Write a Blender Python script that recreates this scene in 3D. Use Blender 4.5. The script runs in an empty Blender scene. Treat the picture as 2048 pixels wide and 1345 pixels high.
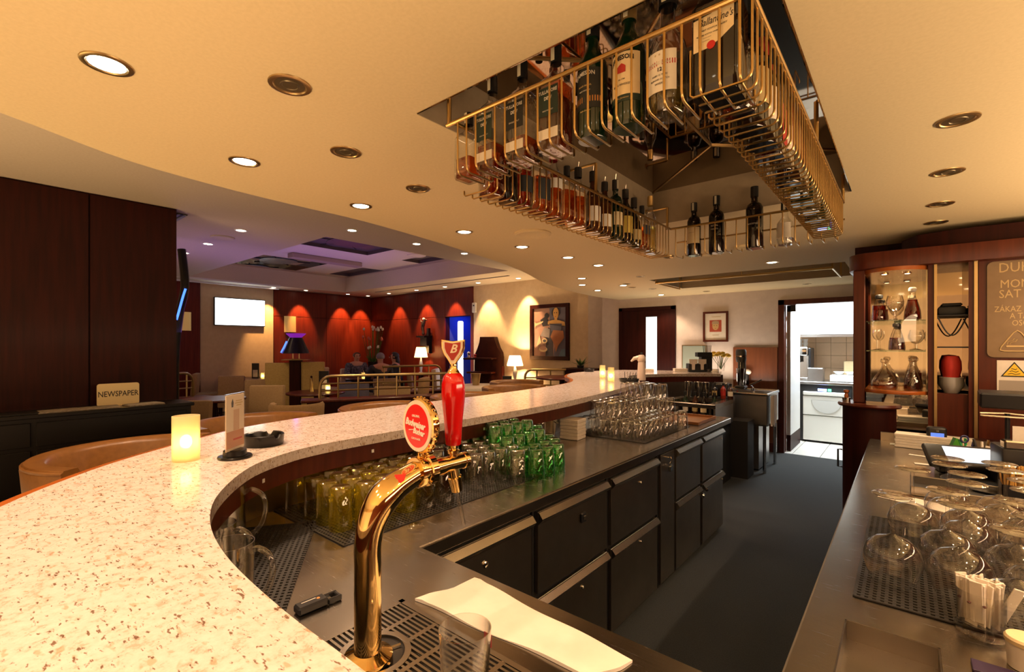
import bpy, bmesh, math, random
from mathutils import Vector, Matrix
random.seed(7)
PI = math.pi
SC = bpy.context.scene
COL = SC.collection
R = math.radians

# ---------------------------------------------------------------- camera
FPX, CXP, HYP, HCAM = 940.0, 1024.0, 690.0, 1.45
YAW = math.atan((1811 - CXP) / FPX)
cam_d = bpy.data.cameras.new('camera')
cam_d.sensor_width = 36
cam_d.lens = 36 * FPX / 2048
cam_d.shift_y = (HYP - 672.5) / 2048
cam_d.clip_start = 0.05
cam = bpy.data.objects.new('camera', cam_d)
COL.objects.link(cam)
cam.location = (0, 0, HCAM)
cam.rotation_euler = (PI / 2, 0, YAW)
SC.camera = cam

# ---------------------------------------------------------------- world, exposure
w = bpy.data.worlds.new('world')
SC.world = w
w.use_nodes = True
w.node_tree.nodes['Background'].inputs[0].default_value = (1.0, 0.72, 0.45, 1)
w.node_tree.nodes['Background'].inputs[1].default_value = 0.02
SC.view_settings.view_transform = 'Standard'
SC.view_settings.look = 'None'
SC.view_settings.gamma = 1
SC.view_settings.exposure = 0.30
SC.view_settings.use_curve_mapping = False
cy = SC.cycles
cy.max_bounces = 10
cy.diffuse_bounces = 4
cy.glossy_bounces = 5
cy.transmission_bounces = 8
cy.transparent_max_bounces = 40
cy.caustics_reflective = False
cy.caustics_refractive = False
cy.sample_clamp_indirect = 4.0
cy.blur_glossy = 0.2

def lamp(name, kind, loc, color, energy, parent=None, rot=(0, 0, 0), **kw):
    d = bpy.data.lights.new(name, kind)
    d.color = color
    d.energy = energy
    for k, v in kw.items():
        setattr(d, k, v)
    o = bpy.data.objects.new(name, d)
    o.location = loc
    o.rotation_euler = rot
    o.parent = parent
    COL.objects.link(o)
    return o
WARM = (1.0, 0.66, 0.42)
WARM2 = (1.0, 0.66, 0.34)
SPOT_W = 29.0
# kitchen ceiling fluorescent light, cool white
lamp('kitchen_light', 'AREA', (-0.95, 7.95, 2.38), (0.86, 0.95, 1.0), 125, size=1.0, shape='SQUARE')
# added fill lamps out of view behind the camera, lifting the bar ceiling
lamp('rear_fill_light', 'AREA', (-1.0, -3.2, 1.4), (1.0, 0.68, 0.38), 14, rot=(PI / 2, 0, 0), shape='RECTANGLE', size=5.0, size_y=2.0)
lamp('rear_fill_light', 'AREA', (0.2, -1.9, 0.25), (1.0, 0.66, 0.36), 118, rot=(PI, 0, 0), shape='SQUARE', size=2.2)
# added out-of-view uplight on the right, filling in the bar ceiling
lamp('right_ceiling_fill', 'AREA', (1.25, 2.0, 1.60), (1.0, 0.68, 0.40), 48, rot=(0, PI - R(38), 0), shape='RECTANGLE', size=0.4, size_y=3.4)
lamp('lounge_fill', 'AREA', (-7.5, -1.5, 0.3), (1.0, 0.62, 0.32), 55, rot=(PI, 0, 0), shape='SQUARE', size=2.5)  # added fill lamp brightening the lounge ceiling from below
lamp('lounge_fill', 'AREA', (-3.7, -0.9, 0.2), (1.0, 0.64, 0.30), 50, rot=(PI, 0, 0), shape='SQUARE', size=1.2)  # second added uplight, fill for the ceiling left of the bar
# added hidden uplight behind the far bend, brightening wall and ceiling
lamp('far_bend_fill', 'AREA', (-2.3, 6.85, 0.95), (1.0, 0.80, 0.62), 11, rot=(PI, 0, 0), shape='RECTANGLE', size=1.8, size_y=0.3)
# violet effect lighting of the lounge coffer and the blue niche
lamp('violet_light', 'AREA', (-7.9, 4.4, 2.3), (0.55, 0.32, 1.0), 8, rot=(PI, 0, 0), size=2.4, shape='SQUARE')
lamp('violet_light', 'AREA', (-7.2, 2.1, 1.6), (0.45, 0.26, 1.0), 5, rot=(PI, 0, 0), size=1.5, shape='SQUARE')

# ---------------------------------------------------------------- materials
def P(px, py, z):
    "world point seen at photo pixel px,py on the level z"
    D = (z - HCAM) * FPX / (HYP - py)
    l = (px - CXP) / FPX * D
    s, c = math.sin(YAW), math.cos(YAW)
    return Vector((-s * D + c * l, c * D + s * l, z))
def PX(px, py, x=None, y=None):
    "world point seen at photo pixel px,py on a wall plane x = const or y = const"
    l = (px - CXP) / FPX
    s, c = math.sin(YAW), math.cos(YAW)
    vx, vy = -s + c * l, c + s * l
    D = x / vx if x is not None else y / vy
    return Vector((vx * D, vy * D, HCAM + (HYP - py) / FPX * D))

MATS = {}
def nt(name):
    m = bpy.data.materials.new(name)
    m.use_nodes = True
    n = m.node_tree
    return m, n, n.nodes['Principled BSDF']
def sock(b, name, v):
    if name in b.inputs:
        b.inputs[name].default_value = v
def mat(name, col, rough=0.5, metal=0.0, coat=0.0, emit=None, es=1.0, spec=None, alpha=None):
    m, n, b = nt(name)
    sock(b, 'Base Color', (*col, 1)); sock(b, 'Roughness', rough); sock(b, 'Metallic', metal)
    if coat: sock(b, 'Coat Weight', coat); sock(b, 'Coat Roughness', 0.06)
    if spec is not None: sock(b, 'Specular IOR Level', spec)
    if emit: sock(b, 'Emission Color', (*emit, 1)); sock(b, 'Emission Strength', es)
    MATS[name] = m
    return m
def coords(n, scale=(1, 1, 1), kind='Object'):
    tc = n.nodes.new('ShaderNodeTexCoord')
    mp = n.nodes.new('ShaderNodeMapping')
    mp.inputs['Scale'].default_value = scale
    n.links.new(tc.outputs[kind], mp.inputs[0])
    return mp.outputs[0]
def noise(n, vec, scale, detail=4, rough=0.55):
    t = n.nodes.new('ShaderNodeTexNoise')
    t.inputs['Scale'].default_value = scale
    t.inputs['Detail'].default_value = detail
    t.inputs['Roughness'].default_value = rough
    n.links.new(vec, t.inputs['Vector'])
    return t.outputs['Fac']
def ramp(n, fac, stops):
    r = n.nodes.new('ShaderNodeValToRGB')
    e = r.color_ramp.elements
    while len(e) < len(stops): e.new(0.5)
    for el, (p, c) in zip(e, stops):
        el.position = p; el.color = (*c, 1)
    n.links.new(fac, r.inputs[0])
    return r.outputs[0]
def bump(n, b, h, strength=0.1, dist=0.01):
    bp = n.nodes.new('ShaderNodeBump')
    bp.inputs['Strength'].default_value = strength
    bp.inputs['Distance'].default_value = dist
    n.links.new(h, bp.inputs['Height'])
    n.links.new(bp.outputs[0], b.inputs['Normal'])
def wood(name, c1, c2, scale=(14, 14, 0.9), rough=0.3, coat=0.3, spec=0.4):
    m, n, b = nt(name)
    v = coords(n, scale)
    f = noise(n, v, 2.2, 6, 0.6)
    n.links.new(ramp(n, f, [(0.3, c1), (0.7, c2)]), b.inputs['Base Color'])
    sock(b, 'Roughness', rough); sock(b, 'Coat Weight', coat); sock(b, 'Coat Roughness', 0.15); sock(b, 'Specular IOR Level', spec)
    bump(n, b, f, 0.04, 0.002)
    MATS[name] = m
    return m
def noisy(name, c1, c2, nscale, rough=0.6, metal=0.0, scale=(1, 1, 1), bs=0.0, bd=0.003, lo=0.35, hi=0.65, coat=0.0, detail=4):
    m, n, b = nt(name)
    f = noise(n, coords(n, scale), nscale, detail)
    n.links.new(ramp(n, f, [(lo, c1), (hi, c2)]), b.inputs['Base Color'])
    sock(b, 'Roughness', rough); sock(b, 'Metallic', metal)
    if coat: sock(b, 'Coat Weight', coat); sock(b, 'Coat Roughness', 0.08)
    if bs: bump(n, b, f, bs, bd)
    MATS[name] = m
    return m
def thin_glass(name, tint, edge=None, k=0.06, kmax=0.75, rough=0.02, power=2.6, wavy=0.0, milk=0.0):
    "thin walled clear or tinted glass: see-through face on, mirror-like at the rim"
    m, n, b = nt(name)
    n.nodes.remove(b)
    out = n.nodes['Material Output']
    tr = n.nodes.new('ShaderNodeBsdfTransparent')
    gl = n.nodes.new('ShaderNodeBsdfGlossy')
    gl.inputs['Roughness'].default_value = rough
    gl.inputs['Color'].default_value = (1, 1, 1, 1)
    lw = n.nodes.new('ShaderNodeLayerWeight'); lw.inputs['Blend'].default_value = 0.5
    if wavy:
        f = noise(n, coords(n, (1, 1, 0.6)), 75, 1, 0.4)
        bp = n.nodes.new('ShaderNodeBump'); bp.inputs['Strength'].default_value = wavy; bp.inputs['Distance'].default_value = 0.004
        n.links.new(f, bp.inputs['Height']); n.links.new(bp.outputs[0], gl.inputs['Normal']); n.links.new(bp.outputs[0], lw.inputs['Normal'])
    pw = n.nodes.new('ShaderNodeMath'); pw.operation = 'POWER'; pw.inputs[1].default_value = power
    n.links.new(lw.outputs['Facing'], pw.inputs[0])
    mr = n.nodes.new('ShaderNodeMapRange'); mr.inputs['To Min'].default_value = k; mr.inputs['To Max'].default_value = kmax
    n.links.new(pw.outputs[0], mr.inputs['Value'])
    edge = edge or tuple(max(0.0, t * 0.35) for t in tint)
    mc = n.nodes.new('ShaderNodeMix'); mc.data_type = 'RGBA'
    mc.inputs['A'].default_value = (*tint, 1); mc.inputs['B'].default_value = (*edge, 1)
    n.links.new(pw.outputs[0], mc.inputs['Factor'])
    n.links.new(mc.outputs['Result'], tr.inputs['Color'])
    mx = n.nodes.new('ShaderNodeMixShader')
    n.links.new(mr.outputs[0], mx.inputs[0]); n.links.new(tr.outputs[0], mx.inputs[1]); n.links.new(gl.outputs[0], mx.inputs[2])
    if milk:
        tl = n.nodes.new('ShaderNodeBsdfTranslucent'); tl.inputs[0].default_value = (*tint, 1)
        m2 = n.nodes.new('ShaderNodeMixShader'); m2.inputs[0].default_value = milk
        n.links.new(mx.outputs[0], m2.inputs[1]); n.links.new(tl.outputs[0], m2.inputs[2])
        mx = m2
    n.links.new(mx.outputs[0], out.inputs['Surface'])
    MATS[name] = m
    return m

M_ceil = noisy('ceiling_plaster', (0.72, 0.585, 0.33), (0.76, 0.62, 0.36), 90, 0.85, bs=0.03)
M_loungeceil = noisy('lounge_plaster', (0.62, 0.53, 0.42), (0.66, 0.57, 0.46), 60, 0.85)
M_wall = noisy('cream_wall', (0.64, 0.49, 0.31), (0.69, 0.54, 0.35), 12, 0.8, bs=0.02)
M_barwall = noisy('grey_wall', (0.58, 0.50, 0.44), (0.63, 0.55, 0.48), 10, 0.8, bs=0.02)
M_dark = wood('dark_mahogany', (0.016, 0.0022, 0.0012), (0.034, 0.0045, 0.0022), rough=0.5, coat=0.02, spec=0.16)
M_red = wood('red_mahogany', (0.085, 0.007, 0.0025), (0.15, 0.016, 0.005), rough=0.42, coat=0.05, spec=0.25)
M_mid = wood('bar_mahogany', (0.055, 0.008, 0.003), (0.10, 0.017, 0.006), rough=0.36, coat=0.08, spec=0.3)
M_trimwood = wood('cherry_trim', (0.34, 0.085, 0.015), (0.46, 0.13, 0.025), (3, 3, 3), 0.25)
M_panelwood = wood('teak_panel', (0.15, 0.042, 0.014), (0.21, 0.062, 0.02), rough=0.45)
M_black = mat('black_lacquer', (0.006, 0.005, 0.005), 0.28, spec=0.35)
M_blackm = mat('black_matt', (0.012, 0.011, 0.011), 0.6)
M_blackp = mat('black_plastic', (0.014, 0.014, 0.016), 0.35)
M_rubber = mat('black_rubber', (0.016, 0.014, 0.012), 0.55)
M_white = mat('white_paint', (0.80, 0.80, 0.78), 0.5)
M_paper = noisy('paper', (0.74, 0.66, 0.56), (0.80, 0.72, 0.62), 30, 0.8)
M_cloth = noisy('white_cloth', (0.80, 0.72, 0.62), (0.86, 0.78, 0.68), 14, 0.9, bs=0.15, bd=0.006)
M_brass = mat('brass', (0.78, 0.52, 0.20), 0.18, 1.0)
M_gold = mat('polished_gold', (0.88, 0.62, 0.26), 0.07, 1.0)
M_oldbrass = mat('dull_brass', (0.50, 0.36, 0.17), 0.34, 1.0)
M_chrome = mat('chrome', (0.75, 0.73, 0.70), 0.12, 1.0)
M_smoke = mat('smoked_mirror', (0.30, 0.225, 0.155), 0.03, 1.0)
M_mirror = mat('mirror', (0.70, 0.66, 0.58), 0.02, 1.0)
M_tan = noisy('tan_leather', (0.17, 0.072, 0.016), (0.21, 0.092, 0.022), 40, 0.36, bs=0.08)
M_fabric = noisy('beige_fabric', (0.34, 0.22, 0.11), (0.40, 0.27, 0.14), 60, 0.9)
M_cream = noisy('cream_fabric', (0.66, 0.50, 0.32), (0.72, 0.56, 0.38), 60, 0.85)
M_carpet = noisy('charcoal_carpet', (0.012, 0.014, 0.014), (0.024, 0.026, 0.025), 170, 0.95, bs=0.25, bd=0.006)
def steel(name, c, rough, scale):
    m, n, b = nt(name)
    v = coords(n, scale)
    f = noise(n, v, 4.0, 5, 0.65)
    r = n.nodes.new('ShaderNodeMapRange'); r.inputs['To Min'].default_value = rough - 0.07; r.inputs['To Max'].default_value = rough + 0.1
    n.links.new(f, r.inputs['Value']); n.links.new(r.outputs[0], b.inputs['Roughness'])
    f2 = noise(n, coords(n, (1, 1, 1)), 5.0, 3)
    n.links.new(ramp(n, f2, [(0.3, tuple(x * 0.82 for x in c)), (0.7, c)]), b.inputs['Base Color'])
    sock(b, 'Metallic', 1.0)
    bump(n, b, f, 0.012, 0.001)
    MATS[name] = m
    return m
M_steel = steel('brushed_steel', (0.47, 0.42, 0.36), 0.23, (3, 60, 60))
M_steeld = steel('steel_front', (0.46, 0.41, 0.35), 0.29, (60, 60, 2))
M_steelk = steel('sink_steel', (0.48, 0.46, 0.44), 0.30, (30, 30, 2))
# granite
m, n, b = nt('speckled_granite')
v = coords(n)
f1 = noise(n, v, 55, 5, 0.7)
c1 = ramp(n, f1, [(0.36, (0.54, 0.42, 0.34)), (0.46, (0.68, 0.59, 0.54)), (0.62, (0.74, 0.655, 0.615))])
f2 = noise(n, coords(n, (0.75, 1.8, 1)), 105, 2, 0.5)
c2 = ramp(n, f2, [(0.30, (0.22, 0.13, 0.07)), (0.38, (1, 1, 1))])
f3 = noise(n, coords(n, (0.8, 1.8, 1)), 48, 2, 0.4)
c3 = ramp(n, f3, [(0.30, (0.74, 0.60, 0.44)), (0.37, (1, 1, 1))])
mx = n.nodes.new('ShaderNodeMix'); mx.data_type = 'RGBA'; mx.blend_type = 'MULTIPLY'; mx.inputs['Factor'].default_value = 0.9
n.links.new(c1, mx.inputs['A']); n.links.new(c2, mx.inputs['B'])
mx2 = n.nodes.new('ShaderNodeMix'); mx2.data_type = 'RGBA'; mx2.blend_type = 'MULTIPLY'; mx2.inputs['Factor'].default_value = 0.8
n.links.new(mx.outputs['Result'], mx2.inputs['A']); n.links.new(c3, mx2.inputs['B'])
n.links.new(mx2.outputs['Result'], b.inputs['Base Color'])
sock(b, 'Roughness', 0.13)
M_granite = m
M_clear = thin_glass('clear_glass', (0.985, 0.985, 0.975), (0.42, 0.41, 0.37), k=0.07, kmax=0.9, power=2.4)
M_tumbler = thin_glass('tumbler_glass', (0.985, 0.98, 0.965), (0.56, 0.53, 0.47), k=0.06, kmax=0.85, power=2.4, wavy=0.35)
M_gbase = thin_glass('glass_base', (0.93, 0.92, 0.89), (0.55, 0.52, 0.46), k=0.22, kmax=0.85, rough=0.10, power=1.6, wavy=0.9)
M_green = thin_glass('green_glass', (0.42, 0.86, 0.46), (0.03, 0.34, 0.08), k=0.07, power=2.4, wavy=0.25, milk=0.06)
M_yellow = thin_glass('yellow_glass', (0.92, 0.83, 0.20), (0.66, 0.54, 0.02), k=0.07, power=2.4, wavy=0.3, milk=0.11)
M_smokeglass = thin_glass('smoky_glass', (0.72, 0.66, 0.56), (0.16, 0.13, 0.10), k=0.07, power=2.0)
M_pitcher = thin_glass('pitcher_glass', (0.96, 0.96, 0.94), (0.50, 0.48, 0.42), k=0.10, kmax=0.9, power=1.8)
M_pane = thin_glass('pane_glass', (0.98, 0.985, 0.98), (0.7, 0.75, 0.72), k=0.025, kmax=0.4, power=3.5)
M_amber = thin_glass('amber_spirit', (0.70, 0.28, 0.055), (0.26, 0.06, 0.008), k=0.04, kmax=0.4)
M_cognac = thin_glass('cognac', (0.52, 0.12, 0.03), (0.14, 0.018, 0.006), k=0.04, kmax=0.4)
M_pale = thin_glass('pale_spirit', (0.86, 0.78, 0.40), (0.40, 0.30, 0.06), k=0.04, kmax=0.4)
M_clearliq = thin_glass('clear_spirit', (0.92, 0.93, 0.92), (0.5, 0.5, 0.5), k=0.04, kmax=0.4)
M_greenbottle = mat('green_bottle_glass', (0.004, 0.016, 0.006), 0.06, coat=0.4)
M_darkbottle = mat('dark_bottle_glass', (0.008, 0.005, 0.003), 0.06, coat=0.4)
M_brownbottle = mat('brown_bottle_glass', (0.05, 0.014, 0.004), 0.06, coat=0.4)
M_lampwhite = mat('lamp_glow', (1, 0.9, 0.7), 0.5, emit=(1.0, 0.86, 0.62), es=14)

# ---------------------------------------------------------------- mesh builder
class MB:
    def __init__(s):
        s.b = bmesh.new()
    def box(s, x0, x1, y0, y1, z0, z1, bev=0.0, rot=None, seg=1):
        c = Vector(((x0 + x1) / 2, (y0 + y1) / 2, (z0 + z1) / 2))
        M = Matrix.Translation(c) @ (rot or Matrix.Identity(4)) @ Matrix.Diagonal((abs(x1 - x0), abs(y1 - y0), abs(z1 - z0), 1))
        r = bmesh.ops.create_cube(s.b, size=1, matrix=M)
        if bev:
            es = {e for v in r['verts'] for e in v.link_edges}
            bmesh.ops.bevel(s.b, geom=list(es), offset=bev, segments=seg, affect='EDGES', profile=0.5)
        return s
    def lathe(s, prof, seg=24, c=(0, 0, 0), M=None, a0=0.0, a1=2 * PI):
        full = abs(a1 - a0 - 2 * PI) < 1e-6
        k = seg if full else seg + 1
        rings = []
        for r, z in prof:
            if r < 1e-5 and full:
                rings.append([s.b.verts.new((c[0], c[1], c[2] + z))])
            else:
                rings.append([s.b.verts.new((c[0] + r * math.cos(a0 + (a1 - a0) * i / seg), c[1] + r * math.sin(a0 + (a1 - a0) * i / seg), c[2] + z)) for i in range(k)])
        for A, B in zip(rings, rings[1:]):
            for i in range(seg):
                j = (i + 1) % k
                a = [A[0]] if len(A) == 1 else [A[i], A[j]]
                bb = [B[0]] if len(B) == 1 else [B[j], B[i]]
                f = a + bb
                if len(f) > 2:
                    try: s.b.faces.new(f)
                    except ValueError: pass
        if not full and (Vector(prof[0]) - Vector(prof[-1])).length < 1e-6:
            s.b.faces.new([q[0] for q in rings[:-1]]); s.b.faces.new([q[-1] for q in rings[:-1]][::-1])
        if M is not None:
            bmesh.ops.transform(s.b, matrix=M, verts=[v for r in rings for v in r])
        return s
    def cyl(s, c, r, h, seg=20, r2=None, M=None):
        r2 = r if r2 is None else r2
        return s.lathe([(0, 0), (r, 0), (r2, h), (0, h)], seg, c, M)
    def tube(s, pts, r, seg=8, closed=False, r_end=None, cap=True):
        pts = [Vector(p) for p in pts]
        n = len(pts)
        rings = []
        up = None
        for i, p in enumerate(pts):
            if closed: t = (pts[(i + 1) % n] - pts[i - 1])
            else: t = pts[min(i + 1, n - 1)] - pts[max(i - 1, 0)]
            t.normalize()
            if up is None:
                up = Vector((0, 0, 1)) if abs(t.z) < 0.9 else Vector((1, 0, 0))
            u = (up - t * up.dot(t))
            if u.length < 1e-4: u = t.orthogonal()
            u.normalize(); up = u
            v = t.cross(u)
            rr = r if r_end is None else r + (r_end - r) * i / (n - 1)
            if isinstance(r, (list, tuple)): rr = r[i]
            rings.append([s.b.verts.new(p + (u * math.cos(2 * PI * k / seg) + v * math.sin(2 * PI * k / seg)) * rr) for k in range(seg)])
        m_ = n if closed else n - 1
        for i in range(m_):
            A, B = rings[i], rings[(i + 1) % n]
            for k in range(seg):
                s.b.faces.new((A[k], A[(k + 1) % seg], B[(k + 1) % seg], B[k]))
        if cap and not closed:
            s.b.faces.new(rings[0][::-1]); s.b.faces.new(rings[-1])
        return s
    def prism(s, poly, z0, z1, M=None, bev=0.0):
        lo = [s.b.verts.new((x, y, z0)) for x, y in poly]
        hi = [s.b.verts.new((x, y, z1)) for x, y in poly]
        n = len(poly)
        fs = [s.b.faces.new(hi), s.b.faces.new(lo[::-1])]
        for i in range(n):
            fs.append(s.b.faces.new((lo[i], lo[(i + 1) % n], hi[(i + 1) % n], hi[i])))
        if M is not None:
            bmesh.ops.transform(s.b, matrix=M, verts=lo + hi)
        if bev:
            bmesh.ops.bevel(s.b, geom=list(set(fs[0].edges) | set(fs[1].edges)), offset=bev, segments=2, affect='EDGES', profile=0.5)
        return s
    def sphere(s, c, r, u=14, v=8, sc=(1, 1, 1)):
        M = Matrix.Translation(c) @ Matrix.Diagonal((r * sc[0], r * sc[1], r * sc[2], 1))
        bmesh.ops.create_uvsphere(s.b, u_segments=u, v_segments=v, radius=1, matrix=M)
        return s
    def ngon(s, pts):
        s.b.faces.new([s.b.verts.new(p) for p in pts])
        return s
    def holed(s, outer, holes, z):
        "flat face at z with holes"
        es = []
        for loop in [outer] + holes:
            vs = [s.b.verts.new((x, y, z)) for x, y in loop]
            es += [s.b.edges.new((vs[i], vs[(i + 1) % len(vs)])) for i in range(len(vs))]
        bmesh.ops.triangle_fill(s.b, use_beauty=True, use_dissolve=False, edges=es)
        return s
    def obj(s, name, material, parent=None, smooth=35, loc=None, recalc=True):
        if recalc: bmesh.ops.recalc_face_normals(s.b, faces=s.b.faces)
        me = bpy.data.meshes.new(name)
        s.b.to_mesh(me); s.b.free()
        me.materials.append(material)
        if smooth:
            me.polygons.foreach_set('use_smooth', [True] * len(me.polygons))
            me.set_sharp_from_angle(angle=R(smooth))
        o = bpy.data.objects.new(name, me)
        o.parent = parent
        if loc is not None: o.location = loc
        COL.objects.link(o)
        return o
def kind(o, k):
    o['kind'] = k
    return o
def S(o, label=None):
    o['kind'] = 'structure'
    if label: o['label'] = label
    return o
def tag(o, label, cat, group=None):
    o['label'] = label; o['category'] = cat
    if group: o['group'] = group
    return o
def T(name, label, cat, loc=(0, 0, 0), rz=0.0, group=None):
    o = bpy.data.objects.new(name, None)
    o.empty_display_size = 0.05
    COL.objects.link(o)
    o.location = loc; o.rotation_euler = (0, 0, rz)
    return tag(o, label, cat, group)
def dup(root, loc, rz=0.0, label=None, group=None, scale=None):
    r = root.copy(); COL.objects.link(r); r.location = loc; r.rotation_euler = (0, 0, rz)
    if label: r['label'] = label
    if group: r['group'] = group
    if scale: r.scale = (scale,) * 3
    for ch in list(root.children):
        c = ch.copy(); COL.objects.link(c); c.parent = r
        for g in list(ch.children):
            d = g.copy(); COL.objects.link(d); d.parent = c
    return r
def text(body, size, material, parent, loc, rot=(PI / 2, 0, 0), shear=0.0, extrude=0.0004, wrap=None, name='lettering', align='CENTER', offset=0.0, sx=1.0, space=1.0, arc=0.0):
    cu = bpy.data.curves.new('txt', 'FONT')
    cu.body = body; cu.size = size; cu.align_x = align; cu.align_y = 'CENTER'
    cu.shear = shear; cu.extrude = extrude; cu.offset = offset; cu.resolution_u = 2; cu.space_character = space
    t = bpy.data.objects.new('txt', cu)
    COL.objects.link(t)
    dg = bpy.context.evaluated_depsgraph_get()
    me = bpy.data.meshes.new_from_object(t.evaluated_get(dg))
    bpy.data.objects.remove(t); bpy.data.curves.remove(cu)
    for v in me.vertices:
        v.co.x *= sx
        if arc: v.co.y -= arc * v.co.x ** 2
        if wrap:
            a = v.co.x / wrap; rr = wrap + v.co.z
            v.co = (rr * math.sin(a), v.co.y, rr * math.cos(a) - wrap)
    me.materials.clear(); me.materials.append(material)
    o = bpy.data.objects.new(name, me)
    o.parent = parent; o.location = loc; o.rotation_euler = rot
    COL.objects.link(o)
    return o
def arcpts(c, r, a0, a1, n, z=None):
    return [(c[0] + r * math.cos(a0 + (a1 - a0) * i / n), c[1] + r * math.sin(a0 + (a1 - a0) * i / n)) for i in range(n + 1)]
def smooth_path(pts, n=6):
    "Catmull-Rom through 2-D or 3-D points"
    pts = [Vector(p) for p in pts]
    out = []
    for i in range(len(pts) - 1):
        p0 = pts[max(i - 1, 0)]; p1 = pts[i]; p2 = pts[i + 1]; p3 = pts[min(i + 2, len(pts) - 1)]
        for k in range(n):
            t = k / n
            out.append(0.5 * ((2 * p1) + (p2 - p0) * t + (2 * p0 - 5 * p1 + 4 * p2 - p3) * t * t + (3 * p1 - p0 - 3 * p2 + p3) * t ** 3))
    out.append(pts[-1])
    return out
ORD = ['first', 'second', 'third', 'fourth', 'fifth', 'sixth', 'seventh', 'eighth', 'ninth', 'tenth', 'eleventh', 'twelfth', 'thirteenth', 'fourteenth', 'fifteenth', 'sixteenth', 'seventeenth', 'eighteenth', 'nineteenth', 'twentieth']
# ================================================================ THE SETTING
ZB, ZL, ZU = 2.2, 2.75, 3.1
XW, YW, YB = -11.35, 7.45, 7.17     # lounge end wall, lounge back wall, wall behind the bar
S(MB().box(-3.9, 1.4, -0.9, YB, -0.06, 0).obj('floor', M_carpet))
m, n, b = nt('lounge_carpet')
f = noise(n, coords(n, (1, 1, 1)), 3.2, 1, 0.3)
n.links.new(ramp(n, f, [(0.44, (0.018, 0.012, 0.010)), (0.47, (0.16, 0.11, 0.06)), (0.52, (0.16, 0.11, 0.06)), (0.55, (0.02, 0.012, 0.010))]), b.inputs['Base Color'])
sock(b, 'Roughness', 0.95)
fl = MB()
fl.box(XW, -3.9, -3.4, YW, -0.06, 0)
fl.box(-3.9, 3.0, -3.4, -0.9, -0.06, 0)
S(fl.obj('floor_lounge', m))
# kitchen floor of pale tiles
kf = S(MB().box(-2.4, 1.2, YB, 9.0, -0.08, -0.012).obj('floor_kitchen', mat('grout', (0.35, 0.33, 0.30), 0.8)))
tile_m = noisy('kitchen_tile', (0.60, 0.57, 0.52), (0.66, 0.63, 0.58), 6, 0.35)
tmesh = None
for i in range(11):
    for j in range(6):
        if tmesh is None:
            t = MB().box(-0.152, 0.152, -0.152, 0.152, -0.012, 0.0, bev=0.002).obj('tile', tile_m, kf); tmesh = t.data
        else:
            t = bpy.data.objects.new('tile', tmesh); COL.objects.link(t); t.parent = kf
        t.location = (-2.24 + i * 0.31, YB + 0.16 + j * 0.31, 0)

# walls
S(MB().box(XW - 0.15, XW, -3.4, YW + 0.15, 0, 3.3).obj('wall_left', M_wall))
# red mahogany cladding on the lounge end wall: boards with thin joints
wl = S(MB().box(XW, XW + 0.015, 4.85, YW, 0, ZL).obj('wall_left_cladding', M_dark))
for i, (a, c_) in enumerate([(4.85, 6.15), (6.15, YW)]):
    MB().box(XW + 0.015, XW + 0.035, a + 0.004, c_ - 0.004, 0.02, 2.12, bev=0.002).obj('panel', M_red, wl)
    MB().box(XW + 0.015, XW + 0.035, a + 0.004, c_ - 0.004, 2.128, ZL - 0.01, bev=0.002).obj('panel', M_red, wl)
wl2 = S(MB().box(XW, XW + 0.015, 1.0, 3.36, 0, ZL).obj('wall_left_cladding', M_dark))
MB().box(XW + 0.015, XW + 0.03, 1.01, 3.35, 0.02, ZL - 0.01, bev=0.002).obj('panel', M_red, wl2)
# back wall of the lounge with the blue niche opening
bw = MB()
bw.box(-7.35, -4.40, YW, YW + 0.15, 0, 3.3)
bw.box(XW, -7.35, YW + 0.06, YW + 0.15, ZL, 3.3)
S(bw.obj('wall_back', M_wall))
nx0, nx1, nz0, nz1 = -8.29, -7.43, 0.0, 2.10
bc = S(MB().box(XW, nx0, YW + 0.03, YW + 0.15, 0, ZL).box(nx1, -7.35, YW + 0.03, YW + 0.15, 0, ZL).box(nx0, nx1, YW + 0.03, YW + 0.15, nz1, ZL).obj('wall_back_cladding', M_dark))
xs = [XW + 0.03, -10.3, -9.3, nx0]
for a, c_ in zip(xs, xs[1:]):
    MB().box(a + 0.004, c_ - 0.004, YW, YW + 0.03, 0.02, 2.10, bev=0.002).obj('panel', M_red, bc)
    MB().box(a + 0.004, c_ - 0.004, YW, YW + 0.03, 2.108, ZL - 0.01, bev=0.002).obj('panel', M_red, bc)
MB().box(nx0 + 0.004, nx1 - 0.004, YW, YW + 0.03, nz1 + 0.008, ZL - 0.01, bev=0.002).obj('panel', M_red, bc)
MB().box(nx1 + 0.004, -7.35, YW - 0.02, YW + 0.03, 0.02, ZL - 0.01, bev=0.002).obj('panel', M_red, bc)
# niche box behind the opening
nb = MB()
nb.box(nx0 - 0.1, nx1 + 0.1, YW + 0.9, YW + 0.95, 0, 2.3)
nb.box(nx0 - 0.1, nx0, YW + 0.15, YW + 0.9, 0, 2.3)
nb.box(nx1, nx1 + 0.1, YW + 0.15, YW + 0.9, 0, 2.3)
nb.box(nx0 - 0.1, nx1 + 0.1, YW + 0.15, YW + 0.95, 2.25, 2.3)
S(nb.obj('wall_niche', mat('niche_blue', (0.05, 0.08, 0.30), 0.5)))
lamp('blue_niche_light', 'AREA', (-7.86, YW + 0.5, 2.2), (0.03, 0.10, 1.0), 7, size=0.4, shape='SQUARE')
# pier between lounge and bar walls
S(MB().box(-4.40, -4.22, YW - 0.05, YW + 0.15, 0, 2.6).box(-4.22, -3.93, YW - 0.05, YW + 0.15, 0, 2.6).box(-3.99, -3.85, YB, YW + 0.15, 0, 2.6).obj('wall_pier', M_barwall))
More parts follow.
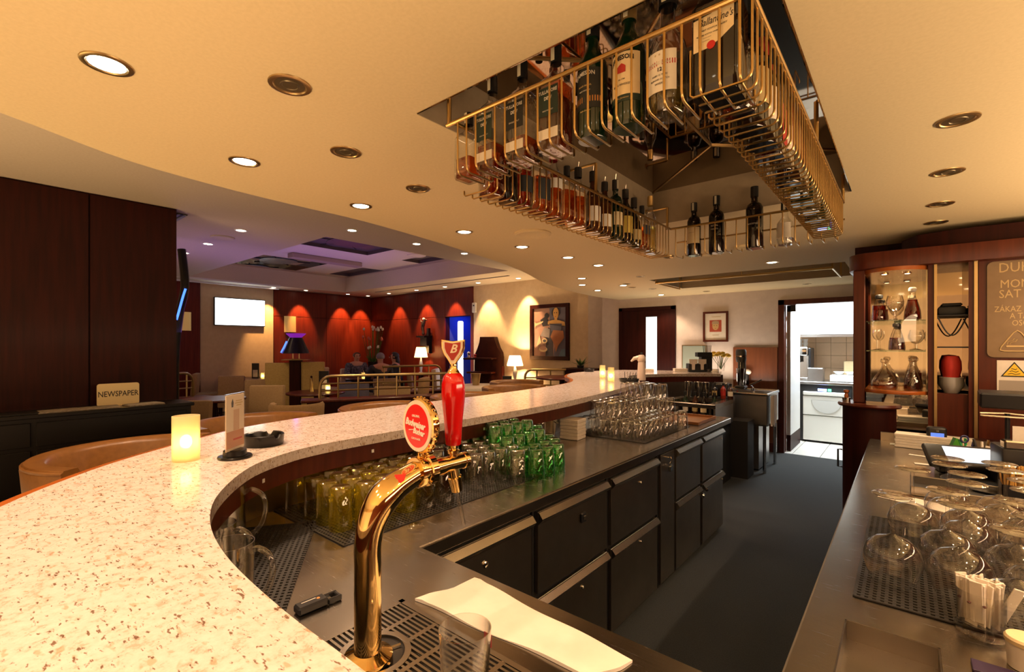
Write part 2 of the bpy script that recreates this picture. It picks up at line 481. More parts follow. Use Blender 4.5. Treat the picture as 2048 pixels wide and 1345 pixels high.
# wall behind the bar with the kitchen doorway
kx0, kx1 = -1.245, -0.45
S(MB().box(-3.85, kx0 - 0.06, YB, YB + 0.12, 0, 2.6).box(kx0 - 0.06, kx1 + 0.06, YB, YB + 0.12, 2.05, 2.6).box(kx1 + 0.06, 3.0, YB, YB + 0.12, 0, 2.6).obj('wall_bar', M_barwall))
d1 = S(MB().box(kx0 - 0.07, kx0, YB - 0.02, YB + 0.14, 0, 2.05).box(kx1, kx1 + 0.07, YB - 0.02, YB + 0.14, 0, 2.05).box(kx0 - 0.07, kx1 + 0.07, YB - 0.02, YB + 0.14, 1.985, 2.05).obj('door_1', M_mid), 'dark mahogany frame of the open kitchen doorway')
dl = MB().box(0, 0.045, 0, 0.75, 0.22, 1.98, bev=0.002).obj('door_leaf', M_white, d1, loc=(kx0 + 0.004, YB + 0.145, 0))
MB().box(0, 0.048, 0, 0.75, 0.005, 0.22).obj('kick_plate', M_dark, d1, loc=(kx0 + 0.002, YB + 0.145, 0))
MB().box(0, 0.10, 0, 0.05, 1.90, 1.985).obj('door_closer', M_black, d1, loc=(kx0 + 0.01, YB + 0.145, 0))
# double door with a lit glass slit
d2 = S(MB().box(-3.66, -3.60, YB - 0.03, YB, 0, 2.055).box(-2.78, -2.71, YB - 0.03, YB, 0, 2.055).box(-3.66, -2.71, YB - 0.03, YB, 2.0, 2.055).obj('door_2', M_dark), 'dark double door with a tall frosted glass slit')
MB().box(-3.60, -3.21, YB - 0.02, YB - 0.002, 0.01, 2.0, bev=0.002).obj('door_leaf', M_dark, d2)
MB().box(-3.205, -3.19, YB - 0.02, YB - 0.002, 0.01, 2.0).box(-3.005, -2.78, YB - 0.02, YB - 0.002, 0.01, 2.0).box(-3.19, -3.005, YB - 0.02, YB - 0.002, 1.895, 2.0).box(-3.19, -3.005, YB - 0.02, YB - 0.002, 0.01, 0.8).obj('door_leaf', M_dark, d2)
MB().box(-3.19, -3.005, YB - 0.016, YB - 0.006, 0.8, 1.895).obj('frosted_pane', mat('backlit_frost', (0.85, 0.9, 0.88), 0.4, emit=(0.80, 0.93, 0.92), es=0.75), d2)
# wood wainscot beside the doorway
ws = S(MB().box(-1.88, kx0 - 0.075, YB - 0.03, YB, 0.02, 1.415, bev=0.003).obj('trim_1', M_panelwood), 'teak wainscot panel beside the kitchen doorway')
S(MB().box(-3.85, kx0 - 0.08, YB - 0.042, YB - 0.031, 0, 0.12).obj('baseboard_back', M_mid))

# kitchen shell
kit_m = None
kw = S(MB().box(-2.4, -2.3, YB + 0.12, 9.0, 0, 2.5).box(1.1, 1.2, YB + 0.12, 9.0, 0, 2.5).box(-2.4, 1.2, 8.9, 9.0, 0, 2.5).obj('wall_kitchen', mat('tile_grout', (0.32, 0.22, 0.13), 0.8)))
kt = noisy('kitchen_wall_tile', (0.62, 0.43, 0.27), (0.68, 0.48, 0.30), 3, 0.4)
tm = None
for i in range(12):
    for j in range(5):
        if tm is None:
            t = MB().box(-0.098, 0.098, -0.008, 0, -0.098, 0.098, bev=0.002).obj('tile', kt, kw); tm = t.data
        else:
            t = bpy.data.objects.new('tile', tm); COL.objects.link(t); t.parent = kw
        t.location = (-2.2 + i * 0.2, 8.9, 0.98 + j * 0.2)
S(MB().box(-2.4, 1.2, YB + 0.12, 9.0, 2.5, 2.55).obj('ceiling_kitchen', M_white))

# lower bar ceiling: curved edge, two openings
edge = [(-1.2, -1.3), (-1.75, -0.75), (-2.08, -0.3), (-2.24, 0.10), (-2.42, 0.45), (-2.49, 0.80), (-2.515, 1.2), (-2.52, 1.6), (-2.61, 2.2), (-2.73, 2.75), (-2.83, 3.2), (-3.02, 3.8), (-3.27, 4.4), (-3.52, 5.2), (-3.66, 6.0), (-3.70, 6.6), (-3.66, YB)]
edge = [tuple(p) for p in smooth_path([Vector((x, y, 0)) for x, y in edge], 5)]
edge = [(p[0], p[1]) for p in edge]
OX0, OX1, OY0, OY1 = -1.212, -0.205, 0.972, 2.82     # bottle rack opening
QX0, QX1, QY0, QY1 = -2.28, -0.42, 5.19, 6.25        # far opening
hole = lambda a, b_, c_, d: [(a, c_), (b_, c_), (b_, d), (a, d)]
outer = edge + [(1.4, YB), (1.4, -1.3)]
cb = MB().holed(outer, [hole(OX0, OX1, OY0, OY1), hole(QX0, QX1, QY0, QY1)], ZB)
S(cb.obj('ceiling', M_ceil, recalc=False, smooth=0))
fa = MB()
lo = [fa.b.verts.new((x, y, ZB)) for x, y in edge]; hi = [fa.b.verts.new((x, y, ZL)) for x, y in edge]
for i in range(len(edge) - 1): fa.b.faces.new((lo[i], lo[i + 1], hi[i + 1], hi[i]))
S(fa.obj('ceiling_fascia', M_ceil))
# lounge ceiling with its coffer
CX0, CX1, CY0, CY1 = -10.65, -5.35, 2.90, 6.28
S(MB().holed([(XW, -3.4), (3.0, -3.4), (3.0, YW + 0.1), (XW, YW + 0.1)], [hole(CX0, CX1, CY0, CY1)], ZL).obj('ceiling_lounge', M_loungeceil, recalc=False, smooth=0))
cof = MB()
v1 = [cof.b.verts.new((x, y, ZL)) for x, y in hole(CX0, CX1, CY0, CY1)]
v2 = [cof.b.verts.new((x, y, ZU + 0.2)) for x, y in hole(CX0, CX1, CY0, CY1)]
for i in range(4): cof.b.faces.new((v1[i], v1[(i + 1) % 4], v2[(i + 1) % 4], v2[i]))
S(cof.obj('ceiling_coffer_side', M_loungeceil))
ph = [(-7.60, -6.56, 3.60, 4.93), (-10.4, -9.02, 3.60, 4.93), (-10.3, -8.9, 5.65, 6.18), (-7.55, -6.7, 5.65, 6.10)]
cu_ = S(MB().holed(hole(CX0, CX1, CY0, CY1), [hole(*p) for p in ph], ZU).obj('ceiling_coffer', M_loungeceil, recalc=False, smooth=0))
dpan = mat('dark_ceiling_panel', (0.085, 0.06, 0.065), 0.35)
gpan = mat('mirror_ceiling_panel', (0.35, 0.38, 0.42), 0.06, 1.0)
for i, p in enumerate(ph):
    q = MB().box(p[0], p[1], p[2], p[3], ZU + 0.06, ZU + 0.08)
    q.box(p[0] - 0.02, p[0], p[2], p[3], ZU, ZU + 0.08).box(p[1], p[1] + 0.02, p[2], p[3], ZU, ZU + 0.08)
    q.box(p[0], p[1], p[2] - 0.02, p[2], ZU, ZU + 0.08).box(p[0], p[1], p[3], p[3] + 0.02, ZU, ZU + 0.08)
    pa = q.obj('ceiling_panel', [dpan, gpan, dpan, dpan][i], cu_)
    if i < 2:   # leaf shaped inlay with ribs
        cxm, cym = (p[0] + p[1]) / 2, (p[2] + p[3]) / 2
        leaf = [(cxm + 0.40 * math.cos(a) * (1 - 0.3 * math.cos(a)), cym + 0.34 * math.sin(a)) for a in [2 * PI * k / 24 for k in range(24)]]
        MB().prism(leaf, ZU + 0.048, ZU + 0.058).obj('leaf_inlay', mat('leaf_inlay_%d' % i, [(0.05, 0.03, 0.035), (0.10, 0.13, 0.12)][i], 0.4), pa)
        rb = MB()
        for a in (0.3, 1.3, 2.4, 3.6, 4.6, 5.6):
            rb.tube([(cxm + 0.33 * math.cos(a), cym + 0.28 * math.sin(a), ZU + 0.052), (cxm + 0.62 * math.cos(a), cym + 0.58 * math.sin(a), ZU + 0.052)], 0.008, 5)
        rb.obj('rib', M_blackm, pa)
# projector screen slot under the coffer, air slots, speakers
tag(MB().box(-8.55, -8.35, 3.9, 5.3, ZU - 0.09, ZU - 0.002, bev=0.01).obj('screen_casing', mat('screen_case', (0.30, 0.22, 0.17), 0.6)), 'long tan projector screen casing under the raised lounge ceiling', 'screen casing')
avm = mat('vent_blue', (0.30, 0.32, 0.36), 0.4)
av = T('air_slot', 'dark linear air slot in the lounge ceiling by the divider', 'air vent', (-6.05, 1.42, ZL))
MB().box(-0.55, 0.55, -0.10, 0.10, -0.008, -0.002).obj('backing', M_blackm, av)
for k in range(4): MB().box(-0.55, 0.55, -0.085 + k * 0.05, -0.06 + k * 0.05, -0.016, -0.008).obj('slat', avm, av)
av2 = T('air_slot', 'long thin black air slot in the soffit along the back wall', 'air vent', (-7.6, 6.72, ZL))
MB().box(-2.4, 1.9, -0.025, 0.025, -0.006, -0.001).obj('backing', M_blackm, av2)
MB().box(-2.4, 1.9, -0.004, 0.004, -0.012, -0.006).obj('slat', M_loungeceil, av2)
S(MB().box(CX0 - 0.02, CX0 + 0.015, CY0 - 0.4, 4.7, ZL - 0.012, ZL + 0.02).obj('trim_2', M_white))
S(MB().box(CX0 - 0.45, CX0 - 0.40, 2.0, 4.85, ZL - 0.03, ZL - 0.001).obj('trim_3', mat('cove_edge', (0.75, 0.75, 0.8), 0.4)))

# remaining shell behind and to the side of the camera
S(MB().box(XW, 3.0, -3.55, -3.4, 0, ZL).obj('wall_front', M_wall))
S(MB().box(1.40, 1.55, -3.4, YB, 0, ZL).obj('wall_right', M_mid))
# tall dark divider of three panels behind the newspaper console
dv = S(MB().box(-5.62, -5.36, -3.4, 1.39, 0, ZL).obj('wall_divider', M_dark))
ys = [-3.4, -1.9, -0.95, 0.235, 0.76, 1.39]
for a, c_ in zip(ys, ys[1:]):
    MB().box(-5.36, -5.335, a + 0.005, c_ - 0.005, 0.03, ZL - 0.015, bev=0.003).obj('panel', M_dark, dv)

# ---------------------------------------------------------------- lights in the ceilings
reflm = mat('lamp_reflector', (0.65, 0.55, 0.38), 0.2, 1.0)
lensm = mat('lens_off', (0.16, 0.125, 0.07), 0.35, 0.7)
ring_b = ring_c = disc_on = disc_off = None
def downlight(loc, label, group, lit=True, r=0.042, white=False, energy=SPOT_W, color=WARM, size=112, aim=(0, 0, 0)):
    global ring_b, ring_c, disc_on, disc_off
    t = T('downlight', label, 'downlight', loc, 0, group)
    if ring_b is None:
        pr = [(1.38, -0.01), (1.36, -0.16), (1.22, -0.26), (1.08, -0.22), (1.02, -0.08), (0.90, -0.06)]
        ring_b = MB().lathe([(a, z * 0.5) for a, z in pr], 24).obj('ring', M_oldbrass, t); ring_b0 = ring_b
        disc_on = MB().lathe([(0, -0.12), (0.80, -0.10), (0.98, -0.04)], 20).obj('lamp', M_lampwhite, t)
        disc_off = MB().lathe([(0, -0.05), (0.48, -0.055), (0.52, -0.10), (0.60, -0.10), (0.64, -0.04), (0.98, -0.035)], 20).obj('lamp', lensm, t)
        ring_c = MB().lathe([(a, z * 0.5) for a, z in pr], 24).obj('ring', M_white, t)
        tm_ = {'rb': ring_b.data, 'rc': ring_c.data, 'on': disc_on.data, 'off': disc_off.data}
        for o in (ring_b, ring_c, disc_on, disc_off): bpy.data.objects.remove(o)
        ring_b, ring_c, disc_on, disc_off = tm_['rb'], tm_['rc'], tm_['on'], tm_['off']
    o = bpy.data.objects.new('ring', ring_c if white else ring_b); o.parent = t; o.scale = (r, r, r); COL.objects.link(o)
    o = bpy.data.objects.new('lamp', disc_on if lit else disc_off); o.parent = t; o.scale = (r, r, r); COL.objects.link(o)
    if lit:
        lamp('bulb', 'SPOT', (0, 0, -0.02), color, energy, t, rot=aim, spot_size=R(size), spot_blend=0.55, shadow_soft_size=0.028)
    return t
GB = 'round brass downlights in the curved bar ceiling'
row = [(-2.071, 0.771), (-2.253, 1.421), (-2.245, 2.189), (-2.25, 2.807), (-2.22, 3.40), (-2.22, 3.92)]
downlight((-1.634, 0.268, ZB), 'lit brass downlight nearest the camera, over the bright granite curve', GB)
for i, (x, y) in enumerate(row):
    downlight((x, y, ZB), 'lit brass downlight, %s along the row over the straight granite counter' % ORD[i], GB)
for i, (x, y) in enumerate([(-2.80, 4.57), (-3.10, 5.07), (-3.25, 5.72), (-2.73, 5.45), (-2.81, 6.84)]):
    downlight((x, y, ZB), 'small lit downlight over the far bend of the bar, %s counted away from the camera' % ORD[i], GB)
downlight((-0.93, 4.79, ZB), 'lit tilted downlight between the bottle rack and the far brass frame', GB)
for i, (x, y) in enumerate([(-1.361, 0.628), (-1.667, 0.986), (-1.791, 1.438)]):
    downlight((x, y, ZB), 'unlit brass downlight, %s of the three switched off left of the bottle rack' % ORD[i], GB, lit=False)
for i, (x, y) in enumerate([(0.133, 2.153), (0.14, 2.774), (0.143, 3.38), (0.143, 3.873)]):
    downlight((x, y, ZB), 'unlit brass downlight, %s along the row over the back counter' % ORD[i], GB, lit=False)
for i, (px, py) in enumerate([(1281, 553), (1253, 568), (1264, 575), (1413, 583), (1447, 594), (1614, 568), (1632, 581), (1305, 578)]):
    q = P(px, py, ZB)
    downlight((q.x, q.y, ZB), 'tiny unlit downlight in the far bar ceiling, %s from the lounge side' % ORD[i], GB, lit=False, r=0.036)
# lamps of the same row above and behind the camera
for i, (x, y) in enumerate([(-1.15, -0.12), (-0.62, -0.28), (-0.05, -0.30), (0.55, 0.35), (0.50, 1.15)]):
    downlight((x, y, ZB), 'lit brass downlight over the end of the bar beside the camera, %s' % ORD[i], GB, energy=SPOT_W * (0.72 if i < 3 else 0.6))
for i, y in enumerate([0.95, 1.75, 2.55, 3.35]):  # lamps added out of view for light and sparkle on the right
    downlight((0.98, y, ZB), 'added out-of-view downlight over the back of the right-hand counter, %s from the camera' % ORD[i], GB, energy=42, color=(1.0, 0.70, 0.44), size=130)
GL = 'small white downlights of the lounge ceiling'
for i, (x, y) in enumerate([(-5.785, 2.116), (-6.884, 2.127), (-7.812, 2.121)]):
    downlight((x, y, ZL), 'lit white downlight, %s of the row beside the dark divider' % ORD[i], GL, r=0.05, white=True, energy=22, color=WARM2)
for i, (x, y) in enumerate([(-4.818, 2.925), (-4.826, 3.85), (-4.81, 4.69), (-4.815, 5.63)]):
    downlight((x, y, ZL), 'lit white downlight just past the bar ceiling edge, %s from the camera' % ORD[i], GL, r=0.045, white=True, energy=22, color=WARM2)
for i, (x, y) in enumerate([(-10.98, 4.70), (-10.98, 5.45), (-10.98, 6.55), (-10.95, 7.12)]):
    downlight((x, y, ZL), 'lit white downlight washing the end wall, %s from the television' % ORD[i], GL, r=0.045, white=True, energy=170, color=(1.0, 0.50, 0.17), size=52, aim=(0, R(22), 0))
for i, (x, y) in enumerate([(-10.02, 7.12), (-8.925, 7.12), (-7.914, 7.11), (-6.873, 7.10), (-5.80, 7.12)]):
    downlight((x, y, ZL), 'lit white downlight washing the back wall, %s from the room corner' % ORD[i], GL, r=0.045, white=True, energy=140, color=(1.0, 0.57, 0.25), size=58, aim=(R(20), 0, 0))
# speakers and detectors
def speaker(loc, label, r=0.125, m_=None):
    t = T('ceiling_speaker', label, 'speaker', loc)
    MB().lathe([(r, 0), (r, -0.008), (r * 0.9, -0.016), (r * 0.72, -0.012)], 32).obj('rim', m_ or M_ceil, t)
    MB().lathe([(r * 0.72, -0.012), (r * 0.6, -0.007), (0, -0.006)], 32).obj('grille', m_ or M_ceil, t)
speaker((-1.924, 2.513, ZB), 'round cream ceiling speaker beside the bottle rack')
q = P(445, 475, ZL); speaker(q, 'round bluish ceiling speaker in the lounge beside the divider', 0.13, M_loungeceil)
q = P(833, 511, ZU); speaker((q.x, q.y, ZU), 'round grille in the raised violet lounge ceiling', 0.17, M_loungeceil)
q = P(1488, 493, ZB); speaker(q, 'small round speaker in the bar ceiling past the bottle rack', 0.07)
q = P(1420, 508, ZB); speaker(q, 'flat round smoke detector on the bar ceiling past the bottle rack', 0.06)
q = P(1337, 512, ZB); speaker(q, 'small dark ceiling rose past the corner of the bottle rack', 0.045, M_oldbrass)
# ================================================================ THE BAR
ZW = 0.859
def ribbon(A, B, z0, z1, name, material, parent=None, bev=0.0, smooth=40):
    "solid strip between two matching paths"
    mb = MB(); n = len(A); r = []
    for a, b_ in zip(A, B):
        r.append([mb.b.verts.new((a[0], a[1], z0)), mb.b.verts.new((a[0], a[1], z1)), mb.b.verts.new((b_[0], b_[1], z1)), mb.b.verts.new((b_[0], b_[1], z0))])
    for i in range(n - 1):
        for k in range(4):
            mb.b.faces.new((r[i][k], r[i][(k + 1) % 4], r[i + 1][(k + 1) % 4], r[i + 1][k]))
    mb.b.faces.new(r[0]); mb.b.faces.new(r[-1][::-1])
    if bev:
        es = [e for e in mb.b.edges if len(e.link_faces) == 2 and any(abs(e.verts[0].co.z - q) < 1e-6 and abs(e.verts[1].co.z - q) < 1e-6 for q in (z0, z1))
              and e.calc_face_angle(0) > 0.8]
        bmesh.ops.bevel(mb.b, geom=es, offset=bev, segments=3, affect='EDGES', profile=0.5)
    return mb.obj(name, material, parent, smooth)
def offset(path, d):
    "shift a 2-D path sideways (positive: to the left of travel)"
    out = []
    for i, p in enumerate(path):
        t = Vector(path[min(i + 1, len(path) - 1)]) - Vector(path[max(i - 1, 0)])
        t.normalize()
        out.append((p[0] - t.y * d, p[1] + t.x * d))
    return out
pairs = [((0.35, .285), (0.35, -.30)), ((-.2, .285), (-.2, -.29)), ((-.44, .285), (-.8, -.22)), ((-.64, .282), (-1.2, -.10)), ((-.87, .294), (-1.5, .07)),
         ((-1.067, .333), (-1.65, .176)), ((-1.247, .41), (-1.81, .32)), ((-1.436, .549), (-1.97, .52)), ((-1.53, .69), (-2.08, .68)), ((-1.575, .85), (-2.17, .86)),
         ((-1.585, 1.2), (-2.235, 1.2)), ((-1.585, 1.8), (-2.245, 1.8)), ((-1.61, 2.5), (-2.245, 2.5)), ((-1.77, 3.565), (-2.34, 3.5)), ((-1.93, 4.2), (-2.55, 4.0)),
         ((-2.25, 4.62), (-2.95, 4.5)), ((-2.40, 5.05), (-3.2, 5.15)), ((-2.22, 5.5), (-3.05, 5.95)), ((-1.98, 5.75), (-2.5, 6.25)), ((-1.71, 5.96), (-1.85, 6.5))]
IN = [(p.x, p.y) for p in smooth_path([Vector(a) for a, _ in pairs], 6)]
OUT = [(p.x, p.y) for p in smooth_path([Vector(a) for _, a in pairs], 6)]
bar = T('bar_counter', 'long curved bar counter with a cream speckled granite top', 'bar counter')
ribbon(IN, OUT, 1.066, 1.10, 'granite_top', M_granite, bar, 0.007)
# travelling from the near end, the customer side lies to the left
ribbon(offset(OUT, 0.001), offset(OUT, 0.032), 1.056, 1.095, 'wood_edge', M_trimwood, bar, 0.006)
ribbon(offset(IN, 0.012), offset(IN, 0.035), 1.000, 1.066, 'fascia', M_mid, bar)
ribbon(offset(IN, 0.165), offset(IN, 0.18), 0.80, 1.066, 'splashback', M_steeld, bar)
ribbon(offset(OUT, -0.16), offset(OUT, -0.19), 0.0, 1.066, 'front_panel', M_mid, bar)
for px, py in [(868, 847), (676, 884), (505, 963)]:
    q = P(px, py, 1.03)
    k = min(range(len(IN)), key=lambda i: (IN[i][0] - q.x) ** 2 + (IN[i][1] - q.y) ** 2)
    a, c_ = Vector(IN[k - 1]), Vector(IN[k + 1]); t = (c_ - a).normalized()
    MB().box(-0.005, 0.005, -0.001, 0.001, -0.006, 0.006, rot=Matrix.Rotation(math.atan2(t.y, t.x), 4, 'Z')).obj('sticker', M_white, bar, loc=(IN[k][0] - t.y * 0.0105, IN[k][1] + t.x * 0.0105, 1.035))

# L-shaped steel worktop
wt = T('bar_worktop', 'L-shaped brushed steel worktop inside the bar', 'worktop', (0, 0, 0))
L = [(-0.20, .875), (-1.095, .875), (-1.095, 4.07), (-1.80, 4.07)]
k0 = [i for i, p in enumerate(IN) if p[1] < 3.6 and p[0] < -0.2]
back = [p for i, p in enumerate(offset(IN, 0.164)) if i in k0][::-1]
L = L + [(-1.86, 3.62)] + back + [(-0.20, 0.12)]
mbw = MB().prism(L, ZW - 0.036, ZW, bev=0.004)
mbw.obj('top', M_steel, wt, smooth=30)
MB().box(-1.088, -0.22, 0.862, 0.878, ZW - 0.05, ZW - 0.004, bev=0.003).box(-1.098, -1.086, 0.86, 4.07, ZW - 0.045, ZW - 0.004, bev=0.003).obj('front_lip', M_steel, wt)
MB().box(-1.085, -0.22, 0.80, 0.85, 0.0, ZW - 0.037).obj('apron', M_steeld, wt)
# under-counter cabinets: every unit a carcass with its fronts
XF = -1.10
def unit(y0, y1, label, fronts, extra=None):
    t = T('underbar_cabinet', label, 'cabinet', (XF, y0, 0), 0, 'steel units under the bar worktop')
    h = y1 - y0
    MB().box(-0.5, -0.02, -0.008, h + 0.008, 0.02, ZW - 0.045).obj('carcass', M_blackm, t)
    MB().box(-0.48, -0.03, -0.008, h + 0.008, 0.0, 0.02).obj('plinth', M_steel, t)
    for z0, z1 in fronts:
        d = MB().box(-0.018, 0.0, 0.004, h - 0.004, z0, z1, bev=0.002).obj('drawer', M_steeld, t)
        hp = MB()
        pr = [(0, z1 - 0.052), (0.020, z1 - 0.030), (0.022, z1 - 0.024), (0.004, z1 - 0.002), (0.0, z1 - 0.002)]
        hp.prism(pr, 0.004, h - 0.004, M=Matrix(((1, 0, 0, 0), (0, 0, 1, 0), (0, 1, 0, 0), (0, 0, 0, 1))))
        hp.obj('handle', M_steel, d)
    return t
def lock(t, y, z, r=0.009, square=False):
    X = Matrix.Rotation(PI / 2, 4, 'Y')
    if square:
        MB().box(0, 0.012, -0.018, 0.018, -0.022, 0.022, bev=0.004).obj('lock', M_blackp, t, loc=(0.0, y, z))
        MB().box(0.012, 0.016, -0.008, 0.008, -0.010, 0.010, bev=0.002).obj('latch', M_steeld, t, loc=(0.0, y, z))
    else:
        MB().lathe([(0, 0), (r, 0), (r, 0.005), (r * 0.7, 0.007), (r * 0.65, 0.004), (0, 0.004)], 16, M=X).obj('lock', M_chrome, t, loc=(0.0, y, z))
u = unit(0.90, 1.437, 'steel cabinet with a round lock, in the corner under the worktop', [(0.04, 0.795)])
lock(u, 0.27, 0.70, 0.012)
u = unit(1.469, 2.03, 'two-drawer steel unit with a square black latch on its upper front', [(0.04, 0.455), (0.472, 0.795)])
lock(u, 0.33, 0.685, square=True); lock(u, 0.33, 0.375, 0.007)
u = unit(2.065, 2.625, 'two-drawer steel unit beside the narrow filler panel', [(0.04, 0.452), (0.468, 0.795)])
lock(u, 0.33, 0.705, 0.007); lock(u, 0.33, 0.385, 0.007)
u = unit(2.676, 2.894, 'narrow steel filler panel with a hook and padlock', [])
MB().box(-0.018, -0.002, 0.004, 0.214, 0.04, 0.80, bev=0.002).obj('panel', M_steeld, u)
MB().tube([(0.0, 0.10, 0.77), (0.02, 0.10, 0.775), (0.026, 0.10, 0.758), (0.02, 0.10, 0.735), (0.026, 0.11, 0.72)], 0.003, 8).obj('hook', M_chrome, u)
MB().box(0.006, 0.02, 0.095, 0.135, 0.685, 0.72, bev=0.004).tube([(0.013, 0.102, 0.72), (0.013, 0.102, 0.735), (0.013, 0.115, 0.742), (0.013, 0.128, 0.735), (0.013, 0.128, 0.72)], 0.003, 8).obj('padlock', M_chrome, u)
u = unit(2.911, 3.369, 'two-drawer steel unit with a ball catch, next to the last unit', [(0.04, 0.462), (0.478, 0.795)])
lock(u, 0.03, 0.42, 0.007)
MB().lathe([(0.006, 0), (0.006, 0.012), (0.015, 0.018), (0.017, 0.028), (0.010, 0.038), (0, 0.040)], 16, M=Matrix.Rotation(PI / 2, 4, 'Y')).obj('knob', M_chrome, u, loc=(0.0, 0.43, 0.405))
u = unit(3.411, 3.898, 'last two-drawer steel unit at the far end of the worktop', [(0.04, 0.462), (0.478, 0.795)])
lock(u, 0.44, 0.72, 0.007)
MB().lathe([(0.006, 0), (0.006, 0.012), (0.013, 0.018), (0.014, 0.026), (0, 0.034)], 16, M=Matrix.Rotation(PI / 2, 4, 'Y')).obj('knob', M_chrome, u, loc=(0.0, 0.03, 0.42))
lock(u, 0.46, 0.40, 0.007)

# drip tray: frame, slotted bars over a dark well, rinser opening
tc_ = T('drip_tray', 'slotted steel drip tray with a round rinser under the beer tap', 'drip tray', (-0.885, 0.40, ZW))
tw, td = 0.46, 0.265
MB().box(0, tw, 0, 0.012, 0.0, 0.008).box(0, tw, td - 0.012, td, 0.0, 0.008).box(0, 0.012, 0, td, 0.0, 0.008).box(tw - 0.012, tw, 0, td, 0.0, 0.008).obj('frame', M_steel, tc_)
MB().box(0.012, tw - 0.012, 0.012, td - 0.012, 0.0005, 0.0015).obj('well', M_blackm, tc_)
cxr, cyr, rr = 0.115, 0.115, 0.062
bars = MB()
nb_ = 22
def clipped(y, x0, x1):
    dd = rr * rr - (y - cyr) ** 2
    if dd <= 0: return [(x0, x1)]
    q = math.sqrt(dd)
    out = []
    if cxr - q > x0: out.append((x0, cxr - q))
    if cxr + q < x1: out.append((cxr + q, x1))
    return out
for i in range(nb_):
    y = 0.016 + (td - 0.032) * i / (nb_ - 1)
    for a, c_ in clipped(y, 0.010, tw - 0.010):
        bars.box(a, c_, y - 0.0026, y + 0.0026, 0.0025, 0.007)
kind(bars.obj('slot_bars', M_steel, tc_), 'stuff')
cross = MB()
for x in [0.07 + 0.062 * k for k in range(7)]:
    if abs(x - cxr) < rr:
        q = math.sqrt(rr * rr - (x - cxr) ** 2)
        cross.box(x - 0.005, x + 0.005, 0.010, cyr - q, 0.0025, 0.0071).box(x - 0.005, x + 0.005, cyr + q, td - 0.01, 0.0025, 0.0071)
    else:
        cross.box(x - 0.005, x + 0.005, 0.010, td - 0.010, 0.0025, 0.0071)
cross.obj('cross_bars', M_steel, tc_)
MB().lathe([(rr - 0.006, 0.002), (rr - 0.006, 0.008), (rr + 0.006, 0.008), (rr + 0.006, 0.002)], 32, (cxr, cyr, 0)).obj('rinser_ring', M_steel, tc_)
MB().lathe([(0, 0.003), (rr - 0.01, 0.003)], 24, (cxr, cyr, 0)).obj('rinser_plate', mat('dark_steel', (0.10, 0.095, 0.09), 0.3, 1.0), tc_)
fin = MB()
for a in range(5): fin.tube([(cxr, cyr, 0.006), (cxr + 0.05 * math.cos(a * 1.2566), cyr + 0.05 * math.sin(a * 1.2566), 0.006)], 0.004, 6)
fin.cyl((cxr, cyr, 0.004), 0.014, 0.012, 12).cyl((cxr, cyr, 0.016), 0.011, 0.012, 12, 0.002)
fin.obj('spray_star', M_steel, tc_)

# ---------------------------------------------------------------- beer tap
tx, ty = -0.765, 0.497
tap = T('beer_tap', 'polished gold swan-neck beer tap with a red handle', 'beer tap', (tx, ty, ZW + 0.0085))
zt = 0.30
pts = [(0, 0, 0.012), (0, 0, 0.09), (0, 0, 0.17), (0, 0.0, 0.212), (0, 0.008, 0.250), (0, 0.028, 0.283), (0, 0.056, 0.303), (0, 0.092, 0.315), (0, 0.12, 0.322)]
pts = smooth_path(pts, 4)
rad_ = [0.0245 + 0.006 * math.exp(-((i / (len(pts) - 1) - 0.66) / 0.16) ** 2) for i in range(len(pts))]
MB().tube(pts, rad_, 24).obj('column', M_gold, tap, smooth=60)
MB().lathe([(0, 0), (0.045, 0), (0.045, 0.006), (0.032, 0.012), (0.025, 0.016)], 28).obj('base_flange', M_gold, tap)
YM = Matrix.Rotation(-PI / 2, 4, 'X')
hz = 0.322
MB().lathe([(0.0, 0.0), (0.030, 0.0), (0.032, 0.004), (0.032, 0.014), (0.028, 0.018), (0.028, 0.022), (0.033, 0.025), (0.033, 0.040), (0.026, 0.045)], 28, M=Matrix.Translation((0, 0.108, hz)) @ YM).obj('collar', M_gold, tap)
MB().box(-0.012, 0.012, 0.135, 0.150, hz + 0.026, hz + 0.036, bev=0.003).obj('clamp', M_gold, tap)
MB().lathe([(0.020, 0.0), (0.020, 0.03), (0.017, 0.045), (0.017, 0.095), (0.0185, 0.097), (0.0185, 0.107), (0.015, 0.110), (0, 0.110)], 24, M=Matrix.Translation((0, 0.145, hz)) @ YM).obj('barrel', M_gold, tap)
sp = Matrix.Translation((0, 0.213, hz - 0.010)) @ Matrix.Rotation(PI + R(14), 4, 'X')
MB().lathe([(0.013, 0), (0.013, 0.020), (0.016, 0.022), (0.0125, 0.055), (0.0095, 0.057), (0.0085, 0.052)], 20, M=sp).obj('spout', M_gold, tap)
MB().lathe([(0.0055, 0.05), (0.0048, 0.140), (0.0036, 0.140), (0.0043, 0.05)], 12, M=sp).obj('spout_tube', M_clear, tap)
hx = 0.215
MB().lathe([(0.010, 0), (0.010, 0.006), (0.014, 0.008), (0.014, 0.014), (0.009, 0.017), (0.012, 0.026), (0.015, 0.028)], 20, (0, hx, hz + 0.014)).obj('handle_stem', M_gold, tap)
redm = mat('red_lacquer', (0.72, 0.006, 0.006), 0.16, coat=0.6)
MB().lathe([(0.0155, 0.0), (0.0175, 0.003), (0.019, 0.03), (0.0215, 0.062), (0.0255, 0.098), (0.0265, 0.115), (0.0255, 0.134), (0.022, 0.150), (0.016, 0.158), (0, 0.160)], 28, (0, hx, hz + 0.040)).obj('handle', redm, tap, smooth=60)
MB().lathe([(0.015, 0), (0.013, 0.004), (0.0075, 0.012), (0.0075, 0.020)], 20, (0, hx, hz + 0.198)).obj('handle_collar', M_gold, tap)
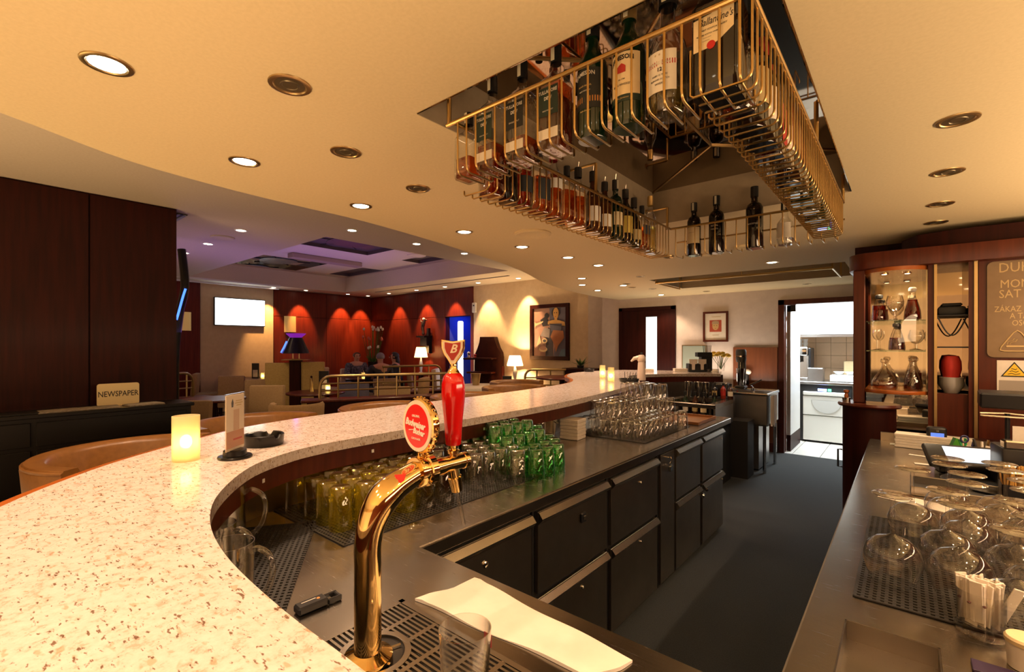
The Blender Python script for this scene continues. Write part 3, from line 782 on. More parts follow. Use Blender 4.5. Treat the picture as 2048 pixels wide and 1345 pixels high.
shield = [(-0.026, 0.0), (0.0, -0.004), (0.026, 0.0), (0.0255, -0.018), (0.020, -0.034), (0.009, -0.049), (0.004, -0.058), (-0.004, -0.058), (-0.009, -0.049), (-0.020, -0.034), (-0.0255, -0.018)]
shield = [(x, y) for x, y in shield][::-1]
tapc = mat('tap_cream', (0.82, 0.72, 0.55), 0.35)
tapr = mat('tap_red', (0.75, 0.010, 0.008), 0.3, coat=0.4)
tapdr = mat('crest_red', (0.40, 0.02, 0.01), 0.35)
# crest and badge face the customer side of the near counter
SH = Matrix.Translation((0, hx, hz + 0.272)) @ Matrix.Rotation(R(35), 4, 'Z') @ Matrix.Rotation(PI / 2, 4, 'X')
MB().prism(shield, -0.006, 0.006, M=SH, bev=0.002).obj('crest', M_gold, tap)
s2 = [(x * 0.86, y * 0.86 - 0.003) for x, y in shield]
crf = MB().prism(s2, 0.0055, 0.0075, M=SH).obj('crest_face', tapc, tap)
s3 = [(x * 0.68, y * 0.68 - 0.006) for x, y in shield]
MB().prism(s3, 0.0072, 0.0085, M=SH).obj('crest_field', tapdr, tap)
def place_text(o, M):
    for v in o.data.vertices: v.co = M @ v.co
    o.location = (0, 0, 0); o.rotation_euler = (0, 0, 0)
tt = text('B', 0.026, tapc, tap, (0, 0, 0), shear=0.35, extrude=0.0005, offset=0.0006); place_text(tt, SH @ Matrix.Translation((0.001, -0.021, 0.0088)))
# round badge
MBG = Matrix.Translation((0.002, 0.120, hz + 0.095)) @ Matrix.Rotation(R(-6), 4, 'Z') @ Matrix.Rotation(PI / 2, 4, 'X')
MB().lathe([(0, -0.012), (0.045, -0.012), (0.056, -0.010), (0.058, -0.004), (0.056, 0.004), (0.051, 0.007)], 40, M=MBG).obj('badge_body', M_gold, tap)
rib_ = MB()
for k in range(28):
    a = 2 * PI * k / 28
    rib_.sphere((0.0565 * math.cos(a), 0.0565 * math.sin(a), -0.003), 0.0042, 6, 4)
bmesh.ops.transform(rib_.b, matrix=MBG, verts=rib_.b.verts)
rib_.obj('badge_beading', M_gold, tap)
MB().lathe([(0.053, 0.004), (0.052, 0.0078), (0, 0.0082)], 40, M=MBG).obj('badge_face', tapc, tap)
MB().lathe([(0.044, 0.0081), (0, 0.0092)], 40, M=MBG).obj('badge_field', tapr, tap)
wcol = mat('badge_white', (0.9, 0.85, 0.75), 0.4)
for body, sz, yy, sh, off, xx in [('ORIGINAL', 0.0072, 0.020, 0, 0, 0), ('Budweiser', 0.0195, 0.004, 0.30, 0.0007, -0.003), ('Budvar', 0.0165, -0.0115, 0.30, 0.0006, 0.010), ('CZECH LAGER', 0.0058, -0.026, 0, 0, 0)]:
    tt = text(body, sz, wcol, tap, (0, 0, 0), shear=sh, extrude=0.0003, offset=off, sx=0.86)
    place_text(tt, MBG @ Matrix.Translation((xx, yy, 0.0096)) @ Matrix.Rotation(R(-5) if sh else 0, 4, 'Z'))
MB().tube([(-0.026, -0.0105, 0.0094), (-0.012, -0.0085, 0.0094), (0.0, -0.0075, 0.0094)], 0.0010, 5, r_end=0.0004).obj('flourish', wcol, tap).matrix_local = MBG
MB().lathe([(0.012, 0), (0.007, 0.006), (0.007, 0.020), (0.010, 0.026)], 16, (0, 0.122, hz + 0.020)).obj('badge_stem', M_gold, tap)
MB().prism([(-0.011, 0.006), (0.011, 0.006), (0.007, -0.006), (0, -0.011), (-0.007, -0.006)][::-1], 0, 0.003, M=Matrix.Translation(Vector((0, 0.072, 0.309)) + Vector((0.66, -0.45, 0.60)).normalized() * 0.0275) @ Vector((0.66, -0.45, 0.60)).to_track_quat('Z', 'Y').to_matrix().to_4x4()).obj('small_crest', tapr, tap)

# towel, bottle opener, beer glass on the near worktop
def towel():
    pa = [P(830, 1203, ZW), P(860, 1192, ZW), P(905, 1182, ZW), P(948, 1160, ZW)]
    pb = [P(1165, 1352, ZW), P(1200, 1350, ZW), P(1235, 1342, ZW), P(1268, 1326, ZW)]
    nu, nv = 22, 10
    mb = MB(); top = []; bot = []
    for i in range(nu + 1):
        u_ = i / nu; rt = []; rb = []
        for j in range(nv + 1):
            v_ = j / nv
            k = v_ * 3; q = min(int(k), 2); f = k - q
            a = pa[q].lerp(pa[q + 1], f); c_ = pb[q].lerp(pb[q + 1], f)
            p = a.lerp(c_, u_)
            z = ZW + 0.0065 + 0.003 * math.sin(u_ * 9 + v_ * 3) * math.sin(v_ * 5 + 1) + 0.004 * math.exp(-((u_ - 0.03) / 0.03) ** 2)
            if i in (0, nu) or j in (0, nv): z -= 0.0015
            p.x += 0.003 * math.sin(v_ * 7 + 3 * u_); p.y += 0.003 * math.sin(u_ * 11)
            rt.append(mb.b.verts.new((p.x, p.y, z))); rb.append(mb.b.verts.new((p.x, p.y, ZW + 0.0008)))
        top.append(rt); bot.append(rb)
    for i in range(nu):
        for j in range(nv):
            mb.b.faces.new((top[i][j], top[i][j + 1], top[i + 1][j + 1], top[i + 1][j]))
            mb.b.faces.new((bot[i][j], bot[i + 1][j], bot[i + 1][j + 1], bot[i][j + 1]))
    for i in range(nu):
        mb.b.faces.new((top[i][0], top[i + 1][0], bot[i + 1][0], bot[i][0])); mb.b.faces.new((top[i][nv], bot[i][nv], bot[i + 1][nv], top[i + 1][nv]))
    for j in range(nv):
        mb.b.faces.new((top[0][j], bot[0][j], bot[0][j + 1], top[0][j + 1])); mb.b.faces.new((top[nu][j], top[nu][j + 1], bot[nu][j + 1], bot[nu][j]))
    o = mb.obj('bar_towel', M_cloth, None, 60)
    return tag(o, 'folded white bar towel along the front edge of the steel worktop', 'towel')
towel()
a_, b_ = P(592, 1232, ZW), P(678, 1196, ZW)
op = T('bottle_opener', 'black plastic bottle opener lying on the steel worktop', 'bottle opener', (a_ + b_) / 2, math.atan2(b_.y - a_.y, b_.x - a_.x))
ln = (b_ - a_).length
MB().box(-ln / 2, ln * 0.18, -0.016, 0.016, 0.001, 0.019, bev=0.004).box(ln * 0.18, ln / 2, -0.016, -0.010, 0.001, 0.014, bev=0.002).box(ln * 0.18, ln / 2, 0.010, 0.016, 0.001, 0.014, bev=0.002).box(ln * 0.42, ln / 2, -0.012, 0.012, 0.001, 0.013, bev=0.002).obj('body', M_blackp, op)
MB().box(ln * 0.20, ln * 0.30, -0.010, 0.010, 0.006, 0.009).obj('blade', M_chrome, op)
MB().lathe([(0, 0), (0.004, 0), (0.003, 0.001), (0, 0.001)], 12, (0.0, 0, 0.019)).obj('stud', mat('stud_orange', (0.7, 0.3, 0.08), 0.4), op)
MB().box(-0.036, -0.004, 0.0035, 0.0055, 0.0190, 0.0194).obj('print_line', wcol, op)
bg = T('beer_glass', 'empty straight beer glass standing on the drip tray', 'glass', (P(930, 1262, 1.01).x, P(930, 1262, 1.01).y, ZW + 0.0085))
MB().lathe([(0, 0.0), (0.030, 0.0), (0.033, 0.004), (0.0405, 0.145), (0.0405, 0.147), (0.039, 0.147), (0.0315, 0.014), (0, 0.012)], 40).obj('body', M_clear, bg, smooth=60)
MB().box(-0.008, 0.008, -0.0005, 0.0005, -0.010, 0.010).obj('mark', mat('red_mark', (0.35, 0.05, 0.05), 0.5), bg, loc=(0.012, 0.0385, 0.115))
# ================================================================ OVERHEAD BOTTLE RACK
# mirrored recess
RT = 2.40
rc = S(MB().box(OX0 - 0.03, OX0 - 0.004, OY0, OY1, ZB + 0.001, RT + 0.02).box(OX1 + 0.004, OX1 + 0.03, OY0, OY1, ZB + 0.001, RT + 0.02).box(OX0 - 0.03, OX1 + 0.03, OY0 - 0.03, OY0 - 0.004, ZB + 0.001, RT + 0.02).box(OX0 - 0.03, OX1 + 0.03, OY1 + 0.004, OY1 + 0.03, ZB + 0.001, RT + 0.02).box(OX0 - 0.03, OX1 + 0.03, OY0 - 0.03, OY1 + 0.03, RT + 0.02, RT + 0.04).obj('ceiling_recess', M_blackm))
M_shade = noisy('shaded_plaster', (0.40, 0.31, 0.19), (0.44, 0.34, 0.21), 20, 0.8)  # ceiling plaster darkened, the recess's shade put into its colour
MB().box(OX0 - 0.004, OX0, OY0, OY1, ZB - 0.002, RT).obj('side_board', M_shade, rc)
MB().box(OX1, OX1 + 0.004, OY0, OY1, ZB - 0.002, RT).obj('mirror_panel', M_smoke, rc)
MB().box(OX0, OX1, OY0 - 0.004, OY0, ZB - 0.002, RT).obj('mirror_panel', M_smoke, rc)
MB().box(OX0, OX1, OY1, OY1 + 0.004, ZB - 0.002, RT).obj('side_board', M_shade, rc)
xm = (OX0 + OX1) / 2
q1, q2 = (xm, OY0 + 0.5), (xm, OY1 - 0.5)
for poly in ([(OX0, OY0), (OX1, OY0), q1], [(OX1, OY1), (OX0, OY1), q2], [(OX0, OY0), q1, q2, (OX0, OY1)], [(OX1, OY0), (OX1, OY1), q2, q1]):
    MB().prism(poly, RT, RT + 0.005).obj('mirror_panel', M_smoke, rc)
for a, c_ in [((OX0, OY0), q1), ((OX1, OY0), q1), ((OX0, OY1), q2), ((OX1, OY1), q2), (q1, q2)]:
    MB().tube([(*a, RT - 0.003), (*c_, RT - 0.003)], 0.005, 6).obj('seam', M_oldbrass, rc)
# second, shallow opening further away
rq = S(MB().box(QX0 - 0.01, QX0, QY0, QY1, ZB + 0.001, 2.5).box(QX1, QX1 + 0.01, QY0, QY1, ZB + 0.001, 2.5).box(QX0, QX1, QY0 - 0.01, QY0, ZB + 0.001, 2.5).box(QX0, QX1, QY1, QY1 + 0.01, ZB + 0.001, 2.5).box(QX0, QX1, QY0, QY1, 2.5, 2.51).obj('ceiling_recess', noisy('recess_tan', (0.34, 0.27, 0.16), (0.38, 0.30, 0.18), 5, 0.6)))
# the rack
rack = T('bottle_rack', 'brass wire bottle rack hanging in the mirrored ceiling opening', 'bottle rack', (0, 0, 0))
RX0, RX1, RY0, RY1, RZ, RB = -1.06, -0.228, 0.988, 2.72, 2.130, 1.967
M_wire = mat('rack_brass', (0.52, 0.34, 0.125), 0.28, 1.0)
for a, c_ in [((RX0 - 0.03, RY0, RZ), (RX1, RY0, RZ)), ((RX1, RY0, RZ), (RX1, RY1 + 0.02, RZ)), ((RX0, RY0, RZ), (RX0, RY1, RZ)), ((RX0, RY1, RZ), (RX1, RY1, RZ))]:
    MB().tube([a, c_], 0.0062, 10).obj('rail', M_wire, rack)
# lower inner rails of the baskets
for a, c_ in [((RX1 - 0.125, RY0 + 0.12, RB + 0.09), (RX1 - 0.125, RY1, RB + 0.09)), ((RX0, RY1 + 0.10, RB + 0.10), (RX1, RY1 + 0.10, RB + 0.10))]:
    MB().tube([a, c_], 0.0045, 8).obj('inner_rail', M_wire, rack)
def wire_mesh(d, end_up, rad=0.018):
    "profile in the plane (outward d, z): down from the rail, a bend, along the bottom, a short rise"
    dx, dy = d
    ln_ = 0.118
    h = RZ - RB
    p = [(0, 0, 0), (0, 0, -h + rad)]
    for k in range(1, 4):
        a = k * PI / 6 * 1.0
        p.append((dx * rad * (1 - math.cos(a)), dy * rad * (1 - math.cos(a)), -h + rad - rad * math.sin(a)))
    p.append((dx * (ln_ - 0.006), dy * (ln_ - 0.006), -h))
    p.append((dx * ln_, dy * ln_, -h + 0.005))
    p.append((dx * ln_, dy * ln_, -h + end_up))
    return MB().tube(p, 0.0029, 6)
def wires(d, pts, end_up):
    me = None
    for p in pts:
        if me is None:
            o = wire_mesh(d, end_up).obj('wire', M_wire, rack, 60); me = o.data
        else:
            o = bpy.data.objects.new('wire', me); COL.objects.link(o); o.parent = rack
        o.location = p
wires((0, 1), [(RX0 + 0.018 + 0.0378 * i, RY0, RZ) for i in range(22)], 0.03)
wires((-1, 0), [(RX1, RY0 + 0.010 + 0.0405 * i, RZ) for i in range(43)], 0.10)
wires((-1, 0), [(RX0, RY0 + 0.16 + 0.0405 * i, RZ) for i in range(39)], 0.018)
wires((0, 1), [(RX0 + 0.03 + 0.055 * i, RY1, RZ) for i in range(15)], 0.02)
for x, y in [(RX0 - 0.02, RY0), (RX1, RY0), (RX0 - 0.02, RY1), (RX1, RY1), (RX1, 1.85), (RX0, 1.85)]:
    ox = OX0 if x < -0.6 else OX1
    MB().tube([(x, y, RZ), (x, y, RZ + 0.13)], 0.007, 8).tube([(x, y, RZ + 0.13), (ox, y, RZ + 0.13)], 0.006, 8).cyl((0, 0, 0), 0.014, 0.004, 12, M=Matrix.Translation((ox, y, RZ + 0.13)) @ Matrix.Rotation(PI / 2 if x < -0.6 else -PI / 2, 4, 'Y')).obj('bracket', M_wire, rack)

# ---------------------------------------------------------------- bottles
PR = {
 'tall': lambda r, h: [(0, 0), (r * 0.94, 0), (r, 0.006), (r, h * 0.56), (r * 0.95, h * 0.62), (r * 0.62, h * 0.70), (r * 0.40, h * 0.76), (r * 0.37, h * 0.90), (r * 0.42, h * 0.905), (r * 0.42, h * 0.93)],
 'port': lambda r, h: [(0, 0), (r * 0.94, 0), (r, 0.006), (r, h * 0.60), (r * 0.97, h * 0.65), (r * 0.78, h * 0.71), (r * 0.42, h * 0.745), (r * 0.37, h * 0.78), (r * 0.40, h * 0.86), (r * 0.40, h * 0.93)],
 'round': lambda r, h: [(0, 0), (r * 0.80, 0), (r * 0.92, 0.01), (r, h * 0.16), (r * 0.98, h * 0.40), (r * 0.86, h * 0.52), (r * 0.50, h * 0.62), (r * 0.36, h * 0.68), (r * 0.34, h * 0.86), (r * 0.40, h * 0.87), (r * 0.40, h * 0.90)],
}
def square_loop(r, k=0.24, n=3):
    "rounded square section"
    out = []
    for q in range(4):
        a0 = q * PI / 2
        cxx = (r - k * r) * (1 if q in (0, 3) else -1); cyy = (r - k * r) * (1 if q in (0, 1) else -1)
        for i in range(n + 1):
            a = a0 + (PI / 2) * i / n
            out.append((cxx + k * r * math.cos(a), cyy + k * r * math.sin(a)))
    return out
def loft(sections, smooth=40):
    mb = MB(); rings = []
    for loop, z in sections: rings.append([mb.b.verts.new((x, y, z)) for x, y in loop])
    n = len(rings[0])
    for A, B in zip(rings, rings[1:]):
        for i in range(n): mb.b.faces.new((A[i], A[(i + 1) % n], B[(i + 1) % n], B[i]))
    mb.b.faces.new(rings[0][::-1]); mb.b.faces.new(rings[-1])
    return mb
M_capb = mat('cap_black', (0.012, 0.012, 0.012), 0.3)
M_capg = mat('cap_gold', (0.6, 0.42, 0.16), 0.3, 0.8)
M_capr = mat('cap_red', (0.3, 0.02, 0.015), 0.35)
M_strip = mat('tax_strip', (0.62, 0.55, 0.38), 0.7)
M_lcream = noisy('label_cream', (0.72, 0.56, 0.30), (0.76, 0.60, 0.34), 30, 0.6)
M_lwhite = noisy('label_white', (0.74, 0.67, 0.54), (0.78, 0.71, 0.58), 30, 0.6)
M_lblack = mat('label_black', (0.012, 0.014, 0.014), 0.5)
M_lgreen = mat('label_green', (0.012, 0.030, 0.022), 0.5)
M_lnavy = mat('label_navy', (0.012, 0.016, 0.03), 0.5)
M_lorange = mat('label_orange', (0.50, 0.20, 0.035), 0.5)
M_lred = mat('label_red', (0.42, 0.02, 0.015), 0.5)
M_ltan = mat('label_tan', (0.45, 0.33, 0.14), 0.6)
M_lyel = mat('label_yellow', (0.60, 0.42, 0.06), 0.6)
M_ink = mat('ink', (0.015, 0.012, 0.010), 0.6)
M_inkw = mat('pale_ink', (0.62, 0.58, 0.48), 0.6)
M_inkg = mat('gold_ink', (0.50, 0.36, 0.14), 0.5)
M_inkr = mat('red_ink', (0.42, 0.03, 0.02), 0.6)
def band(r, z0, z1, a=1.0, seg=14, flat=None):
    "label wrapped over the front (-y) of a bottle"
    if flat: return MB().box(-flat, flat, -r - 0.0012, -r - 0.0002, z0, z1)
    mb = MB(); lo = []; hi = []
    for i in range(seg + 1):
        t_ = -PI / 2 - a + 2 * a * i / seg
        lo.append(mb.b.verts.new((math.cos(t_) * (r + 0.0008), math.sin(t_) * (r + 0.0008), z0)))
        hi.append(mb.b.verts.new((math.cos(t_) * (r + 0.0008), math.sin(t_) * (r + 0.0008), z1)))
    for i in range(seg): mb.b.faces.new((lo[i], lo[i + 1], hi[i + 1], hi[i]))
    return mb
def bottle(loc, label, r=0.038, h=0.30, shape='tall', glass=None, liquid=None, level=0.5, cap=None, labels=(), texts=(), rz=0.0, strip=True, pourer=False, group=None, seg=20):
    t = T('bottle', label, 'bottle', loc, rz, group)
    glass = glass or M_clear
    sq = shape == 'square'
    if sq:
        S_ = [(square_loop(r * 0.95), 0.0), (square_loop(r), 0.005), (square_loop(r), h * 0.60), (square_loop(r * 0.92, 0.5), h * 0.655), (square_loop(r * 0.55, 0.9), h * 0.71), (square_loop(r * 0.38, 1.0), h * 0.75), (square_loop(r * 0.36, 1.0), h * 0.92)]
        loft(S_).obj('glass', glass, t)
        nr = r * 0.36; nz = h * 0.92
    else:
        pf = PR[shape](r, h)
        MB().lathe(pf + [(0, pf[-1][1])], seg).obj('glass', glass, t)
        nr, nz = pf[-1]
    if liquid:
        zl = h * level
        if sq: loft([(square_loop(r * 0.90), 0.006), (square_loop(r * 0.90), zl)]).obj('liquid', liquid, t)
        else:
            k = 0.90 if zl <= h * 0.5 else 0.88
            MB().lathe([(0, 0.006), (r * (0.76 if shape == 'round' else k), 0.006), (r * k, h * 0.16), (r * k, zl), (0, zl)], seg).obj('liquid', liquid, t)
    if cap is not False:
        cm = cap or M_capb
        MB().lathe([(nr * 1.14, nz - h * 0.10), (nr * 1.16, nz), (nr * 1.12, h * 0.995), (0, h)], 16).obj('cap', cm, t)
        if strip: MB().box(-0.0055, 0.0055, -nr * 1.22 - 0.0004, -nr * 1.16, nz - h * 0.085, h * 0.985).obj('tax_strip', M_strip, t)
    if pourer:
        MB().cyl((0, 0, h * 0.93), nr * 0.8, 0.012, 12).tube([(0, 0, h * 0.95), (0, 0, h * 1.03), (0.004, 0, h * 1.10)], 0.0028, 6).obj('pourer', M_chrome, t)
    lab = None
    for i, (z0, z1, a, m_) in enumerate(labels):
        lab = (band(r, z0 * h, z1 * h, flat=r * 0.86 * a) if sq else band(r, z0 * h, z1 * h, a)).obj('label', m_, t)
    for tx_ in texts:
        body, z, size, m_ = tx_[:4]
        kw = tx_[4] if len(tx_) > 4 else {}
        text(body, size, m_, t, (kw.pop('x', 0), -r - 0.0016, z * h), wrap=None if sq else r + 0.0012, extrude=0.0002, **kw)
    return t
by = RY0 + 0.058
GF = 'bottles in the front basket of the ceiling rack'
def fx(px, z=2.05):
    return PX(px, 0, y=by).x
# a row of whiskeys facing the camera
tul = lambda c1, c2: [(0.30, 0.56, 0.98, c1), (0.09, 0.18, 0.98, c2)]
tt3 = [('TULLAMORE', 0.515, 0.0125, M_inkw, {'sx': 0.82, 'offset': 0.0003}), ('DEW', 0.455, 0.0125, M_inkw, {'sx': 0.85, 'offset': 0.0003})]
bottle((fx(938), by, RB), 'squat clear bottle with a little orange liqueur at the outer end of the front basket', 0.034, 0.21, 'square', M_clear, M_amber, 0.30, M_capb)
bottle((fx(985), by, RB), 'square clear whiskey bottle with a dark green label, nearest the lounge in the front basket', 0.037, 0.29, 'square', M_tumbler, M_amber, 0.26, M_capb, tul(M_lgreen, M_lwhite), tt3 + [('IRISH WHISKEY', 0.345, 0.0050, M_inkw)])
bottle((fx(1045), by, RB), 'square clear whiskey bottle with a black label in the front basket', 0.037, 0.29, 'square', M_tumbler, M_amber, 0.22, M_capb, tul(M_lblack, M_lwhite), tt3 + [('SINGLE MALT', 0.36, 0.0062, M_inkw)])
bottle((fx(1112), by, RB), 'square whiskey bottle full of amber with a dark green label in the front basket', 0.037, 0.29, 'square', M_tumbler, M_amber, 0.60, M_capb, tul(M_lgreen, M_lwhite), tt3 + [('IRISH WHISKEY', 0.345, 0.0050, M_inkw)])
bottle((fx(1185), by, RB), 'dark round whiskey bottle with a black label and an orange band', 0.038, 0.31, 'tall', M_greenbottle, None, 0, M_capb, [(0.22, 0.54, 1.15, M_lblack), (0.27, 0.315, 1.16, M_lorange)], [('JAMESON', 0.50, 0.0135, M_inkw, {'sx': 0.95, 'offset': 0.0003, 'arc': 4.0}), ('BLACK BARREL', 0.40, 0.0055, M_inkg), ('IRISH WHISKEY', 0.36, 0.0045, M_inkw), ('Triple Distilled', 0.20, 0.005, M_inkg, {'shear': 0.3})])
jb = bottle((fx(1258), by, RB), 'green whiskey bottle with a cream arched label in the front basket', 0.038, 0.31, 'tall', M_greenbottle, None, 0, M_capg, [(0.22, 0.54, 1.15, M_lcream), (0.17, 0.22, 1.15, M_lgreen)], [('JAMESON', 0.500, 0.0150, M_ink, {'sx': 0.92, 'offset': 0.0005, 'arc': 4.0}), ('IRISH WHISKEY', 0.295, 0.0070, M_ink), ('Est. 1780', 0.335, 0.0045, M_ink), ('John Jameson', 0.195, 0.0062, M_inkg, {'shear': 0.3})])
cr_ = MB().prism([(-0.010, 0.0), (0.010, 0.0), (0.010, 0.014), (0.006, 0.018), (0, 0.022), (-0.006, 0.018), (-0.010, 0.014)], 0, 0.0006).obj('crest', M_inkr, jb, loc=(0, -0.0394, 0.385 * 0.31)); cr_.rotation_euler = (PI / 2, 0, 0)
bottle((fx(1335), by, RB), 'bulbous clear whiskey bottle with an ornate label bearing the number 12', 0.045, 0.31, 'round', M_clear, M_pale, 0.12, M_capb, [(0.13, 0.42, 0.80, M_lwhite), (0.315, 0.350, 0.82, M_lred)], [('CHIVAS REGAL', 0.332, 0.0088, M_inkw, {'sx': 0.9, 'offset': 0.0003}), ('12', 0.285, 0.0115, M_ink, {'offset': 0.0004}), ('AGED 12 YEARS', 0.245, 0.0050, M_ink), ('BLENDED SCOTCH', 0.215, 0.0050, M_ink), ('WHISKY', 0.185, 0.0060, M_ink), ('*  *  *', 0.385, 0.0100, M_inkg)])
bb = bottle((fx(1440), by, RB), 'square dark whiskey bottle with a slanted cream label and red seal', 0.046, 0.31, 'square', M_darkbottle, None, 0, M_capr, [], [("Ballantine's", 0.475, 0.021, M_ink, {'shear': 0.35, 'sx': 0.72, 'x': 0.004}), ('FINEST SCOTCH WHISKY', 0.425, 0.0048, M_ink), ('BLENDED SCOTCH WHISKY', 0.395, 0.0036, M_ink, {'x': -0.010}), ('---------------', 0.375, 0.0036, M_ink, {'x': -0.012}), ('-------------', 0.355, 0.0036, M_ink, {'x': -0.014})])
MB().prism([(-0.0395, 0.092), (-0.008, 0.094), (0.014, 0.104), (0.0395, 0.121), (0.0395, 0.182), (0.020, 0.176), (-0.004, 0.162), (-0.0395, 0.158)], 0, 0.0008).obj('label', M_lcream, bb, loc=(0, -0.0460, 0)).rotation_euler = (PI / 2, 0, 0)
MB().cyl((0, 0, 0), 0.0085, 0.0012, 16).obj('seal', mat('wax_red', (0.5, 0.015, 0.015), 0.4), bb, loc=(-0.004, -0.0466, 0.098)).rotation_euler = (PI / 2, 0, 0)
# left basket: bottles stand outside the inner rail, seen against the bar ceiling
lx = RX0 - 0.056
GLB = 'bottles in the long lounge-side basket of the ceiling rack'
left = [  # y, shape, r, h, glass, liquid, level, cap, labels, label text
 (1.22, 'square', 0.036, 0.24, M_clear, M_cognac, 0.52, M_capb, [], 'square bottle of dark red liqueur behind the first whiskeys'),
 (1.31, 'tall', 0.036, 0.27, M_darkbottle, None, 0, M_capb, [], 'plain dark bottle third from the front corner in the lounge-side basket'),
 (1.40, 'tall', 0.036, 0.28, M_clear, M_cognac, 0.60, M_capg, [(0.2, 0.42, 0.9, M_lblack)], 'brown spirit bottle with a black label and gold cap in the lounge-side basket'),
 (1.50, 'square', 0.036, 0.26, M_clear, M_amber, 0.55, M_capb, [(0.2, 0.52, 0.95, M_lblack)], 'square amber bottle with a tall black label in the lounge-side basket'),
 (1.60, 'tall', 0.036, 0.29, M_clear, M_amber, 0.62, M_capr, [(0.42, 0.56, 1.0, M_lwhite)], 'amber bottle with a white shoulder label and red neck in the lounge-side basket'),
 (1.70, 'square', 0.035, 0.25, M_clear, M_amber, 0.56, M_capb, [], 'square amber bottle without a label in the lounge-side basket'),
 (1.79, 'tall', 0.035, 0.27, M_clear, M_amber, 0.50, M_capb, [], 'clear-necked amber bottle with a pourer in the middle of the lounge-side basket'),
 (1.92, 'tall', 0.035, 0.29, M_brownbottle, None, 0, M_capb, [(0.18, 0.42, 1.1, M_lwhite)], 'brown bottle with a white label and black pourer in the lounge-side basket'),
 (2.03, 'tall', 0.034, 0.27, M_brownbottle, None, 0, M_capb, [(0.18, 0.40, 1.1, M_lwhite)], 'shorter brown bottle with a white label beside the tall brown one'),
 (2.14, 'port', 0.035, 0.31, M_greenbottle, None, 0, M_capb, [(0.25, 0.46, 1.0, M_lcream)], 'slim black wine-shaped bottle with a pale neck strip in the lounge-side basket'),
 (2.25, 'tall', 0.036, 0.29, M_darkbottle, None, 0, M_capb, [(0.2, 0.5, 1.1, M_lyel)], 'dark bottle with a big yellow label in the lounge-side basket'),
 (2.35, 'round', 0.037, 0.27, M_darkbottle, None, 0, M_capb, [(0.15, 0.35, 0.9, M_ltan)], 'dark rounded bottle with a tan label in the lounge-side basket'),
 (2.45, 'square', 0.034, 0.25, M_clear, M_amber, 0.5, M_capb, [(0.35, 0.55, 0.9, M_lnavy)], 'small amber bottle with a navy label in the lounge-side basket'),
 (2.56, 'tall', 0.034, 0.33, M_clear, M_pale, 0.45, M_capg, [], 'very tall slender clear bottle at the far corner of the lounge-side basket'),
]
for i, (y, shp, r, h, g, lq, lv, cp, lb, lab) in enumerate(left):
    bottle((lx, y, RB), lab, r, h, shp, g, lq, lv, cp, lb, [], rz=PI / 2 - 0.3, pourer=(i in (6, 7, 8, 9, 10)), group=GLB, strip=i in (9,))
# right basket
rx = RX1 - 0.062
GRB = 'bottles in the counter-side basket of the ceiling rack'
right = [
 (1.14, 'round', 0.044, 0.26, M_clear, M_amber, 0.22, M_capb, [], 'round decanter-shaped bottle with a finger of amber behind the slanted label'),
 (1.25, 'tall', 0.040, 0.28, M_darkbottle, None, 0, M_capb, [(0.2, 0.5, 1.0, M_ltan)], 'black bottle with a tan label second in the counter-side basket'),
 (1.36, 'tall', 0.040, 0.28, M_darkbottle, None, 0, M_capr, [(0.2, 0.5, 1.2, M_lwhite)], 'black bottle with a pale label third in the counter-side basket'),
 (1.47, 'square', 0.036, 0.26, M_clear, M_cognac, 0.5, M_capr, [(0.12, 0.52, 0.98, M_lred)], 'square bottle with a bright red label in the counter-side basket'),
 (1.60, 'tall', 0.038, 0.28, M_clear, M_clearliq, 0.4, M_capb, [(0.2, 0.45, 1.0, M_lwhite)], 'clear spirit bottle with a white label in the counter-side basket'),
 (1.74, 'tall', 0.038, 0.28, M_darkbottle, None, 0, M_capb, [], 'plain black bottle in the middle of the counter-side basket'),
 (1.88, 'tall', 0.038, 0.28, M_clear, M_pale, 0.4, M_capg, [], 'clear bottle with a gold cap in the counter-side basket'),
 (2.02, 'square', 0.036, 0.27, M_greenbottle, None, 0, M_capb, [], 'dark green square bottle in the counter-side basket'),
 (2.16, 'tall', 0.038, 0.28, M_clear, M_clearliq, 0.5, M_capb, [], 'clear vodka bottle with a black cap in the counter-side basket'),
 (2.32, 'tall', 0.038, 0.28, M_greenbottle, None, 0, M_capb, [], 'dark green tall bottle toward the far end of the counter-side basket'),
 (2.50, 'square', 0.036, 0.26, M_clear, M_clearliq, 0.3, mat('cap_blue', (0.02, 0.05, 0.5), 0.3), [(0.0, 0.12, 0.98, mat('label_blue', (0.015, 0.05, 0.55), 0.4))], 'clear bottle with a blue base label at the far end of the counter-side basket'),
]
for i, (y, shp, r, h, g, lq, lv, cp, lb, lab) in enumerate(right):
    bottle((rx, y, RB), lab, r, h, shp, g, lq, lv, cp, lb, [], rz=PI / 2, group=GRB, strip=False)
# far basket
yb = RY1 + 0.058
GBK = 'bottles in the far basket of the ceiling rack'
bx = lambda px: PX(px, 0, y=yb).x
bottle((bx(1388), yb, RB), 'dark port bottle with a large cream label in the far basket', 0.038, 0.31, 'port', M_darkbottle, None, 0, M_capb, [(0.22, 0.52, 1.2, M_lcream)], [('~~~~~~~', 0.42, 0.010, M_ink)], group=GBK)
bottle((bx(1433), yb, RB), 'tall black port bottle with faint white lettering in the far basket', 0.041, 0.325, 'port', M_darkbottle, None, 0, M_capb, [], [('ROYAL', 0.46, 0.013, M_inkw), ('OPORTO', 0.40, 0.010, M_inkw)], group=GBK)
bottle((bx(1509), yb, RB), 'tallest black wine bottle with one pale word low on it in the far basket', 0.043, 0.335, 'port', M_darkbottle, None, 0, M_capb, [], [('SANDEMAN', 0.38, 0.0115, M_inkw)], strip=False, group=GBK)
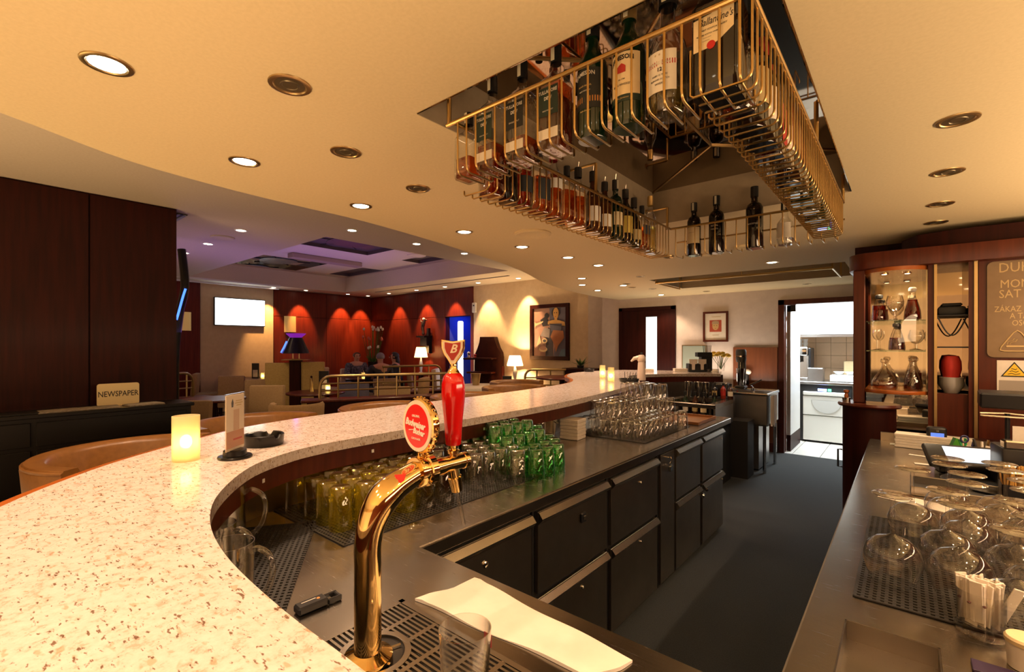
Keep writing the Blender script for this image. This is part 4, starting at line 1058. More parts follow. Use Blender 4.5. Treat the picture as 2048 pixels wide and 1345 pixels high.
bottle((bx(1570), yb, RB), 'short clear bottle partly behind the counter-side basket', 0.042, 0.22, 'round', M_clear, M_clearliq, 0.15, M_capb, [(0.15, 0.5, 0.8, M_lwhite)], group=GBK)
# brass frame below the far opening
fr = T('hanging_frame', 'empty brass rail frame hanging below the far ceiling opening', 'hanging frame', (0, 0, 0))
zf = 2.165
MB().tube([(QX0 + 0.06, QY0 + 0.06, zf), (QX1 - 0.10, QY0 + 0.06, zf)], 0.012, 10).obj('rail', M_wire, fr)
MB().tube([(QX0 + 0.06, QY0 + 0.06, zf), (QX0 + 0.06, QY1 - 0.25, zf)], 0.010, 10).obj('rail', M_wire, fr)
MB().tube([(QX1 - 0.10, QY0 + 0.06, zf), (QX1 - 0.10, QY1 - 0.25, zf)], 0.010, 10).obj('rail', M_wire, fr)
for x, y in [(QX0 + 0.06, QY1 - 0.25), (QX1 - 0.10, QY1 - 0.25), (-1.3, QY0 + 0.06), (QX0 + 0.06, QY0 + 0.06), (QX1 - 0.1, QY0 + 0.06)]:
    MB().tube([(x, y, zf), (x, y, 2.499)], 0.008, 8).obj('hanger', M_wire, fr)
# ================================================================ GLASSES ON THE BAR WORKTOP
def lattice(name, label, x0, x1, y0, y1, z, pitch, parent=None, skip=None):
    mb = MB()
    w_ = pitch * 0.24
    nx = int((x1 - x0) / pitch); ny = int((y1 - y0) / pitch)
    for i in range(nx + 1):
        x = x0 + i * pitch; mb.box(x - w_, x + w_, y0, y1, z, z + 0.003)
    for j in range(ny + 1):
        y = y0 + j * pitch; mb.box(x0, x1, y - w_, y + w_, z + 0.0008, z + 0.0034)
    o = mb.obj(name, M_rubber, parent, 0)
    return tag(o, label, 'bar mat')
lattice('rubber_mat', 'black perforated rubber mat under the yellow and clear glasses', -1.72, -1.26, 0.74, 1.72, ZW + 0.0005, 0.0135)
lm = lattice('rubber_mat', 'black perforated rubber mat in the corner under the glass pitchers', -0.30, 0.36, -0.20, 0.083, ZW + 0.0005, 0.0135)
lm.location = (-1.30, 0.545, 0.0); lm.rotation_euler = (0, 0, -0.60)
lattice('rubber_mat', 'dark mat under the pyramid of clear tumblers', -1.70, -1.19, 2.66, 3.42, ZW + 0.0005, 0.0135)
ZM = ZW + 0.0042
def tumbler_mesh(kind_, r0, r1, h, m_, t, seg=20, wall=0.0025):
    "upturned drinking glass: mouth (r0) on the mat, base (r1) on top"
    pr = [(r0, 0), (r1, h - 0.004), (r1 - 0.004, h), (0, h - 0.002)]
    return MB().lathe(pr, seg).obj('body', m_, t, 50)
protos = {}
def glass(key, loc, label, group, rz=0.0, name='tumbler', cat='glass'):
    r0, r1, h, m_, ridge = GK[key]
    if key not in protos:
        t = T(name, label, cat, loc, rz, group)
        tumbler_mesh(key, r0, r1, h, m_, t)
        MB().lathe([(r1 * 0.96, h - 0.0135), (r1 * 0.97, h - 0.004), (r1 - 0.006, h - 0.0005), (0, h - 0.003), (0, h - 0.012)], 20).obj('base', M_gbase if key in ('clear', 'tall') else m_, t, 50)
        protos[key] = t
        return t
    return dup(protos[key], loc, rz, label, group)
GK = {
 'clear': (0.037, 0.030, 0.105, M_tumbler, 0), 'tall': (0.033, 0.027, 0.140, M_tumbler, 0), 'green': (0.038, 0.030, 0.098, M_green, 0),
 'yellow': (0.036, 0.032, 0.135, M_yellow, 0), 'smoky': (0.038, 0.033, 0.150, M_smokeglass, 0), 'pilsner': (0.036, 0.030, 0.175, M_clear, 0),
}
# yellow tumblers
for i in range(4):
    for j in range(6):
        x = -1.63 + i * 0.082 + 0.02 * (j % 2); y = 0.80 + j * 0.080
        if j == 0 and i in (0,): continue
        if i == 3 and j > 3: continue
        glass('yellow', (x, y, ZM), 'yellow tinted tumbler, %s row from the camera, %s from the aisle side' % (ORD[j], ORD[3 - i]), 'yellow tumblers on the rubber mat', random.random() * 6)
glass('pilsner', (-1.655, 0.785, ZM), 'tall clear glass at the near corner of the yellow tumblers', 'tall clear glass by the yellow tumblers')
for i, (x, y) in enumerate([(-1.67, 1.30), (-1.585, 1.295), (-1.67, 1.385), (-1.585, 1.38), (-1.50, 1.30), (-1.50, 1.385), (-1.67, 1.47), (-1.585, 1.465)]):
    glass('smoky', (x, y, ZM), 'dark smoky tumbler behind the tap badge, %s counted from the near corner of its block' % ORD[i], 'smoky tumblers behind the tap badge')
for i, (x, y) in enumerate([(-1.335, 1.105), (-1.33, 1.19)]):
    glass('smoky', (x, y, ZM), 'dark smoky tumbler under the tap spout, the %s of two' % ['nearer', 'farther'][i], 'smoky tumblers under the tap spout')
# clear tall glasses between tap and green ones
for i in range(4):
    for j in range(4):
        x = -1.60 + i * 0.086; y = 1.555 + j * 0.076 - 0.06 * i
        if (x < -1.56 and y < 1.53): continue
        glass('tall', (x, y, ZM), 'tall clear glass beside the green tumblers, %s row from the aisle, %s along' % (ORD[3 - i], ORD[j]), 'tall clear glasses beside the green tumblers')
for x, y, n_ in [(-1.262, 1.545, 2)]:
    for k in range(n_):
        glass('clear', (x, y, ZM + k * 0.036), '%s clear tumbler of the nested pair standing before the green tumblers' % ['lower', 'upper'][k], 'nested clear pair in front of the green tumblers')
# green tumblers nested in stacks
gi = 0
for i in range(6):
    for j in range(5):
        x = -1.235 - i * 0.083; y = 1.640 + j * 0.080 + 0.012 * (i % 2)
        if j < i - 3: continue
        n_ = [2, 2, 3, 4, 4, 4][i] - (1 if j == 4 else 0)
        if i == 0 and j > 2: continue
        if i == 1 and j > 3: continue
        if i == 5 and j > 3: n_ = 2
        for k in range(n_):
            glass('green', (x, y, ZW + 0.0005 + k * 0.036), 'emerald tumbler, %s up in its nested stack, %s row from the aisle, %s along' % (ORD[k], ORD[i], ORD[j]), 'emerald green tumblers in nested stacks', random.random() * 6)
# small mixer bottles with silver caps
sbp = None
for i in range(3):
    for j in range(4):
        loc = (-1.735 + i * 0.056, 2.06 + j * 0.056 - 0.012 * i, ZW + 0.0005)
        lab = 'small clear mixer bottle with a silver cap, %s row from the splashback, %s along' % (ORD[i], ORD[j])
        if sbp is None:
            sbp = T('mixer_bottle', lab, 'bottle', loc, 0, 'small mixer bottles behind the green tumblers')
            MB().lathe([(0, 0), (0.025, 0), (0.026, 0.004), (0.026, 0.12), (0.022, 0.145), (0.012, 0.175), (0.011, 0.205), (0, 0.205)], 16).obj('glass', M_clear, sbp, 50)
            MB().lathe([(0.0125, 0.196), (0.0128, 0.208), (0.010, 0.212), (0, 0.212)], 14).obj('cap', M_chrome, sbp)
        else: dup(sbp, loc, 0, lab)
# ice bucket and napkin block
q = P(1088, 884, ZW)
ib = T('ice_bucket', 'steel ice bucket with a dark rim beside the white napkin block', 'bucket', (q.x - 0.02, q.y + 0.02, ZW))
MB().lathe([(0, 0), (0.062, 0), (0.068, 0.01), (0.088, 0.145), (0.094, 0.15), (0.094, 0.155), (0.084, 0.152), (0.066, 0.012), (0, 0.010)], 32).obj('bowl', M_chrome, ib, 50)
MB().lathe([(0.084, 0.138), (0, 0.138)], 28).obj('contents', M_blackm, ib)
for s_ in (-1, 1): MB().tube([(0.088 * s_, -0.012, 0.128), (0.105 * s_, -0.010, 0.122), (0.110 * s_, 0, 0.118), (0.105 * s_, 0.010, 0.122), (0.088 * s_, 0.012, 0.128)], 0.003, 8).obj('handle', M_chrome, ib)
q = P(1141, 882, ZW)
nk = T('napkin_block', 'square block of white paper napkins on the steel worktop', 'napkins', (q.x - 0.03, q.y + 0.075, ZW), 0.12)
for k in range(6):
    MB().box(-0.062, 0.062, -0.062, 0.062, k * 0.021 + 0.0006, k * 0.021 + 0.0204, bev=0.003).obj('napkin_pack', M_paper, nk, loc=((k % 3 - 1) * 0.0012, (k % 2) * 0.001, 0), smooth=0)
# pyramid of clear tumblers
gl_label = 'clear pyramid tumbler, %s layer, %s row from the aisle, %s along from the camera'
gl_group = 'clear tumblers in the pyramid on the dark mat'
sp_ = 0.0815
for i in range(6):
    for j in range(9):
        glass('clear', (-1.66 + i * sp_, 2.70 + j * sp_, ZM), gl_label % ('bottom', ORD[5 - i], ORD[j]), gl_group, random.random() * 6)
for i in range(5):
    for j in range(8):
        if (i == 4 and j < 5) or (i == 3 and j < 2) or (i == 0 and j < 1): continue
        glass('clear', (-1.62 + i * sp_, 2.74 + j * sp_, ZM + 0.1055), gl_label % ('middle', ORD[4 - i], ORD[j]), gl_group, random.random() * 6)
for i in range(4):
    for j in range(3):
        if j > 1 and i != 1: continue
        glass('clear', (-1.50 + (i - 1) * sp_ + 0.04, 3.10 + j * sp_, ZM + 0.211), gl_label % ('top', ORD[3 - i], ORD[j]), gl_group, random.random() * 6)
for k in range(2):
    glass('clear', (-1.165, 3.20, ZW + 0.0005 + k * 0.036), '%s clear tumbler of the nested pair by the brown tray' % ['lower', 'upper'][k], 'nested clear pair by the brown tray')
q = P(1385, 850, ZW)
tr_ = T('serving_tray', 'brown rectangular serving tray at the far end of the worktop', 'tray', (-1.36, 3.72, ZW), 0.0)
brm = mat('tray_brown', (0.20, 0.075, 0.022), 0.35, coat=0.3)
MB().box(-0.19, 0.19, -0.20, 0.20, 0.001, 0.006).obj('tray_base', brm, tr_)
MB().box(-0.20, 0.20, -0.21, -0.20, 0.001, 0.022, bev=0.002).box(-0.20, 0.20, 0.20, 0.21, 0.001, 0.022, bev=0.002).box(-0.20, -0.19, -0.20, 0.20, 0.001, 0.022).box(0.19, 0.20, -0.20, 0.20, 0.001, 0.022).obj('tray_rim', brm, tr_)
# glass pitchers in the dark corner
def pitcher(loc, rz, label, h=0.20, r=0.055):
    t = T('pitcher', label, 'pitcher', loc, rz, 'clear pitchers in the corner of the bar')
    MB().lathe([(0, 0.0), (r * 0.95, 0.0), (r, 0.004), (r * 0.93, h * 0.6), (r * 0.97, h), (r * 0.93, h), (r * 0.89, h * 0.6), (r * 0.94, 0.012), (0, 0.010)], 28).obj('body', M_pitcher, t, 50)
    hp = [(r * 0.92, 0, h * 0.88), (r * 1.25, 0, h * 0.93), (r * 1.75, 0, h * 0.82), (r * 1.85, 0, h * 0.58), (r * 1.55, 0, h * 0.34), (r * 0.97, 0, h * 0.22)]
    MB().tube(smooth_path(hp, 4), 0.0065, 10).obj('handle', M_pitcher, t, 60)
    return t
pitcher((-1.47, 0.49, ZM), 0.9, 'clear glass pitcher with a big loop handle, in the dark corner under the granite', 0.19, 0.06)
pitcher((-1.26, 0.40, ZM), 0.7, 'clear glass pitcher mostly hidden by the granite edge, middle of the corner', 0.16, 0.05)
pitcher((-1.115, 0.385, ZM), 0.7, 'clear glass pitcher with only its handle showing past the granite edge', 0.16, 0.05)
q = P(832, 1057, ZW)
ca = tag(MB().lathe([(0.026, 0), (0.028, 0.006), (0.020, 0.012), (0, 0.013)], 20).obj('glass_coaster', M_clear, None, 50, loc=(q.x, q.y, ZW)), 'small round glass lid lying on the worktop before the mat', 'glass lid')

# ---------------------------------------------------------------- things on the granite
ZG = 1.10
candm = mat('candle_frost', (0.80, 0.70, 0.50), 0.5, emit=(1.0, 0.72, 0.26), es=0.55)
candhot = mat('candle_flame', (1, 0.8, 0.4), 0.5, emit=(1.0, 0.80, 0.30), es=30.0)
def candle(loc, label, r=0.036, h=0.135, power=0.4, flame=0.016):
    t = T('candle', label, 'candle', loc, 0, 'candles in frosted cylinders')
    m_, n_, b_ = M_candle
    MB().lathe([(0, 0), (r * 0.97, 0), (r, 0.003), (r, h), (r - 0.003, h + 0.0005), (r - 0.004, h - 0.003), (r - 0.004, 0.006), (0, 0.006)], 32).obj('holder', m_, t, 50)
    MB().sphere((0, 0, h * 0.42), flame, 12, 8, (1, 1, 1.3)).obj('flame', candhot, t)
    lamp('candle_light', 'POINT', (0, 0, h * 0.45), (1.0, 0.62, 0.2), power, t, shadow_soft_size=0.012)
    return t
# frosted candle glass: milky and see-through enough to glow from its flame
m_, n_, b_ = nt('frosted_candle_glass')
sock(b_, 'Base Color', (0.85, 0.78, 0.62, 1)); sock(b_, 'Roughness', 0.45); sock(b_, 'Transmission Weight', 0.0)
tl = n_.nodes.new('ShaderNodeBsdfTranslucent'); tl.inputs[0].default_value = (0.95, 0.86, 0.6, 1)
tp = n_.nodes.new('ShaderNodeBsdfTransparent'); tp.inputs[0].default_value = (0.95, 0.9, 0.75, 1)
x1 = n_.nodes.new('ShaderNodeMixShader'); x1.inputs[0].default_value = 0.55
x2 = n_.nodes.new('ShaderNodeMixShader'); x2.inputs[0].default_value = 0.40
n_.links.new(b_.outputs[0], x1.inputs[1]); n_.links.new(tl.outputs[0], x1.inputs[2])
n_.links.new(x1.outputs[0], x2.inputs[1]); n_.links.new(tp.outputs[0], x2.inputs[2])
n_.links.new(x2.outputs[0], n_.nodes['Material Output'].inputs['Surface'])
M_candle = (m_, n_, b_)
q = P(372, 921, ZG)
candle((q.x, q.y, ZG), 'large glowing frosted candle on the near granite left of the menu card')
# acrylic menu card on a black foot
q = P(470, 916, ZG)
vd = math.atan2(-q.y, -q.x)
mc_ = T('menu_stand', 'clear acrylic menu stand with a drinks card on a round black foot', 'menu stand', (q.x, q.y, ZG), YAW + PI / 2)
MB().lathe([(0, 0), (0.047, 0), (0.048, 0.004), (0.046, 0.008), (0, 0.009)], 28).lathe([(0.033, 0.009), (0.032, 0.024), (0.028, 0.027), (0, 0.027)], 24).obj('foot', M_black, mc_)
MB().box(-0.050, 0.050, -0.004, 0.004, 0.020, 0.200, bev=0.001).obj('acrylic', M_pane, mc_)
card = MB().box(-0.047, 0.047, -0.0012, 0.0012, 0.026, 0.196).obj('card', mat('card_cream', (0.72, 0.60, 0.46), 0.6), mc_)
MB().box(-0.046, 0.046, -0.0018, -0.0013, 0.034, 0.085).obj('card_print', mat('card_photo', (0.45, 0.20, 0.10), 0.6), card)
MB().box(-0.010, 0.020, -0.0018, -0.0013, 0.086, 0.150).obj('card_print', mat('card_photo2', (0.55, 0.36, 0.24), 0.6), card)
MB().prism([(-0.020, 0.158), (-0.012, 0.158), (-0.010, 0.172), (-0.015, 0.184), (-0.021, 0.172)], 0.0013, 0.0018, M=Matrix(((1, 0, 0, 0), (0, 0, -1, 0), (0, 1, 0, 0), (0, 0, 0, 1)))).obj('print_mark', M_ink, card)
for zz, hw_ in ((0.176, 0.016), (0.169, 0.020), (0.162, 0.013)): MB().box(0.018 - hw_, 0.018 + hw_, -0.0018, -0.0013, zz - 0.0016, zz + 0.0016).obj('print_line', M_inkg, card)
MB().box(-0.012, 0.034, -0.0023, -0.0018, 0.056, 0.061).obj('print_line', M_inkr, card)
# ashtray
q = P(527, 890, ZG)
at_ = T('ashtray', 'round black ashtray on the granite beside the menu stand', 'ashtray', (q.x, q.y, ZG))
prof = [(0, 0), (0.060, 0), (0.064, 0.006), (0.066, 0.036), (0.062, 0.039), (0.057, 0.036), (0.052, 0.010), (0, 0.008)]
ash = MB().lathe(prof, 48)
for v in ash.b.verts:
    a = math.atan2(v.co.y, v.co.x)
    r_ = math.hypot(v.co.x, v.co.y)
    if v.co.z > 0.03 and r_ > 0.05:
        for q_ in (0.3, 2.39, 4.49):
            d_ = abs((a - q_ + PI) % (2 * PI) - PI)
            if d_ < 0.14: v.co.z -= 0.012
ash.obj('bowl', M_black, at_, 40)
# far candles on the bend of the bar
for (px, py), lab in [((1222, 764), 'yellow candle on the far bend of the bar, the nearer of two'), ((1205, 757), 'yellow candle on the far bend of the bar, the farther of two')]:
    q = P(px, py, ZG)
    candle((q.x, q.y, ZG), lab, 0.030, 0.135, 0.6, 0.015)
# black ashtray and a wrapped cutlery-like bottle near the end of the counter
q = P(1258, 764, ZG)
a2 = T('condiment_tray', 'black tray of straws and picks at the far end of the granite', 'tray', (q.x, q.y, ZG))
MB().lathe([(0, 0), (0.085, 0), (0.095, 0.03), (0.088, 0.03), (0.08, 0.006), (0, 0.006)], 24).obj('dish', M_black, a2)
for k in range(5): MB().tube([(0.02 * k - 0.04, 0.01 * (k % 2), 0.008), (0.03 * k - 0.06, 0.03, 0.09)], 0.003, 6).obj('pick', [M_blackp, M_chrome][k % 2], a2)
q = P(1271, 762, ZG)
wb = T('cream_dispenser', 'pale pink soda siphon at the far end of the granite', 'siphon', (q.x + 0.02, q.y + 0.09, ZG), 0.6)
pkm = mat('siphon_pale', (0.78, 0.62, 0.52), 0.35)
MB().lathe([(0, 0), (0.040, 0), (0.042, 0.01), (0.034, 0.17), (0.030, 0.185), (0, 0.187)], 20).obj('body', pkm, wb)
MB().lathe([(0.034, 0.185), (0.040, 0.20), (0.040, 0.225), (0.024, 0.25), (0, 0.252)], 20).obj('head', pkm, wb)
MB().tube([(-0.02, 0, 0.225), (-0.07, 0, 0.215), (-0.10, 0, 0.185)], [0.022, 0.018, 0.008], 10).obj('nozzle', pkm, wb)
MB().cyl((0, 0, 0.250), 0.010, 0.025, 12).obj('charger', M_blackp, wb)
q = P(1190, 757, ZG)
MBd = T('ashtray', 'black ashtray behind the candles on the far bend of the bar', 'ashtray', P(1178, 744, ZG))
MB().lathe(prof, 24).obj('bowl', M_black, MBd)
# ================================================================ BACK COUNTER (right side)
CE = -0.168
bk = T('back_counter', 'brushed steel back counter along the right of the aisle', 'counter', (0, 0, 0))
SX0, SX1, SY0, SY1 = -0.10, 0.052, 0.90, 1.237
CY1_ = 3.72
ct = MB()
for a, b_, c_, d in [(CE, SX0, 0.50, CY1_), (SX1, 1.395, 0.50, CY1_), (SX0, SX1, SY1, CY1_), (SX0, SX1, 0.50, SY0)]:
    ct.box(a, b_, c_, d, ZW - 0.04, ZW)
bmesh.ops.remove_doubles(ct.b, verts=ct.b.verts, dist=1e-5)
ct.obj('top', M_steel, bk, 0)
MB().tube([(CE + 0.002, 0.5, ZW - 0.008), (CE + 0.002, CY1_, ZW - 0.008)], 0.008, 8).obj('edge_bead', M_steel, bk)
MB().box(CE + 0.03, 1.39, 0.52, CY1_, 0.10, ZW - 0.04).box(CE + 0.08, 1.39, 0.52, CY1_, 0, 0.10).obj('base_cabinet', M_steeld, bk)
sk = MB()
sk.box(SX0, SX0 + 0.003, SY0, SY1, ZW - 0.30, ZW - 0.001).box(SX1 - 0.003, SX1, SY0, SY1, ZW - 0.30, ZW - 0.001).box(SX0, SX1, SY0, SY0 + 0.003, ZW - 0.30, ZW - 0.001).box(SX0, SX1, SY1 - 0.003, SY1, ZW - 0.30, ZW - 0.001).box(SX0, SX1, SY0, SY1, ZW - 0.303, ZW - 0.30)
sk.obj('basin', steel('basin_steel', (0.20, 0.175, 0.145), 0.34, (30, 30, 3)), bk)
MB().box(CE + 0.05, 1.39, CY1_ - 0.02, CY1_, ZW, ZW + 0.05).obj('upstand', M_steeld, bk)
lattice('rubber_mat', 'black perforated rubber mat under the balloon glasses on the back counter', -0.092, 0.75, 1.362, 2.03, ZW + 0.0005, 0.0145)
# balloon glasses standing on their rims
bgp = None
feet = [(1785, 988), (1825, 937), (1895, 914), (1899, 927), (1897, 938), (1901, 951), (1895, 981), (1908, 1004), (1973, 922), (1975, 933), (1978, 946), (1991, 963), (2029, 928), (2032, 943), (2011, 1000), (2025, 1026), (2036, 1056)]
labs = {0: 'balloon wine glass upside down at the near corner of the rubber mat, nearest the aisle', 1: 'balloon wine glass upside down, second from the aisle edge, beyond the mat corner', 7: 'front balloon glass upside down, right behind the sugar glass and mat edge', 16: 'balloon glass upside down beside the sugar glass, cut by the picture edge'}
placed = []
for i, f in enumerate(feet):
    q = P(f[0], f[1], ZM + 0.218)
    v = Vector((q.x, q.y))
    for _ in range(30):
        for pl in placed:
            d_ = v - pl
            if d_.length < 0.121: v = pl + d_.normalized() * 0.1215
    placed.append(v)
    lab = labs.get(i, 'balloon wine glass upside down on the back counter, %s counted from the farthest row' % ORD[i])
    onmat = -0.05 < v.x < 0.72 and 1.40 < v.y < 2.0
    loc = (v.x, v.y, ZM if onmat else ZW + 0.0008)
    if bgp is None:
        bgp = T('balloon_glass', lab, 'wine glass', loc, 0, 'balloon wine glasses on the back counter')
        pb = [(0.043, 0), (0.052, 0.022), (0.059, 0.050), (0.0595, 0.066), (0.052, 0.088), (0.034, 0.106), (0.012, 0.114), (0.005, 0.119)]
        MB().lathe(pb, 32).obj('bowl', M_clear, bgp, 60)
        MB().lathe([(0.005, 0.119), (0.0042, 0.14), (0.0042, 0.195), (0.0065, 0.207)], 14).obj('stem', M_tumbler, bgp, 60)
        MB().lathe([(0.0065, 0.207), (0.020, 0.2115), (0.041, 0.2145), (0.042, 0.216), (0.040, 0.2175), (0, 0.218)], 32).obj('foot', M_gbase, bgp, 50)
    else: dup(bgp, loc, 0, lab)
# sugar sachets in a glass
q = P(1962, 1268, ZW)
sg = T('sugar_glass', 'small straight glass crammed with white sugar sachets', 'glass', (q.x, q.y, ZW + 0.0008))
MB().lathe([(0, 0), (0.038, 0), (0.040, 0.004), (0.040, 0.014), (0.036, 0.020), (0.039, 0.088), (0.0375, 0.088), (0.0345, 0.022), (0, 0.020)], 32).obj('body', M_clear, sg, 50)
sm = None
for k in range(34):
    a = random.random() * 6.283; r_ = 0.027 * math.sqrt(random.random())
    if sm is None: o = MB().box(-0.010, 0.010, -0.0018, 0.0018, 0.0, 0.082, bev=0.0008).obj('sachet', M_paper, sg); sm = o.data
    else: o = bpy.data.objects.new('sachet', sm); COL.objects.link(o); o.parent = sg
    o.location = (r_ * math.cos(a), r_ * math.sin(a), 0.021 + 0.010 * random.random()); o.rotation_euler = (R(random.uniform(-6, 6)), R(random.uniform(-6, 6)), random.random() * 3)
o = bpy.data.objects.new('sachet', sm); COL.objects.link(o); o.parent = sg; o.location = (0.026, 0.0, 0.030); o.rotation_euler = (0.2, 0.3, 0.5)
dm = mat('sachet_print', (0.12, 0.03, 0.02), 0.6)
for a in (-1.5, -2.2, -2.9): MB().sphere((0.0335 * math.cos(a), 0.0335 * math.sin(a), 0.068), 0.0035, 8, 5, (1, 1, 0.7)).obj('print_dot', dm, sg)
q = P(2052, 1338, ZW)
lc = T('lidded_cup', 'white cup with a cream lid at the near end of the back counter', 'cup', (q.x, q.y, ZW + 0.0008))
MB().lathe([(0, 0), (0.024, 0), (0.027, 0.045), (0, 0.045)], 24).obj('body', M_paper, lc)
MB().lathe([(0.0285, 0.045), (0.029, 0.052), (0.026, 0.056), (0, 0.057)], 24).obj('lid', M_lcream, lc)
q = P(1988, 1342, ZW)
tag(MB().box(-0.03, 0.03, -0.02, 0.02, 0.0006, 0.006, bev=0.001).obj('purple_card', mat('purple_card', (0.03, 0.015, 0.05), 0.4), None, loc=(q.x, q.y - 0.01, ZW)), 'dark purple card box at the near end of the back counter', 'card')
# inset steel trough with a round black tray beyond the glasses
q = P(1800, 930, ZW)
tg = T('steel_insert', 'raised steel insert with an oval black opening, beyond the balloon glasses', 'insert', (0.02, 2.43, ZW))
MB().box(-0.005, 0.5, -0.01, 0.0, 0.0008, 0.035, bev=0.002).box(-0.005, 0.5, 0.20, 0.21, 0.0008, 0.035, bev=0.002).box(-0.005, 0.005, 0.0, 0.20, 0.0008, 0.035, bev=0.002).box(0.49, 0.5, 0.0, 0.20, 0.0008, 0.035, bev=0.002).obj('rim', M_steel, tg)
MB().box(0.006, 0.489, 0.001, 0.199, 0.001, 0.004).obj('opening', M_blackm, tg)
bt = T('round_tray', 'black round tray beneath the farthest wine glasses', 'tray', (0.30, 2.78, ZW + 0.0008))
MB().lathe([(0, 0), (0.17, 0), (0.185, 0.010), (0.180, 0.012), (0.168, 0.004), (0, 0.003)], 40).obj('dish', M_blackp, bt)
# straws
q = P(2030, 1000, ZW)
st = T('straw_box', 'black box packed with gold-striped straws behind the balloon glasses', 'straw holder', (q.x + 0.02, q.y, ZW + 0.0008))
MB().box(-0.06, 0.06, -0.045, -0.042, 0, 0.06).box(-0.06, 0.06, 0.042, 0.045, 0, 0.06).box(-0.06, -0.057, -0.045, 0.045, 0, 0.06).box(0.057, 0.06, -0.045, 0.045, 0, 0.06).box(-0.06, 0.06, -0.045, 0.045, 0, 0.003).obj('box', M_blackp, st)
sm = None; stm = noisy('straw_gold', (0.50, 0.26, 0.05), (0.62, 0.36, 0.09), 60, 0.4)
for k in range(40):
    if sm is None: o = MB().tube([(0, 0, 0.003), (0, 0, 0.125)], 0.0032, 6).obj('straw', stm, st); sm = o.data
    else: o = bpy.data.objects.new('straw', sm); COL.objects.link(o); o.parent = st
    o.location = (-0.048 + 0.0105 * (k % 10), -0.030 + 0.018 * (k // 10), 0.001); o.rotation_euler = (R(random.uniform(-7, 7)), R(random.uniform(-7, 7)), 0)
# paper stack, receipts
q = P(1862, 903, ZW)
ps = T('paper_stack', 'long stack of cream folded paper napkins at the far end of the back counter', 'paper stack', (q.x + 0.01, q.y + 0.06, ZW + 0.0008), R(-4))
for k in range(5): MB().box(-0.165, 0.165, -0.055, 0.055, 0, 0.0152, bev=0.002).obj('napkin_pack', M_paper, ps, 0, loc=(0.003 * (k % 2), 0, 0.0156 * k))
for (px, py, sx_, sy_, rz), lab in [((1862, 916, 0.09, 0.012, -0.2), 'thin slip of paper lying in front of the paper stack'), ((1850, 930, 0.04, 0.02, 0.1), 'small white note on the back counter before the paper stack'), ((1795, 890, 0.035, 0.03, 0), 'small white napkin left of the paper stack'), ((1830, 1005, 0.10, 0.05, -0.35), 'pale sheet of paper behind the first balloon glasses')]:
    q = P(px, py, ZW)
    tag(MB().box(-sx_, sx_, -sy_, sy_, 0.0006, 0.0022).obj('paper_slip', M_paper, None, 0, loc=(q.x, q.y, ZW)), lab, 'paper').rotation_euler = (0, 0, rz)
# card terminal, green box, pen cup, papers, tablet till, printer
q = PX(1873, 870, y=3.55)
tm_ = T('card_terminal', 'dark card terminal standing upright with a small blue screen', 'card terminal', (q.x, 3.55, ZW + 0.0008), 0.1)
MB().box(-0.042, 0.042, -0.025, 0.025, 0, 0.13, bev=0.012, seg=3).obj('body', M_blackp, tm_)
MB().box(-0.028, 0.028, -0.0275, -0.025, 0.06, 0.098).obj('screen', mat('blue_screen', (0.1, 0.2, 0.6), 0.2, emit=(0.10, 0.22, 0.9), es=0.8), tm_)
MB().box(-0.006, 0.006, -0.029, -0.025, 0.105, 0.115).obj('button', M_chrome, tm_)
def small(px, py, yy): 
    q = PX(px, py, y=yy); return (q.x, yy, ZW + 0.0008)
gb = T('green_box', 'small green and cream carton leaning beside the pen cup', 'box', small(1912, 870, 3.42), 0.35)
gbm = mat('box_green', (0.06, 0.28, 0.02), 0.5)
MB().box(-0.022, 0.008, -0.015, 0.015, 0, 0.085, rot=Matrix.Rotation(0.35, 4, 'Y')).obj('carton', gbm, gb, loc=(0, 0, 0.010))
MB().box(0.008, 0.030, -0.0148, 0.0148, 0, 0.080, rot=Matrix.Rotation(0.35, 4, 'Y')).obj('carton_side', M_lcream, gb, loc=(0.004, 0, 0.005))
pc = T('pen_cup', 'black desk caddy holding pens and green scissors', 'pen cup', small(1948, 880, 3.30), 0.1)
MB().box(-0.06, 0.06, -0.045, 0.045, 0, 0.065, bev=0.006).obj('caddy', M_blackp, pc)
grm = mat('pen_green', (0.03, 0.34, 0.10), 0.4); blm = mat('pen_navy', (0.03, 0.03, 0.12), 0.4)
for k, (x, m_) in enumerate([(-0.040, grm), (-0.030, grm), (-0.010, blm), (0.012, M_blackp), (0.030, M_paper), (0.043, M_brass)]):
    MB().tube([(x, -0.01 + 0.01 * (k % 3), 0.050), (x + 0.012 * (k % 3 - 1), 0.01, 0.105 + 0.01 * (k % 2))], 0.0055, 8).obj('pen', m_, pc)
MB().tube([(-0.035 + 0.014 * math.cos(a), 0.0, 0.112 + 0.017 * math.sin(a)) for a in [2 * PI * k / 14 for k in range(14)]], 0.004, 8, closed=True).obj('scissor_loop', blm, pc)
till = T('tablet_till', 'dark till terminal with a tilted pale glowing screen', 'till', small(1965, 905, 2.98), R(12))
tm4 = Matrix.Rotation(R(28), 4, 'X')
MB().box(-0.20, 0.20, -0.075, 0.075, -0.015, 0.015, bev=0.012, seg=3, rot=tm4).obj('case', M_blackp, till, loc=(0, 0, 0.075))
o = MB().box(-0.13, 0.17, -0.052, 0.052, 0.0155, 0.0172).obj('screen', mat('till_screen', (0.5, 0.6, 0.7), 0.2, emit=(0.55, 0.70, 0.85), es=0.75), till, loc=(0, 0, 0.075)); o.rotation_euler = (R(28), 0, 0)
MB().box(-0.15, 0.15, -0.03, 0.05, 0, 0.06, bev=0.004).obj('stand', M_blackp, till, loc=(0, 0.02, 0))
